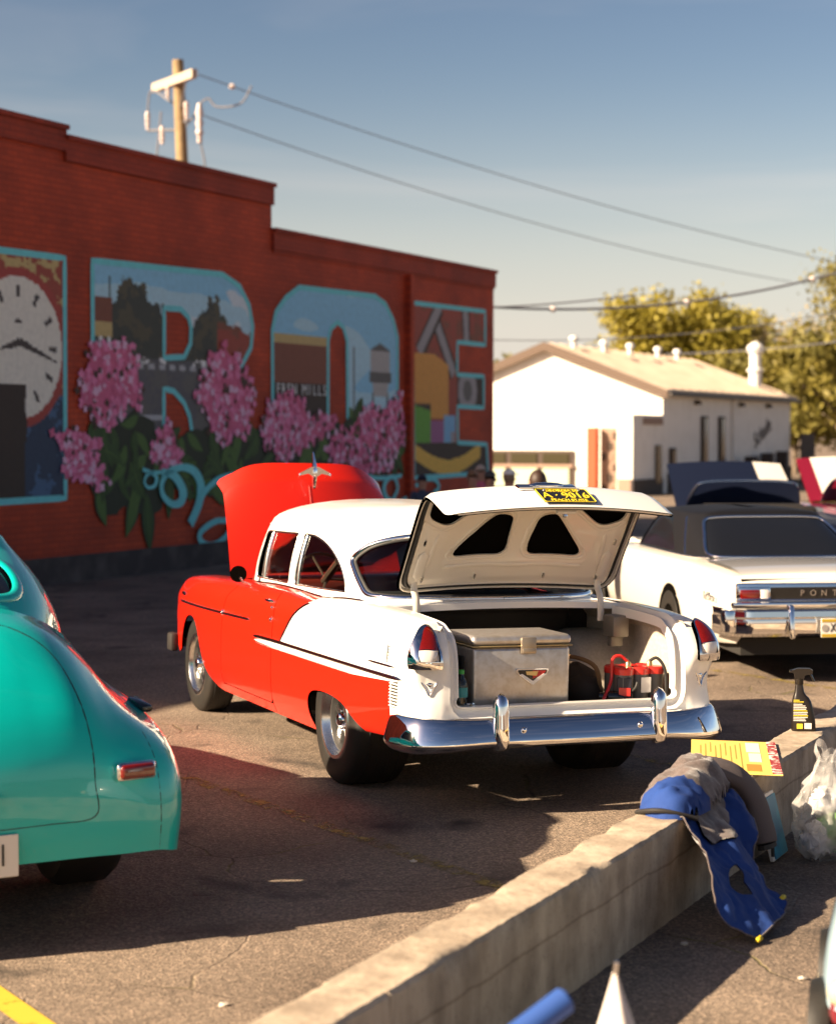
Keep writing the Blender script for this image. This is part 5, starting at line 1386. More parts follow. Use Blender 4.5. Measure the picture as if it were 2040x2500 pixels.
# --- wheels
def wheel(x, y, z, R, wid, rr, dish, s):
    t = empty('wheel', (x, y, z)); t.parent = CAR
    h = wid / 2
    pr = [(rr * .93, -h * .86), (rr + .005, -h * .98), (rr + .03, -h * 1.02), (R - .05, -h), (R - .018, -h * .93), (R - .004, -h * .80), (R, -h * .5), (R + .002, 0), (R, h * .5), (R - .004, h * .80), (R - .018, h * .93), (R - .05, h), (rr + .03, h * 1.02), (rr + .005, h * .98), (rr * .93, h * .86)]
    mb = MB(); mb.lathe(pr, 56, axis='y'); ty = mb.build('tyre', M['tire'], t, smooth=50)
    for k in (-.55, -.2, .2, .55):
        g = MB(); g.lathe([(R - .001, k * h - .004), (R + .0035, k * h), (R - .001, k * h + .004)], 56, axis='y'); g.build('tread_groove', M['black'], ty)
    pr = [(rr + .012, h * .985), (rr + .006, h * 1.03), (rr - .012, h * 1.03), (rr - .018, h * .96), (rr - .024, h - .03), (rr - .030, h - .042)]
    mb = MB(); mb.lathe([(r, s * q) for r, q in pr], 48, axis='y'); rm = mb.build('rim', M['alu'], t, smooth=45)
    mb = MB(); mb.lathe([(r, s * q) for r, q in ((rr - .030, h - .041), (rr - .036, h - dish * .7), (rr - .044, h - dish), (rr - .046, h - dish - .02), (rr - .03, -h * .9))], 48, axis='y'); mb.build('rim_barrel', M['barrel'], rm, smooth=45)
    mb = MB(); mb.lathe([(0, s * (h - dish - .055)), (rr - .03, s * (h - dish - .055))], 32, axis='y'); mb.build('brake_drum', M['dark'], rm)
    ysp = s * (h - dish - .008)
    for k in range(5):
        a = 2 * pi * k / 5 + .45
        mb = MB()
        def pt(r_, w_, dy): return [(r_ * cos(a) - w_ * sin(a), ysp + s * dy, r_ * sin(a) + w_ * cos(a)), (r_ * cos(a) + w_ * sin(a), ysp + s * dy, r_ * sin(a) - w_ * cos(a))]
        A = []
        for r_, w_, d in ((.045, .020, .012), (.10, .022, .014), (rr - .055, .036, .004), (rr - .035, .046, -.004)):
            (p0), (p1) = pt(r_, w_, d); q0, q1 = pt(r_, w_ + .006, d - .026); m0 = tuple((np.array(p0) + np.array(p1)) / 2 + np.array([0, s * .006, 0]))
            A.append([q0, p0, m0, p1, q1])
        mb.grid(np.array(A)); mb.build('spoke', M['alu'], rm, smooth=50)
    mb = MB(); mb.lathe([(.064, ysp - s * .01), (.060, ysp + s * .012), (.045, ysp + s * .016), (.040, ysp + s * .034), (.034, ysp + s * .046), (.02, ysp + s * .052), (0, ysp + s * .054)], 28, axis='y')
    for k in range(5):
        a = 2 * pi * (k + .5) / 5 + .45; mb.sphere((.052 * cos(a), ysp + s * .018, .052 * sin(a)), .008, 8, 5)
    mb.build('hub_cap', M['chrome'], rm, smooth=50)
    return t
for s in (1, -1):
    wheel(0, s * .70, .345, .355, .33, .205, .06, s)
    wheel(2.921, s * .70, .325, .33, .20, .205, .035, s)
# ------------------------------------------------------------------ other cars
M['turq'] = paint('turquoise_paint', (.0, .43, .395), .30)
M['pwhite'] = paint('cream_white_paint', (.70, .66, .59), .35)
M['navy'] = paint('navy_paint', (.005, .008, .022), .5, .08)
M['maroon'] = paint('maroon_paint', (.16, .006, .018), .3)
M['blackcar'] = paint('black_paint', (.012, .014, .02), .25)
M['vinyl'] = mat('black_vinyl', (.006, .006, .008), .6, spec=.2, bump=(120, .3, .002))
M['plate_white'] = mat('plate_white', (.70, .66, .60), .5)

def loft(name, stations, mat_, parent, n=13, smooth=50, caps=True):
    """stations: list of (X, [(y,z)...]) half sections, mirrored"""
    rows = []
    for X, sec in stations:
        s = [(X if not isinstance(X, (list, tuple)) else X[k], y, z) for k, (y, z) in enumerate(sec)]
        rows.append(s + [(x, -y, z) for x, y, z in s[::-1]])
    mb = MB(); mb.grid(np.array(rows))
    k = len(rows[0])
    if caps:
        mb.f.append(tuple(range(k))); mb.m.append(0); mb.f.append(tuple((len(rows) - 1) * k + j for j in range(k))[::-1]); mb.m.append(0)
    return mb.build(name, mat_, parent, smooth=smooth)

def simple_wheel(parent, x, y, R, s, w_=.2):
    t = empty('wheel', (x, y, R)); t.parent = parent
    mb = MB(); h = w_ / 2; mb.lathe([(.19, -h), (R - .03, -h), (R, -h * .7), (R, h * .7), (R - .03, h), (.19, h)], 32, axis='y'); mb.build('tyre', M['tire'], t)
    mb = MB(); mb.lathe([(.20, s * h * .9), (.185, s * h * .5), (.07, s * h * .55), (.05, s * h * .9), (0, s * h * .95)], 28, axis='y'); mb.build('rim', M['alu'], t)

# --- turquoise coupe, rear quarter at the left edge
TQ = empty('turquoise_coupe', (-1.66, 6.80, 0), radians(90 + 27.0), 'rounded turquoise vintage coupe seen from behind at the left edge', 'car')
_t = [[(-.05, 0, .34), (-.075, 0, .45), (-.08, 0, .60), (-.06, 0, .75), (.0, 0, .90), (.12, 0, 1.06), (.30, 0, 1.19), (.55, 0, 1.25)],
      [(-.048, .25, .34), (-.072, .25, .45), (-.076, .25, .60), (-.055, .25, .75), (.008, .25, .90), (.13, .25, 1.05), (.31, .25, 1.175), (.56, .25, 1.235)],
      [(-.042, .45, .34), (-.062, .45, .45), (-.062, .45, .60), (-.038, .45, .75), (.035, .445, .90), (.17, .44, 1.025), (.35, .43, 1.13), (.59, .42, 1.19)],
      [(-.028, .60, .335), (-.045, .61, .45), (-.042, .615, .58), (-.012, .615, .70), (.09, .605, .82), (.25, .59, .94), (.44, .58, 1.04), (.68, .57, 1.11)],
      [(.0, .75, .33), (-.018, .755, .45), (-.006, .755, .57), (.04, .75, .68), (.15, .735, .775), (.33, .71, .855), (.53, .685, .935), (.78, .665, 1.03)],
      [(.06, .84, .31), (.045, .85, .45), (.06, .855, .56), (.11, .848, .66), (.23, .825, .745), (.42, .80, .805), (.64, .77, .865), (.90, .73, .95)],
      [(.20, .885, .30), (.19, .90, .45), (.20, .902, .56), (.26, .895, .665), (.37, .88, .745), (.55, .86, .80), (.78, .825, .855), (1.05, .76, .935)],
      [(.55, .89, .36), (.55, .912, .47), (.55, .915, .58), (.57, .912, .68), (.63, .90, .76), (.77, .88, .815), (.97, .84, .865), (1.22, .765, .94)],
      [(1.0, .90, .60), (1.0, .92, .64), (1.0, .922, .685), (1.0, .918, .735), (1.03, .905, .785), (1.12, .88, .825), (1.27, .84, .875), (1.48, .765, .945)],
      [(1.5, .88, .40), (1.5, .90, .48), (1.5, .90, .57), (1.5, .89, .66), (1.52, .87, .74), (1.58, .845, .80), (1.68, .805, .87), (1.82, .765, .95)],
      [(2.4, .80, .34), (2.4, .812, .46), (2.4, .814, .57), (2.4, .812, .68), (2.4, .805, .76), (2.4, .792, .83), (2.4, .777, .90), (2.4, .76, .96)],
      [(3.4, .86, .36), (3.4, .89, .47), (3.4, .89, .58), (3.4, .88, .68), (3.4, .86, .77), (3.4, .82, .85), (3.4, .76, .92), (3.4, .66, .98)],
      [(4.2, .78, .40), (4.25, .80, .5), (4.25, .80, .6), (4.22, .78, .7), (4.2, .74, .8), (4.15, .68, .88), (4.1, .6, .93), (4.0, .5, .99)],
      [(4.45, .4, .40), (4.52, .4, .5), (4.52, .4, .6), (4.5, .4, .7), (4.45, .38, .8), (4.4, .35, .88), (4.3, .32, .94), (4.1, .28, 1.0)],
      [(4.5, 0, .40), (4.57, 0, .5), (4.57, 0, .6), (4.55, 0, .7), (4.5, 0, .8), (4.45, 0, .88), (4.35, 0, .95), (4.1, 0, 1.01)]]
_TS = net_surface(_t); _ta = np.array([.2, .13])
TQS = lambda U, V: _TS(np.clip(np.asarray(U) / .2, 0, 14), np.asarray(V) / .13)
_fl = surf_normals(TQS, np.array([[.3, .4]]))[0][0] > 0
for mir in (False, True):
    lp = densify(np.array([(0, 0), (14, 0), (14, 7), (0, 7)]) * _ta, .05)
    arch = None
    panel('body_side', TQS, [lp], M['turq'], TQ, .045, flip=_fl, mirror=mir, flange=.02)
# cabin
_c = [((.50, 0, 1.235), (1.10, 0, 1.47)), ((.53, .25, 1.22), (1.11, .24, 1.465)), ((.60, .43, 1.17), (1.15, .40, 1.45)), ((.74, .56, 1.09), (1.22, .50, 1.435)), ((.95, .67, 1.0), (1.38, .545, 1.43)), ((1.30, .72, .945), (1.6, .565, 1.43)), ((1.8, .745, .945), (1.95, .575, 1.435)),
      ((2.35, .745, .95), (2.3, .565, 1.43)), ((2.75, .72, .96), (2.52, .53, 1.425)), ((2.98, .55, .98), (2.62, .40, 1.43)), ((3.06, .28, .99), (2.66, .2, 1.435)), ((3.08, 0, 1.0), (2.67, 0, 1.44))]
dn = []
for B, R_ in _c:
    B, R_ = np.array(B), np.array(R_); C = np.array([np.clip(R_[0], 1.6, 2.1), 0, 1.575]); o_ = np.array([B[0] - np.clip(B[0], 1.5, 2.2), B[1], 0]); o_ = o_ / np.linalg.norm(o_)
    cm = [B, B + (R_ - B) * .34 + o_ * .05 * (1 if B[0] < 1.2 else .5), B + (R_ - B) * .68 + o_ * .05 * (1 if B[0] < 1.2 else .5), R_]
    for q in (.3, .65, 1.0):
        k = 1 - cos(q * pi / 2); pp = R_ + (C - R_) * k; pp[2] = R_[2] + (C[2] - R_[2]) * sin(q * pi / 2); cm.append(pp)
    dn.append(cm)
_CS = net_surface(dn)
TQC = lambda U, V: _CS(np.clip(np.asarray(U) / .2, 0, 11), np.minimum(np.asarray(V) / .12, 5.9))
_ca = np.array([.2, .12])
bkw = catmull(np.array([(0, .55), (1.2, .6), (1.75, .95), (1.95, 1.6), (1.8, 2.2), (1.2, 2.5), (0, 2.55)]), 4)
sdw = densify(rounded([(4.7, .5), (8.0, .35), (7.8, 2.5), (5.4, 2.5)], .4), .3)
wsh = catmull(np.array([(11, 2.6), (9.6, 2.55), (8.7, 2.3), (8.55, 1.3), (8.8, .4), (9.8, .3), (11, .3)]), 4)
_fc = surf_normals(TQC, np.array([[.02, .2]]))[0][0] > 0
for mir in (False, True):
    outer = cat_([densify(np.array([(0, 0), (11, 0)]) * _ca, .1, False), wsh[::-1] * _ca, densify(np.array([(11, 5.88), (0, 5.88)]) * _ca, .1, False), bkw[::-1] * _ca])
    panel('roof', TQC, [outer, sdw[::-1] * _ca], M['turq'], TQ, .05, flip=_fc, mirror=mir, flange=.02)
    for nm, lp in (('rear_window', cat_([bkw, [(0, 1.5)]])), ('side_window', sdw), ('windshield', cat_([wsh, [(11, 1.5)]]))):
        panel(nm, TQC, [lp * _ca], M['dkglass'], TQ, .08, flip=_fc, mirror=mir, flange=0, off=-.012)
    trim('window_surround', TQC, bkw * _ca, .05, .014, M['turq'], TQ, flip=_fc, mirror=mir)
    trim('side_chrome', TQC, np.array([(u, .25) for u in np.linspace(3.9, 8.5, 24)]) * _ca, .02, .012, M['chrome'], TQ, flip=_fc, mirror=mir)
mb = MB(); mb.grid(np.array([[(x, t * np.interp(x, [3.0, 3.4, 4.0, 4.1], [.72, .66, .5, .28]), 1.0 + .05 * (1 - t * t) - .03 * (x - 3)) for t in np.linspace(-1, 1, 13)] for x in np.linspace(2.9, 4.1, 8)])); mb.build('hood', M['turq'], TQ, smooth=True)
M['seam'] = mat('panel_seam', (.002, .02, .02), .6)
def tyz(pts, g=(2.2, 3)): return invert(_TS, pts, [1, 2], g) * _ta
lid_ = empty('trunk_lid'); lid_.parent = TQ
for mir in (False, True):
    sm = catmull([(.0, 1.215), (.20, 1.195), (.33, 1.145), (.415, 1.06), (.46, .93), (.482, .78), (.487, .62), (.485, .495), (.30, .482), (0, .478)], 6)
    g = np.stack([np.interp(sm[:, 0], [0, .25, .45, .6], [0, 1, 2, 3]), np.interp(sm[:, 1], [.34, .45, .6, .75, .9, 1.05, 1.17, 1.23], range(8))], 1)
    trim('lid_seam', TQS, invert(_TS, sm, [1, 2], g) * _ta, .009, .0022, M['seam'], lid_, flip=_fl, mirror=mir)
    sm = catmull([(.757, .33), (.758, .45), (.757, .57), (.752, .68), (.735, .775)], 5); g = np.stack([np.full(len(sm), 4.0), np.interp(sm[:, 1], [.33, .45, .57, .68, .775], range(5))], 1)
    trim('fender_seam', TQS, invert(_TS, sm, [1, 2], g) * _ta, .008, .002, M['seam'], TQ, flip=_fl, mirror=mir)
    s = -1 if mir else 1
    tl = empty('taillight', (-.032, s * .645, .65), s * radians(-10)); tl.parent = TQ
    mb = MB(); mb.rbox((-.012, 0, 0), (.04, .165, .070), .016, 3); mb.build('bezel', M['chrome'], tl)
    mb = MB(); mb.rbox((-.028, 0, .001), (.034, .146, .056), .016, 3); mb.build('lens', M['lens_red'], tl)
    simple_wheel(TQ, 1.0, s * .72, .345, s, .26); simple_wheel(TQ, 3.75, s * .70, .335, s)
mb = MB(); mb.rbox((.0, 0, .60), (.05, .22, .05), .015); mb.build('lid_handle', M['chrome'], lid_, loc=(-.09, 0, 0))
mb = MB(); mb.rbox((.55, -.865, .812), (.15, .05, .03), .013, 2, rot=(0, radians(-10), radians(8))); mb.build('fuel_cap', M['gloss_black'], TQ)
lp = empty('license_plate', (-.085, -.035, .385)); lp.parent = TQ
mb = MB(); mb.rbox((0, 0, 0), (.006, .305, .155), .0025, 1); mb.build('plate', M['plate_white'], lp)
PM = Matrix(((0, 0, -1, 0), (-1, 0, 0, 0), (0, 1, 0, 0), (0, 0, 0, 1)))
text_mesh('plate_text', '48 171', .115, M['black'], lp, Matrix.Translation((-.005, -.0, 0)) @ PM, font_w=.72)
mb = MB(); mb.box((2.1, 0, .42), (4.0, 1.1, .14)); mb.build('underbody', M['under'], TQ)

# --- generic sixties body
def sixties(root, body, roof, rear_z=.92, L=5.2, W=.95, glass='dkglass', hood_open=None, stripe=None, open_top=False):
    prof = [  # X, belt z, half width, bottom z
        (0.0, rear_z - .06, W * .93, .40), (.06, rear_z, W * .955, .34), (.5, rear_z + .02, W * .985, .30), (1.2, .95, W, .28), (2.0, .95, W, .26), (3.0, .945, W, .26), (4.0, .94, W * .99, .28), (4.8, .92, W * .965, .30), (5.12, .89, W * .94, .34), (5.2, .80, W * .90, .40)]
    stt = []
    for X, zb, w_, z0 in prof:
        sec = [(w_ * .90, z0), (w_ * .965, z0 + .06), (w_ * .99, z0 + .18), (w_, .62), (w_ * .985, .74), (w_ * .965, zb - .07), (w_ * .945, zb - .022), (w_ * .90, zb), (w_ * .75, zb + .012), (w_ * .4, zb + .022), (0, zb + .026)]
        stt.append((X * L / 5.2, sec))
    bd = loft('body', stt, body, root, smooth=40)
    D = [((1.05, 0, .965), (1.78, 0, 1.33)), ((1.06, .35, .965), (1.78, .32, 1.33)), ((1.10, .62, .965), (1.80, .52, 1.325)), ((1.22, .74, .965), (1.88, .60, 1.315)), ((1.45, .80, .96), (2.0, .64, 1.315)), ((1.95, .82, .96), (2.2, .655, 1.32)),
         ((2.5, .82, .96), (2.6, .66, 1.325)), ((3.0, .815, .96), (2.85, .655, 1.32)), ((3.3, .79, .96), (2.98, .64, 1.315)), ((3.48, .70, .96), (3.05, .58, 1.32)), ((3.58, .45, .96), (3.10, .38, 1.33)), ((3.62, 0, .96), (3.12, 0, 1.335))]
    dn = []
    for B, Rr in D:
        B, Rr = np.array(B), np.array(Rr); C = np.array([np.clip(Rr[0], 2.1, 2.7), 0, 1.39])
        colm = [B, B + (Rr - B) * .34 + [0, .01 * np.sign(B[1]), .004], B + (Rr - B) * .68 + [0, .01 * np.sign(B[1]), .006], Rr]
        for q in (.3, .65, 1.0):
            k = 1 - cos(q * pi / 2); pp = Rr + (C - Rr) * k; pp[2] = Rr[2] + (C[2] - Rr[2]) * sin(q * pi / 2); colm.append(pp)
        dn.append(colm)
    S_ = net_surface(dn); A_, B_ = .25, .12
    DS = lambda U, V: S_(np.clip(np.asarray(U) / A_, 0, 11), np.minimum(np.asarray(V) / B_, 5.9))
    sc = np.array([A_, B_])
    bk = catmull(np.array([(0, .15), (1.5, .15), (2.35, .2), (2.75, .5), (2.6, 1.6), (2.35, 2.55), (1.6, 2.8), (0, 2.85)]), 4)
    sw = densify(rounded([(4.9, .25), (8.2, .25), (7.75, 2.75), (5.6, 2.75)], .3), .3)
    wsd = catmull(np.array([(11, 2.85), (9.6, 2.8), (8.9, 2.5), (8.75, 1.4), (8.9, .3), (9.5, .2), (11, .2)]), 4)
    for mir in (False, True):
        kw = dict(mirror=not mir, flip=False)
        outer = cat_([bk[::-1] * sc, densify(np.array([(0, 0), (11, 0)]) * sc, .1, False), wsd[::-1] * sc, densify(np.array([(11, 5.88), (0, 5.88)]) * sc, .1, False)])
        if open_top:
            panel('windshield', DS, [cat_([wsd, [(11, 1.5)]]) * sc], M[glass], root, .1, flip=True, mirror=mir, flange=0, off=-.008); trim('windshield_frame', DS, wsd * sc, .035, .02, M['chrome'], root, flip=True, mirror=mir); continue
        rf = panel('roof', DS, [outer[::-1], sw * sc], roof, root, .07, flip=True, mirror=mir, flange=.02)
        b_ = panel('rear_window', DS, [cat_([bk, [(0, 1.5)]]) * sc], M[glass], root, .1, flip=True, mirror=mir, flange=0, off=-.008); trim('window_chrome', DS, bk * sc, .03, .014, M['chrome'], b_, flip=True, mirror=mir)
        panel('windshield', DS, [cat_([wsd, [(11, 1.5)]]) * sc], M[glass], root, .1, flip=True, mirror=mir, flange=0, off=-.008)
        panel('side_window', DS, [sw * sc], M[glass], root, .1, flip=True, mirror=mir, flange=0, off=-.01)
        trim('window_chrome', DS, np.array([(4.3, v) for v in np.linspace(.2, 2.8, 8)]) * sc, .016, .012, M['chrome'], root, flip=True, mirror=mir) if roof is M['vinyl'] else None
        trim('belt_chrome', DS, np.array([(u, .05) for u in np.linspace(2.6, 8.8, 30)]) * sc, .018, .014, M['chrome'], root, flip=True, mirror=mir)
    for s in (1, -1):
        for x in (1.62, 4.4):
            simple_wheel(root, x, s * .855, .335, s)
            mb = MB(); mb.lathe([(.0, 0), (.36, 0), (.385, -.004 * s)], 30, axis='y', a0=pi * 1.0, a1=pi * 2.0); mb.build('wheel_arch', M['void'], root, loc=(x, s * (W + .002), .33))
    mb = MB(); mb.box((2.6, 0, .30), (4.9, 1.5, .14)); mb.build('underbody', M['under'], root)
    if hood_open:
        ang, m_ = hood_open
        rows = []; 
        for v in np.linspace(0, 1, 9):
            rows.append([(3.72 + 1.32 * v * cos(ang) - .05 * (1 - (y / .8) ** 2) * sin(ang), y * (1 - .04 * v), .97 + 1.32 * v * sin(ang) + .04 * (1 - (y / .8) ** 2) * cos(ang)) for y in np.linspace(-.80, .80, 17)])
        P = np.array(rows); mb = MB(); mb.grid(P); mb.grid(P + np.array([.03, 0, -.02])); 
        mb.m = [1 if (stripe and (k % 16) in stripe and k < 128) else 0 for k in range(len(mb.f))]
        mb.build('hood', m_, root, smooth=40)
        mb = MB(); mb.box((4.4, 0, .80), (1.3, 1.5, .25)); mb.build('engine_bay', M['under'], root)
        for s in (1, -1): mb = MB(); mb.box((3.75, s * .62, 1.0), (.22, .06, .07)); mb.build('hood_hinge', M['chrome'], root)
    return bd

PN = empty('white_coupe', (3.17, 14.4, 0), radians(90 + 7), 'white coupe with black vinyl roof parked behind the two-tone sedan', 'car')
PN.scale = (1, .9, .92)
sixties(PN, M['pwhite'], M['vinyl'], .90)
# trunk lid slightly ajar, its sky reflection put into the colour as grey
rows = [[(X, y, z + .02 * (1 - (y / .8) ** 2)) for y in np.linspace(-.78, .78, 15)] for X, z in ((1.08, .965), (.7, .965), (.35, .955), (.14, .94), (.08, .92), (.06, .885))]
mb = MB(); mb.grid(np.array(rows)); mb.grid(np.array(rows) + [0.01, 0, -.016]); mb.build('trunk_lid', paint('lid_sky_reflection_grey', (.40, .39, .38), .35), PN, smooth=35)
mb = MB(); mb.box((.04, 0, .865), (.05, 1.58, .03)); mb.build('trunk_gap', M['void'], PN)  # black bar, painted-in shade of the opening under the ajar lid
mb = MB(); mb.rbox((-.02, 0, .765), (.05, 1.70, .17), .012); rp_ = mb.build('rear_fascia', M['chrome'], PN)
mb = MB(); mb.box((-.048, 0, .765), (.01, 1.12, .10)); mb.build('grille_band', M['gloss_black'], PN)
for k, ch in enumerate('PONTIAC'):
    text_mesh('badge_letter', ch, .07, M['chrome'], PN, Matrix.Translation((-.056, .285 - k * .095, .765)) @ PM, ext=.006)
for s in (1, -1):
    tl = empty('taillight', (-.045, s * .70, .765)); tl.parent = PN
    mb = MB(); mb.rbox((0, 0, 0), (.03, .28, .11), .008); mb.build('bezel', M['chrome'], tl)
    mb = MB(); mb.rbox((-.012, s * .04, -.005), (.03, .17, .075), .008); mb.build('red_lens', M['lens_red'], tl)
    mb = MB(); mb.rbox((-.012, -s * .085, -.005), (.03, .07, .075), .008); mb.build('clear_lens', M['lens_clear'], tl)
rows = []
for t in np.linspace(-1, 1, 41):
    y = .97 * t; X = -.14 + .10 * max(0, abs(t) - .8) / .2 + (.30 * max(0, abs(t) - .965) / .035)
    rows.append([(X + dx, y, z) for dx, z in ((.04, .63), (-.01, .64), (-.03, .625), (-.035, .58), (-.005, .56), (-.012, .51), (.0, .44), (.05, .41))])
mb = MB(); mb.grid(np.array(rows)); bm_ = mb.build('rear_bumper', M['chrome'], PN, smooth=40)
mb = MB(); mb.rbox((-.10, 0, .675), (.08, 1.82, .05), .012); mb.build('bumper_strip', M['chrome'], PN)
for s in (1, -1):
    mb = MB(); mb.rbox((-.18, s * .42, .54), (.05, .05, .28), .018, 2, rot=(0, radians(8), 0)); mb.build('bumper_guard', M['chrome'], bm_)
    mb = MB(); mb.rbox((-.06, s * .93, .54), (.12, .10, .20), .02); mb.build('bumper_end', M['chrome'], bm_)
lp = empty('license_plate', (-.20, .02, .49)); lp.parent = PN
mb = MB(); mb.rbox((0, 0, 0), (.006, .305, .155), .0025, 1); mb.build('plate', M['plate_white'], lp)
for zz in (.062, -.062): mb = MB(); mb.box((-.004, 0, zz), (.004, .295, .026)); mb.build('plate_band', mat('plate_gold', (.45, .30, .02), .5), lp)
text_mesh('plate_text', 'XVI48', .10, M['blackcar'], lp, Matrix.Translation((-.006, -.02, 0)) @ PM, font_w=.75)
mb = MB(); mb.lathe([(0, 0), (.03, 0), (.03, .004)], 14, c=(0, 0, 0), axis='x'); mb.build('plate_seal', mat('seal_grey', (.3, .27, .24), .5), lp, loc=(-.007, .12, 0))
text_mesh('fender_script', 'LeMans', .10, M['chrome'], PN, Matrix.Translation((.42, .945, .70)) @ Matrix(((-1, 0, 0, 0), (0, 0, 1, 0), (0, 1, 0, 0), (0, 0, 0, 1))), ext=.004)

DKC = empty('dark_sedan', (6.35, 15.3, 0), radians(90 + 3), 'black sedan cut off by the right edge beside the white coupe', 'car')
sixties(DKC, M['blackcar'], M['blackcar'], .93)
NV = empty('navy_car', (4.15, 20.7, 0), radians(90), 'navy open-top car with a white striped hood raised behind the white coupe', 'car')
sixties(NV, M['navy'], M['navy'], .90, hood_open=(radians(24), [M['navy'], M['pwhite']]), stripe=(0, 1, 2, 3), open_top=True, glass='glass')
MR = empty('maroon_car', (6.30, 22.7, 0), radians(90), 'maroon open-top car with a white striped hood raised at the far right', 'car')
sixties(MR, M['maroon'], M['maroon'], .90, hood_open=(radians(26), [M['maroon'], M['pwhite']]), stripe=(9, 10, 11, 12, 13), open_top=True, glass='glass')
for r_ in (NV, MR):
    for x in (2.0, 2.7): mb = MB(); mb.rbox((x, 0, .88), (.16, 1.3, .34), .06, 2, rot=(0, radians(-10), 0)); mb.build('seat', M['dark'], r_)
# ------------------------------------------------------------------ things in the trunk (placed in car space)
CARM = Matrix.Translation(CAR.location) @ CAR.rotation_euler.to_matrix().to_4x4()
def in_car(name, loc, rz, label, cat):
    o = empty(name, (0, 0, 0), 0, label, cat); o.matrix_world = CARM @ Matrix.Translation(loc) @ Matrix.Rotation(rz, 4, 'Z'); return o
M['cooler'] = mat('brushed_steel', (.52, .50, .49), .38, metal=.75, noise=(30, (.44, .40, .36), .4, .7), bump=(8, .05, .004))
M['brass'] = mat('aged_brass', (.52, .40, .20), .35, metal=.9)
CO = in_car('metal_cooler', (-.815, .21, .497), radians(-2), 'silver metal cooler with V emblem sitting in the open trunk', 'cooler')
cw, cd, chh = .545, .37, .38     # y, x, z
mb = MB(); mb.rbox((0, 0, .17), (cd, cw, .34), .022, 3); mb.build('cooler_body', M['cooler'], CO)
mb = MB(); mb.rbox((0, 0, .372), (cd + .012, cw + .012, .055), .025, 4); mb.build('cooler_lid', M['cooler'], CO)
mb = MB(); mb.rbox((0, 0, .343), (cd + .016, cw + .016, .008), .003, 1); mb.build('lid_rim', M['brass'], CO)
mb = MB(); mb.rbox((-cd / 2 - .010, -.03, .345), (.018, .085, .085), .006, 2); mb.rbox((-cd / 2 - .016, -.03, .318), (.014, .075, .028), .005, 2); mb.build('latch', mat('latch_metal', (.36, .30, .23), .4, metal=.7), CO)
for s in (1, -1): mb = MB(); mb.rbox((-.02, s * (cw / 2 + .006), .22), (.10, .018, .13), .008, 2); mb.build('side_handle', M['dark'], CO)
em = empty('emblem', (-cd / 2 - .006, -.055, .185)); em.parent = CO
def yz(poly, x0, x1, m_, nm, par): mb = MB(); mb.prism([(-a, b) for a, b in poly], x0, x1, 'x'); return mb.build(nm, m_, par, smooth=False)
outl = rounded([(-.095, .04), (.095, .04), (.08, .012), (.0, -.045), (-.08, .012)], [.02, .02, .02, .012, .02], 4)
yz(outl, -.004, .004, M['chrome'], 'emblem_frame', em)
yz([(a * .9, b * .88) for a, b in outl], -.007, -.004, M['gloss_black'], 'emblem_field', em)
yz([(0.0, .030), (.075, .030), (.06, .012), (.0, -.01)], -.0085, -.007, mat('emblem_red', (.45, .02, .02), .3), 'emblem_red', em)
yz([(-.04, .028), (.03, .028), (.02, .004), (-.035, .010)], -.010, -.0085, M['brass'], 'emblem_gold', em)
yz([(-.075, .012), (-.06, .016), (.0, -.022), (.06, .016), (.075, .012), (.0, -.042)], -.011, -.007, M['lens_clear'], 'emblem_chevron', em)
# water bottle beside the cooler
M['bottle'] = glass_mat('clear_plastic', (.72, .80, .82), .05, .05)
WBt = in_car('water_bottle', (-1.02, .565, .498), 0, 'small clear water bottle with teal label left of the cooler', 'bottle')
mb = MB(); mb.lathe([(0, 0), (.030, 0), (.033, .01), (.031, .03), (.033, .05), (.030, .07), (.033, .09), (.033, .15), (.030, .17), (.014, .20), (.013, .215)], 18); mb.build('bottle_body', M['bottle'], WBt)
mb = MB(); mb.lathe([(.0335, .095), (.0335, .145)], 18); mb.build('bottle_label', mat('teal_label', (.02, .22, .24), .5), WBt)
mb = MB(); mb.lathe([(.015, .212), (.015, .232), (0, .233)], 14); mb.build('bottle_cap', mat('green_cap', (.03, .35, .06), .5), WBt)
FO = in_car('crumpled_foil', (-1.05, .53, .51), 0, 'crumpled ball of foil in the left corner of the trunk', 'foil')
rg = np.random.default_rng(2); mb = MB(); mb.sphere((0, 0, .02), (.04, .04, .03), 10, 7); mb.v = [tuple(np.array(v) + rg.normal(0, .005, 3)) for v in mb.v]; mb.build('foil', M['alu'], FO, smooth=False)
# battery
BT = in_car('car_battery', (-.89, -.50, .505), radians(4), 'red topped black car battery at the right of the trunk', 'battery')
BT.scale = (1.12, 1.12, 1.08)
M['batgrey'] = mat('battery_grey', (.10, .088, .075), .45)
M['batred'] = mat('battery_red', (.55, .02, .015), .35, coat=.3)
for y in (.085, 0, -.085):
    for x in (-.043, .043): mb = MB(); mb.lathe([(0, 0), (.044, 0), (.045, .01), (.045, .155), (.042, .16)], 20, c=(x, y, 0)); mb.build('cell', M['batgrey'], BT)
for y in (.085, 0, -.085):
    mb = MB(); mb.lathe([(.047, .150), (.048, .158), (.048, .178), (.040, .186), (0, .188)], 20, c=(-.043, y, 0)); mb.lathe([(.047, .150), (.048, .158), (.048, .178), (.040, .186), (0, .188)], 20, c=(.043, y, 0)); mb.box((0, y, .168), (.09, .06, .03)); mb.build('top', M['batred'], BT)
mb = MB(); mb.box((0, 0, .168), (.08, .2, .028)); mb.build('top_bridge', M['batred'], BT)
mb = MB(); mb.rbox((-.089, -.01, .10), (.004, .055, .075), .001, 1); mb.build('label', M['lens_clear'], BT)
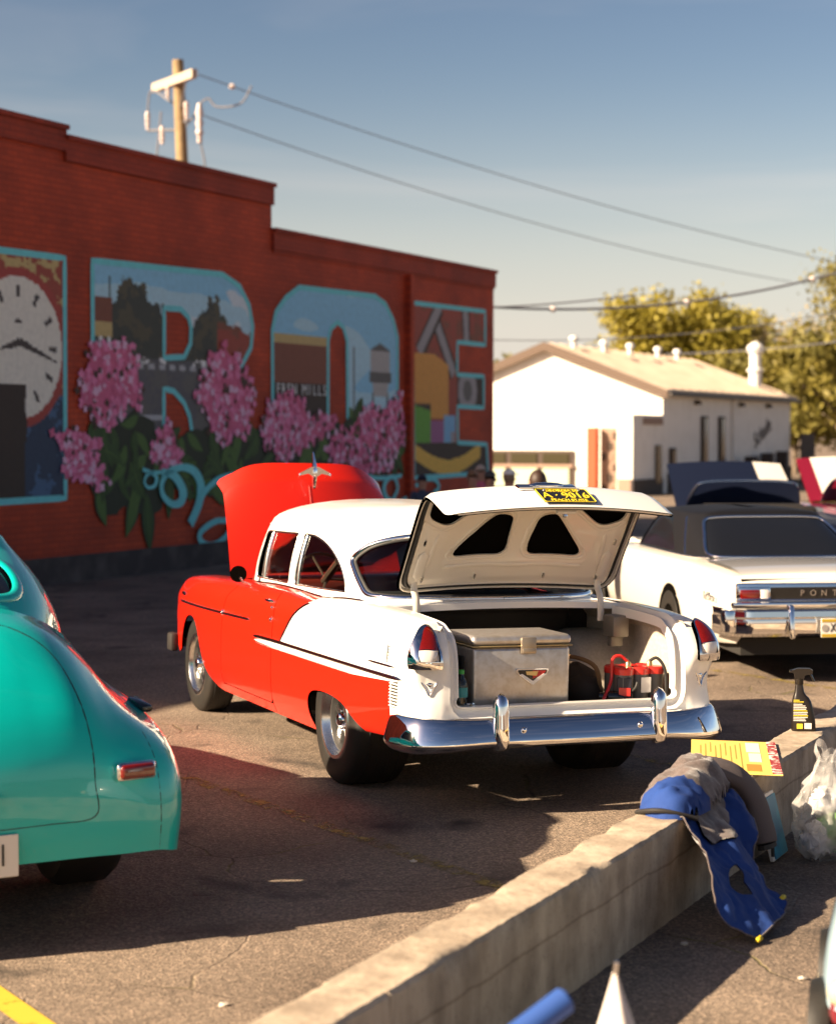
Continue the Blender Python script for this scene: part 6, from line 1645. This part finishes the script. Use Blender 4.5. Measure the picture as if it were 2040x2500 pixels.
mb = MB(); mb.rbox((-.07, .098, .075), (.03, .07, .13), .004, 1, rot=(0, 0, radians(-35))); mb.build('side_label', mat('label_black', (.01, .01, .02), .4), BT); mb = MB(); mb.rbox((-.088, .108, .07), (.004, .055, .04), .001, 1, rot=(0, 0, radians(-35))); mb.build('label_red', M['batred'], BT)
for y in (.06, -.06): mb = MB(); mb.lathe([(.014, .18), (.014, .205), (.009, .212), (0, .212)], 12, c=(-.04, y, 0)); mb.build('terminal', M['brass'], BT)
for nm, pts, m_ in (('red_cable', [(-.04, .06, .21), (-.03, .10, .24), (-.02, .135, .22), (-.02, .14, .12), (-.05, .20, .03)], 'batred'), ('black_cable', [(-.04, -.06, .21), (-.06, -.09, .225), (-.09, -.115, .17), (-.10, -.12, .05), (-.06, -.15, .0)], 'black')):
    mb = MB(); mb.tube(catmull(pts, 6), .008, 8); mb.build(nm, M[m_], BT)
mb = MB(); mb.box((.0, -.0, -.006), (.22, .36, .012)); mb.rbox((-.12, -.10, .02), (.05, .06, .06), .006, 1); mb.build('battery_tray', M['dark'], BT)
TB = in_car('tool_bag', (-.60, -.27, .50), radians(20), 'dark lumpy tool bag and gear between cooler and battery', 'bag')
mb = MB(); mb.sphere((0, 0, .08), (.20, .11, .12), 14, 10); mb.sphere((-.12, .03, .06), (.12, .10, .09), 12, 8); mb.v = [tuple(np.array(v) + rg.normal(0, .006, 3)) for v in mb.v]; mb.build('bag_body', mat('dark_bag', (.035, .022, .014), .8), TB)
mb = MB(); mb.tube(catmull([(-.22, .0, .06), (-.20, .02, .19), (-.05, .02, .23), (.1, 0, .2), (.16, 0, .1)], 5), .012, 8); mb.build('handle', mat('tan_strap', (.22, .12, .05), .8), TB)
MO = in_car('trunk_pump', (-.95, -.34, .515), radians(60), 'small dark cylindrical pump lying left of the battery', 'pump')
mb = MB(); mb.lathe([(0, -.06), (.022, -.06), (.026, -.03), (.034, -.03), (.034, .02), (.024, .03), (.024, .07), (0, .07)], 16, axis='x', c=(0, 0, .035)); mb.build('pump_body', M['gloss_black'], MO)
mb = MB(); mb.tube(catmull([(-.05, .0, .04), (-.09, .0, .06), (-.12, .02, .09), (-.13, .02, .12)], 5), .008, 8); mb.build('hose', M['black'], MO)
mb = MB(); mb.sphere((-.09, 0, .035), .012, 10, 6); mb.build('red_knob', M['batred'], MO)

# ------------------------------------------------------------------ things on and by the low wall
def on_wall(t, n, z=.376):       # along the wall, across it (+ = right side)
    p = Vector((-.43, 4.93, 0)) + GU * t + GN * (n + .11); return (p.x, p.y, z)
# spray bottle
SB = empty('spray_bottle', (2.0, 9.74, .374), radians(-8), 'black spray bottle with yellow label print standing on the concrete wall', 'spray bottle')
M['blkplastic'] = mat('black_plastic', (.014, .010, .007), .3)
rows = []
for z, w0, w1, d in ((0, -.058, .060, .030), (.008, -.062, .064, .034), (.05, -.062, .062, .035), (.12, -.060, .050, .034), (.155, -.058, .040, .032), (.175, -.055, .028, .029), (.19, -.050, .012, .026), (.205, -.046, .004, .022), (.235, -.043, -.002, .019), (.245, -.040, -.004, .018)):
    c = (w0 + w1) / 2; a = (w1 - w0) / 2
    rows.append([(c + a * np.sign(cos(t)) * abs(cos(t)) ** .6, d * np.sign(sin(t)) * abs(sin(t)) ** .6, z) for t in np.linspace(0, 2 * pi, 25)])
mb = MB(); mb.grid(np.array(rows)); mb.build('bottle_body', M['blkplastic'], SB, smooth=50)
mb = MB(); mb.lathe([(.021, .243), (.022, .247), (.022, .272), (.017, .277)], 18, c=(-.022, 0, 0)); mb.build('collar', M['blkplastic'], SB)
mb = MB(); mb.prism([(-.045, .274), (.0, .274), (.008, .292), (.045, .300), (.047, .318), (.03, .328), (-.03, .328), (-.058, .318), (-.064, .308), (-.05, .300)], -.016, .016, 'y'); mb.build('trigger_head', M['blkplastic'], SB, smooth=30)
mb = MB(); mb.tube([(.030, 0, .302), (.040, 0, .285), (.052, 0, .262), (.050, 0, .258)], [.008, .007, .005, .004], 8); mb.build('trigger', M['gloss_black'], SB)
mb = MB(); mb.lathe([(0, -.006), (.008, -.006), (.009, .006)], 10, axis='x', c=(-.066, 0, .311)); mb.build('nozzle', M['gloss_black'], SB)
pr_y = mat('label_yellow', (.62, .50, .03), .5); pr_w = mat('label_white', (.6, .56, .5), .5)
for k in range(13):
    z = .165 - k * .0085 - (0.004 if k > 1 else 0); wdt = (.030, .052, .045, .060, .066, .064, .070, .072, .070, .074, .072, .060, .064)[k]
    mb = MB(); mb.box((-.052 + wdt / 2, -.0352, z), (wdt, .0012, .0042)); mb.build('label_line', pr_y if k in (0, 1, 6, 9) else pr_w, SB, smooth=False)
mb = MB(); mb.box((.022, -.0362, .032), (.036, .0012, .030)); mb.build('barcode', pr_w, SB); mb = MB(); mb.box((-.02, -.0362, .030), (.03, .0012, .026)); mb.build('label_block', pr_y, SB)

# yellow printed sheet
def quad_box(name, P, th, m_, parent):
    P = [Vector(p) for p in P]; n = (P[1] - P[0]).cross(P[3] - P[0]).normalized()
    if n.z < 0: n = -n
    mb = MB(); mb.add([p for p in P] + [p + n * th for p in P], [(0, 1, 2, 3), (4, 7, 6, 5), (0, 4, 5, 1), (1, 5, 6, 2), (2, 6, 7, 3), (3, 7, 4, 0)]); return mb.build(name, m_, parent, smooth=False)
SH = empty('yellow_card', (0, 0, 0), 0, 'yellow printed card lying on the concrete wall beside the jacket', 'card')
A0, B0, C0 = Vector((1.77, 9.30, .380)), Vector((1.64, 8.42, .380)), Vector((1.24, 8.52, .380)); D0 = A0 + (C0 - B0)
def PS(a, b, h=0): return A0 + (B0 - A0) * a + (D0 - A0) * b + Vector((0, 0, h))      # a down the right end, b to the left
quad_box('card_sheet', [PS(0, 0), PS(1, 0), PS(1, 1), PS(0, 1)], .006, mat('yellow_card', (.82, .55, .12), .6), SH)
quad_box('picture_strip', [PS(0, 0, .0065), PS(1, 0, .0065), PS(1, .11, .0065), PS(0, .11, .0065)], .001, mat('picture_strip', (.30, .02, .015), .5, noise=(28, (.75, .70, .62), .5, .58)), SH)
for (a0, a1, b0, b1, c) in ((.06, .36, .20, .36, (.70, .62, .60)), (.40, .66, .20, .34, (.66, .60, .58)), (.74, .94, .22, .38, (.55, .22, .02))):
    quad_box('printed_box', [PS(a0, b0, .0065), PS(a1, b0, .0065), PS(a1, b1, .0065), PS(a0, b1, .0065)], .001, mat('printed_box', c, .5), SH)
inkm = mat('print_ink', (.35, .28, .05), .6)
for k in range(9):
    b0 = .42 + k * .058; a0 = .08 + .05 * (k % 3); a1 = (.9, .6, .8, .5, .85, .7, .4, .8, .6)[k]
    quad_box('printed_line', [PS(a0, b0, .0065), PS(a1, b0, .0065), PS(a1, b0 + .014, .0065), PS(a0, b0 + .014, .0065)], .0006, inkm, SH)

# jacket draped over the wall
JK = empty('draped_jacket', on_wall(3.45, 0, .37), GROT, 'grey and blue jacket draped over the concrete wall down to the ground', 'jacket')
M['jgrey'] = mat('grey_fabric', (.085, .063, .058), .9, noise=(70, (.12, .09, .083), .4, .65), bump=(260, .5, .002), sheen=.3)
M['jblue'] = mat('blue_fabric', (.006, .034, .17), .85, noise=(6, (.009, .046, .22), .4, .7), bump=(260, .5, .002))
M['jmesh'] = mat('grey_mesh_fabric', (.12, .095, .09), .9, bump=(500, .8, .002))
# local: x along wall (+ away), y to the left of the wall (−y = right side), z from wall top
rg = np.random.default_rng(21)
def cloth(name, ctrl, m_, n=10, wr=.010, thick=.010, seed=0):
    S_ = net_surface(ctrl); I, J = len(ctrl), len(ctrl[0])
    u, v = np.meshgrid(np.linspace(0, I - 1, (I - 1) * n + 1), np.linspace(0, J - 1, (J - 1) * n + 1), indexing='ij')
    P = S_(u.ravel(), v.ravel()).reshape(u.shape + (3,))
    ph = seed * 1.7
    w_ = wr * (np.sin(u * 5.1 + v * 2.2 + ph) * np.sin(v * 3.7 - u * 1.3 + ph) + .6 * np.sin(u * 9.3 - v * 6.1 + ph * 2) * np.sin(v * 4.9 + ph))
    du = np.gradient(P, axis=0); dv = np.gradient(P, axis=1); nn = np.cross(du, dv); nn /= np.linalg.norm(nn, axis=2, keepdims=True) + 1e-9
    P = P + nn * w_[..., None]
    mb = MB(); mb.grid(P); o = mb.build(name, m_, JK, smooth=True)
    md = o.modifiers.new('thick', 'SOLIDIFY'); md.thickness = thick; md.offset = 0
    return o
# bundled body lump on the wall top
from mathutils import noise as mnoise
def JKM(U, V):
    s_ = np.asarray(U, float); r_ = np.asarray(V, float); f = np.clip(r_ / .55, -.4, 1.2)
    fp = np.maximum(f, 0)
    y = -.115 - .405 * fp + .22 * np.minimum(f, 0) * -1.6; z = .012 - .372 * fp + .02 * np.minimum(f, 0)
    w_ = np.array([05e-2 * mnoise.noise((a * 5.5 + b_ * 2.0, b_ * 3.0 - a * 1.2, 3.1)) + 022e-3 * (abs(mnoise.noise((a * 11 + b_ * 7, b_ * 9 - a * 5, 7.7))) - .2) + .005 * mnoise.noise((a * 31, b_ * 27, 1.3)) for a, b_ in zip(np.atleast_1d(s_), np.atleast_1d(r_))])
    return np.stack([s_, y - w_ * .7 - .010, np.maximum(z + w_ * .7 + .006, -.366)], 1)
bp = catmull([(-.50, -.03), (-.393, -.05), (-.25, -.06), (-.10, -.06), (.044, -.05), (.15, -.01), (.165, .072), (.052, .156), (-.121, .249), (-.222, .318), (-.33, .397), (-.308, .453), (-.35, .505), (-.444, .532), (-.608, .530), (-.80, .536), (-.856, .493), (-.905, .424), (-.885, .343), (-.80, .253), (-.67, .14), (-.56, .04)], 4, True)
bh = catmull([(-.475, .270), (-.567, .351), (-.585, .397), (-.652, .375), (-.663, .323), (-.585, .276)], 4, True)
_jf = surf_normals(JKM, np.array([[-.3, .3]]))[0][1] > 0
o = panel('blue_panel', JKM, [bp, bh[::-1]], M['jblue'], JK, .016, flip=_jf, flange=.004)
panel('panel_lining', JKM, [bp * [.99, .99], bh[::-1]], M['jgrey'], JK, .03, flip=not _jf, flange=0, off=.006)
trim('panel_piping', JKM, np.vstack([bp, bp[:1]]), .008, .005, M['jgrey'], JK, flip=_jf)
panel('grey_facing', JKM, [catmull([(-.36, -.05), (-.20, -.06), (-.03, -.03), (-.10, .06), (-.20, .12), (-.318, .185), (-.40, .16), (-.478, .141), (-.43, .06)], 4, True)], M['jgrey'], JK, .022, flip=_jf, flange=.010, off=.014)
fp = catmull([(-.47, -.13), (-.53, -.03), (-.44, .09), (-.20, .14), (.10, .16), (.30, .12), (.36, .02), (.24, -.09), (.0, -.14), (-.26, -.155)], 5, True)
uv, tri, L_ = fill2d([fp], .016)
bd = np.min(np.linalg.norm(uv[:, None, :] - densify(fp, .02)[None], axis=2), axis=1)
hh = .135 * np.sqrt(np.clip(1 - (1 - np.clip(bd / .13, 0, 1)) ** 2, 0, 1))
x_, y_ = uv[:, 0], uv[:, 1]
hh = hh * (1 + np.array([.45 * mnoise.noise((a * 5 + b_ * 4, b_ * 7 - a * 2, 2.2)) + .40 * (.25 - abs(mnoise.noise((a * 8 + b_ * 9, b_ * 6 - a * 7, 5.0)))) + .10 * mnoise.noise((a * 25, b_ * 30, .4)) for a, b_ in uv])) * (1 + .25 * np.clip(x_ * 1.6, -.6, .6))
V_ = np.stack([x_, y_, .004 + hh], 1)
cx_ = uv[tri].mean(1)
fm = [1 if (c[0] + .5 * c[1] < -.33 and c[0] - .3 * c[1] > -.52) else 0 for c in cx_]
mk('jacket_body', V_, tri, [M['jgrey'], M['jblue']], JK, smooth=True, fm=fm)
mb = MB(); mb.tube(catmull([(-.50, .03, .015), (-.46, -.02, .075), (-.42, -.08, .075), (-.40, -.14, .01)], 5), .014, 8, flat=.5); mb.build('collar_trim', M['dark'], JK)
mb = MB(); mb.tube(catmull([(-.46, .09, .01), (-.52, .0, .035), (-.50, -.08, .03), (-.44, -.15, .0)], 5), .018, 8, flat=.6); mb.build('collar_trim', M['dark'], JK)
# mesh sleeve over the edge
mb = MB(); pts = catmull([(.02, .02, .085), (.16, -.02, .095), (.27, -.10, .05), (.31, -.17, -.04), (.31, -.21, -.15), (.30, -.235, -.235)], 6)
mb.tube(pts, list(np.linspace(.085, .10, 12)) + list(np.linspace(.10, .075, len(pts) - 12)), 14, flat=.5, upv=(0, -.4, 1)); mb.build('sleeve', M['jmesh'], JK, smooth=True)
mb = MB(); mb.tube([tuple(pts[-1]), tuple(pts[-1] + np.array([0, -.004, -.02]))], .076, 14, flat=.5, upv=(0, -.4, 1)); mb.build('cuff', M['dark'], JK)
mb = MB(); mb.tube(catmull([(.36, -.235, -.22), (.38, -.24, -.26), (.37, -.245, -.31)], 4), .008, 6); mb.build('cord', M['dark'], JK)
for p in ((-.83, -.52, -.350), (-.33, -.475, -.31)): mb = MB(); mb.rbox(p, (.05, .02, .02), .006, 1); mb.build('yellow_tab', mat('yellow_tab', (.65, .50, .02), .6), JK)

# plastic bag and the book leaning behind it
BG = empty('plastic_bag', (1.87, 8.50, 0), GROT, 'white translucent plastic bag of groceries against the wall', 'bag')
def bag_mat():
    m = bpy.data.materials.new('bag_plastic'); m.use_nodes = True; nt = m.node_tree; b = nt.nodes['Principled BSDF']
    b.inputs['Base Color'].default_value = (.80, .78, .76, 1); b.inputs['Roughness'].default_value = .25
    tr = nt.nodes.new('ShaderNodeBsdfTransparent'); tl = nt.nodes.new('ShaderNodeBsdfTranslucent'); tl.inputs['Color'].default_value = (.8, .78, .76, 1)
    a = nt.nodes.new('ShaderNodeMixShader'); a.inputs[0].default_value = .4; c = nt.nodes.new('ShaderNodeMixShader'); c.inputs[0].default_value = .55
    n = nt.nodes.new('ShaderNodeTexNoise'); n.inputs['Scale'].default_value = 9; r = nt.nodes.new('ShaderNodeValToRGB'); r.color_ramp.elements[0].position = .35; r.color_ramp.elements[0].color = (.14, .14, .14, 1); r.color_ramp.elements[1].position = .66; r.color_ramp.elements[1].color = (.5, .5, .5, 1)
    t = nt.nodes.new('ShaderNodeTexCoord'); nt.links.new(t.outputs['Object'], n.inputs['Vector']); nt.links.new(n.outputs['Fac'], r.inputs['Fac']); nt.links.new(r.outputs['Color'], c.inputs[0])
    out = [q for q in nt.nodes if q.type == 'OUTPUT_MATERIAL'][0]
    nt.links.new(b.outputs[0], a.inputs[1]); nt.links.new(tl.outputs[0], a.inputs[2]); nt.links.new(tr.outputs[0], c.inputs[1]); nt.links.new(a.outputs[0], c.inputs[2]); nt.links.new(c.outputs[0], out.inputs[0])
    return m
M['bag'] = bag_mat()
rows = []; rg = np.random.default_rng(31)
zs = np.linspace(0, .46, 40)
for z in zs:
    f = z / .46; R_ = np.interp(f, [0, .1, .35, .6, .8, .93, 1], [.15, .21, .22, .17, .11, .075, .09])
    row = []
    for k in range(49):
        a = 2 * pi * k / 48
        cr = 1 + .10 * sin(5 * a + 9 * f) * (.3 + f) + .07 * sin(11 * a - 14 * f) + .05 * sin(17 * a + 23 * f) + .04 * sin(3 * a + 31 * f)
        row.append((R_ * cr * cos(a) * 1.05 + .03 * sin(7 * f), R_ * cr * sin(a) * .72 - .05 * f * 0, max(.004, z + .02 * sin(4 * a) * f)))
    rows.append(row)
mb = MB(); mb.grid(np.array(rows)); mb.build('bag_skin', M['bag'], BG, smooth=True)
for c, r_, col in (((-.03, -.03, .12), (.10, .09, .09), (.10, .30, .03)), ((.08, .02, .10), (.07, .07, .08), (.62, .60, .56)), ((-.11, .03, .09), (.07, .06, .08), (.6, .58, .55)), ((.0, .03, .24), (.09, .06, .07), (.66, .64, .62))):
    mb = MB(); mb.sphere(c, r_, 18, 12); mb.v = [tuple(np.array(v) + rg.normal(0, .008, 3)) for v in mb.v]; mb.build('groceries', mat('grocery', col, .6, noise=(20, tuple(q * .7 for q in col), .4, .65)), BG)
for s in (1, -1): mb = MB(); mb.tube(catmull([(-.05, .03 * s, .44), (-.07, .05 * s, .49), (.0, .06 * s, .515), (.07, .05 * s, .49), (.05, .03 * s, .44)], 5), .018, 8, flat=.3); mb.build('bag_handle', M['bag'], BG)
BK = empty('blue_book', on_wall(4.05, .125, 0), GROT, 'blue covered book leaning on the wall behind the plastic bag', 'book')
mb = MB(); mb.rbox((0, -.05, .15), (.22, .02, .29), .003, 1, rot=(radians(-14), 0, 0)); mb.build('pages', M['plate_white'], BK); mb = MB(); mb.rbox((.008, -.064, .148), (.20, .006, .27), .002, 1, rot=(radians(-14), 0, 0)); mb.build('cover', mat('book_blue', (.02, .17, .30), .4, noise=(6, (.03, .30, .42), .45, .6)), BK)

# blurred things nearest the camera
UM = empty('folded_umbrella', (.475, 4.5, 0), 0, 'white folded umbrella standing in the foreground, its pointed tip showing', 'umbrella')
rows = []
for z in np.linspace(.0, .635, 16):
    f = 1 - z / .635; rows.append([(.20 * f ** 1.05 * (1 + .16 * sin(4 * a)) * cos(a) + .012 * f, .20 * f ** 1.05 * (1 + .16 * sin(4 * a)) * sin(a), z) for a in np.linspace(0, 2 * pi, 33)])
mb = MB(); mb.grid(np.array(rows)); mb.build('canopy', mat('white_canvas', (.66, .58, .54), .8), UM, smooth=50)
mb = MB(); mb.tube([(0, 0, .60), (.004, 0, .645)], .006, 8); mb.build('tip', M['chrome'], UM)
RL = empty('blue_rolled_mat', (0, 0, 0), 0, 'blue rolled mat sticking up left of the white umbrella', 'mat')
mb = MB(); mb.tube([(-.03, 4.3, .33), (.355, 4.52, .545)], .034, 16); mb.build('roll', mat('blue_mat', (.02, .07, .28), .7), RL); mb = MB(); mb.tube([(.35, 4.517, .543), (.361, 4.523, .549)], .026, 16); mb.build('roll_end', mat('blue_mat_end', (.015, .05, .2), .7), RL)
TC = empty('toy_car', (1.40, 5.5, 0), radians(75), 'pale blue pedal car at the lower right edge, out of focus', 'toy car')
rows = [[(X, s * w_ * cos(a), .30 + h * sin(a)) for a in np.linspace(0, pi, 17) for s in (1,)] for X, w_, h in ((-.36, .12, .10), (-.30, .17, .26), (-.1, .20, .36), (.2, .20, .40), (.5, .18, .34), (.62, .10, .2))]
mb = MB(); mb.grid(np.array(rows)); mb.build('body', paint('pale_blue_paint', (.33, .46, .54), .3), TC)
mb = MB(); mb.rbox((.1, 0, .30), (.85, .34, .10), .03); mb.build('chassis', paint('dark_red_paint', (.18, .02, .03), .3), TC)
for x in (-.15, .42):
    for s in (1, -1):
        wt = empty('wheel', (x, s * .20, .17)); wt.parent = TC
        mb = MB(); mb.lathe([(.06, -.03), (.16, -.03), (.17, 0), (.16, .03), (.06, .03)], 24, axis='y'); mb.build('tyre', M['tire'], wt); mb = MB(); mb.lathe([(.065, s * .02), (.05, s * .035), (0, s * .04)], 20, axis='y'); mb.build('hub', mat('cream_hub', (.52, .44, .28), .4), wt)
for s in (1, -1): mb = MB(); mb.sphere((-.34, s * .13, .36), .045, 14, 10); mb.build('headlight', mat('cream_lamp', (.55, .48, .33), .3), TC)
rg = np.random.default_rng(77)
for k, (x, y) in enumerate(((-.02, 8.36), (-.65, 6.25), (-.28, 6.1), (1.0, 7.0), (1.35, 6.55), (.2, 7.3))):
    mb = MB(); mb.sphere((0, 0, .006), (.018, .012, .007), 8, 5); mb.v = [tuple(np.array(v) + rg.normal(0, .002, 3)) for v in mb.v]
    o = mb.build('pebble', mat('pale_stone', (.5, .45, .38), .8), None, loc=(x, y, 0)); tag(o, ('pale pebble on the shaded asphalt right of the turquoise coupe', 'pale pebble on the sunlit asphalt by the lower left corner', 'pale pebble on the sunlit asphalt near the wall end', 'small stone in the wall shadow under the jacket', 'small stone at the wall shadow edge, lower right', 'small stone on the asphalt at the foot of the wall, left side')[k], 'pebble', 'pebbles')
# ------------------------------------------------------------------ people
def person(name, loc, rz, h, shirt, hair, label, cap=None, skin=(.46, .24, .16)):
    t = empty(name, loc, rz, label, 'person', 'people by the brick building')
    k = h / 1.75
    J = dict(pel=(0, 0, .95), ch=(0, 0, 1.25), nk=(0, 0, 1.48), hd=(.01, 0, 1.56), ht=(.02, 0, 1.66), sl=(0, .19, 1.42), el=(.0, .25, 1.14), hl=(.06, .24, .9), sr=(0, -.19, 1.42), er=(.0, -.25, 1.14), hr=(.06, -.24, .9),
             ll=(0, .10, .9), kl=(.02, .11, .5), al=(0, .12, .08), fl=(.14, .13, .04), lr=(0, -.10, .9), kr=(.02, -.11, .5), ar=(0, -.12, .08), fr=(.14, -.13, .04))
    E_ = [('pel', 'ch'), ('ch', 'nk'), ('nk', 'hd'), ('hd', 'ht'), ('ch', 'sl'), ('sl', 'el'), ('el', 'hl'), ('ch', 'sr'), ('sr', 'er'), ('er', 'hr'), ('pel', 'll'), ('ll', 'kl'), ('kl', 'al'), ('al', 'fl'), ('pel', 'lr'), ('lr', 'kr'), ('kr', 'ar'), ('ar', 'fr')]
    rad = dict(pel=(.16, .13), ch=(.17, .14), nk=.065, hd=.085, ht=.09, sl=.08, el=.05, hl=.04, sr=.08, er=.05, hr=.04, ll=.095, kl=.065, al=.05, fl=.04, lr=.095, kr=.065, ar=.05, fr=.04)
    nm = list(J); me = bpy.data.meshes.new('body'); me.from_pydata([tuple(c * k for c in J[n]) for n in nm], [(nm.index(a), nm.index(b)) for a, b in E_], [])
    o = link('body', me, t); sk = o.modifiers.new('skin', 'SKIN')
    for i, n in enumerate(nm):
        r = rad[n]; r = r if isinstance(r, tuple) else (r, r); me.skin_vertices[0].data[i].radius = (r[0] * k, r[1] * k)
    me.skin_vertices[0].data[0].use_root = True
    o.modifiers.new('sub', 'SUBSURF').levels = 2; o.modifiers['sub'].render_levels = 2
    m = bpy.data.materials.new('person_cloth'); m.use_nodes = True; nt = m.node_tree; b = nt.nodes['Principled BSDF']; tcn = nt.nodes.new('ShaderNodeTexCoord'); sp = nt.nodes.new('ShaderNodeSeparateXYZ'); r = nt.nodes.new('ShaderNodeValToRGB'); r.color_ramp.interpolation = 'CONSTANT'
    mu = nt.nodes.new('ShaderNodeMath'); mu.operation = 'DIVIDE'; mu.inputs[1].default_value = 2.0 * k
    e = r.color_ramp.elements; e[0].position = 0; e[0].color = (.04, .04, .06, 1); e[1].position = .47; e[1].color = (*shirt, 1); e.new(.735).color = (*skin, 1)
    nt.links.new(tcn.outputs['Object'], sp.inputs[0]); nt.links.new(sp.outputs['Z'], mu.inputs[0]); nt.links.new(mu.outputs[0], r.inputs['Fac']); nt.links.new(r.outputs['Color'], b.inputs['Base Color']); b.inputs['Roughness'].default_value = .8
    me.materials.append(m)
    mb = MB(); mb.sphere((.0 * k, 0, 1.655 * k), (.108 * k, .092 * k, .115 * k), 18, 12); vs = np.array(mb.v)
    keep = [f for f in mb.f if not (np.mean([vs[i][0] for i in f]) > .035 * k and np.mean([vs[i][2] for i in f]) < 1.69 * k) and np.mean([vs[i][2] for i in f]) > 1.585 * k]
    mb.f = keep; mb.m = [0] * len(keep); mb.build('hair', mat('hair', hair, .6), t, smooth=60)
    mb = MB(); mb.sphere((.105 * k, 0, 1.625 * k), (.018 * k, .014 * k, .02 * k), 8, 6); mb.build('nose', mat('skin', skin, .5), t)
    for s in (1, -1): mb = MB(); mb.sphere((.01 * k, s * .092 * k, 1.63 * k), (.022 * k, .012 * k, .034 * k), 8, 6); mb.build('ear', mat('skin', skin, .5), t)
    if cap:
        mb = MB(); mb.sphere((.0, 0, 1.70 * k), (.115 * k, .10 * k, .085 * k), 16, 10); mb.f = [f for f in mb.f if np.mean([mb.v[i][2] for i in f]) > 1.69 * k]; mb.m = [0] * len(mb.f); mb.box((.13 * k, 0, 1.695 * k), (.12 * k, .14 * k, .012 * k)); mb.build('cap', mat('cap', cap, .7), t)
    return t
def at(u, d): return ((u - 1020) / 4600 * d, d, 0)
person('person', at(1312, 17.5), radians(100), 1.565, (.45, .40, .38), (.030, .012, .006), 'person with short dark hair standing just behind the open trunk lid')
person('person', at(1242, 24), radians(60), 1.44, (.65, .10, .05), (.25, .17, .10), 'person in a red shirt and white cap beyond the trunk lid', cap=(.72, .68, .64))
person('person', at(1196, 25), radians(-90), 1.40, (.5, .48, .46), (.03, .02, .02), 'person in pale clothes and a black and white cap by the brick corner', cap=(.05, .05, .05))
person('person', at(1152, 26), radians(-60), 1.40, (.5, .2, .06), (.22, .11, .05), 'person in an orange-brown shirt below the last mural letter')
person('person', at(1030, 27), radians(-60), 1.32, (.05, .06, .10), (.02, .02, .04), 'person in navy clothes in front of the mural, left of the group')
person('person', at(1172, 27.5), radians(-60), 1.45, (.55, .12, .18), (.5, .38, .30), 'person in a pink-red top standing behind the group')
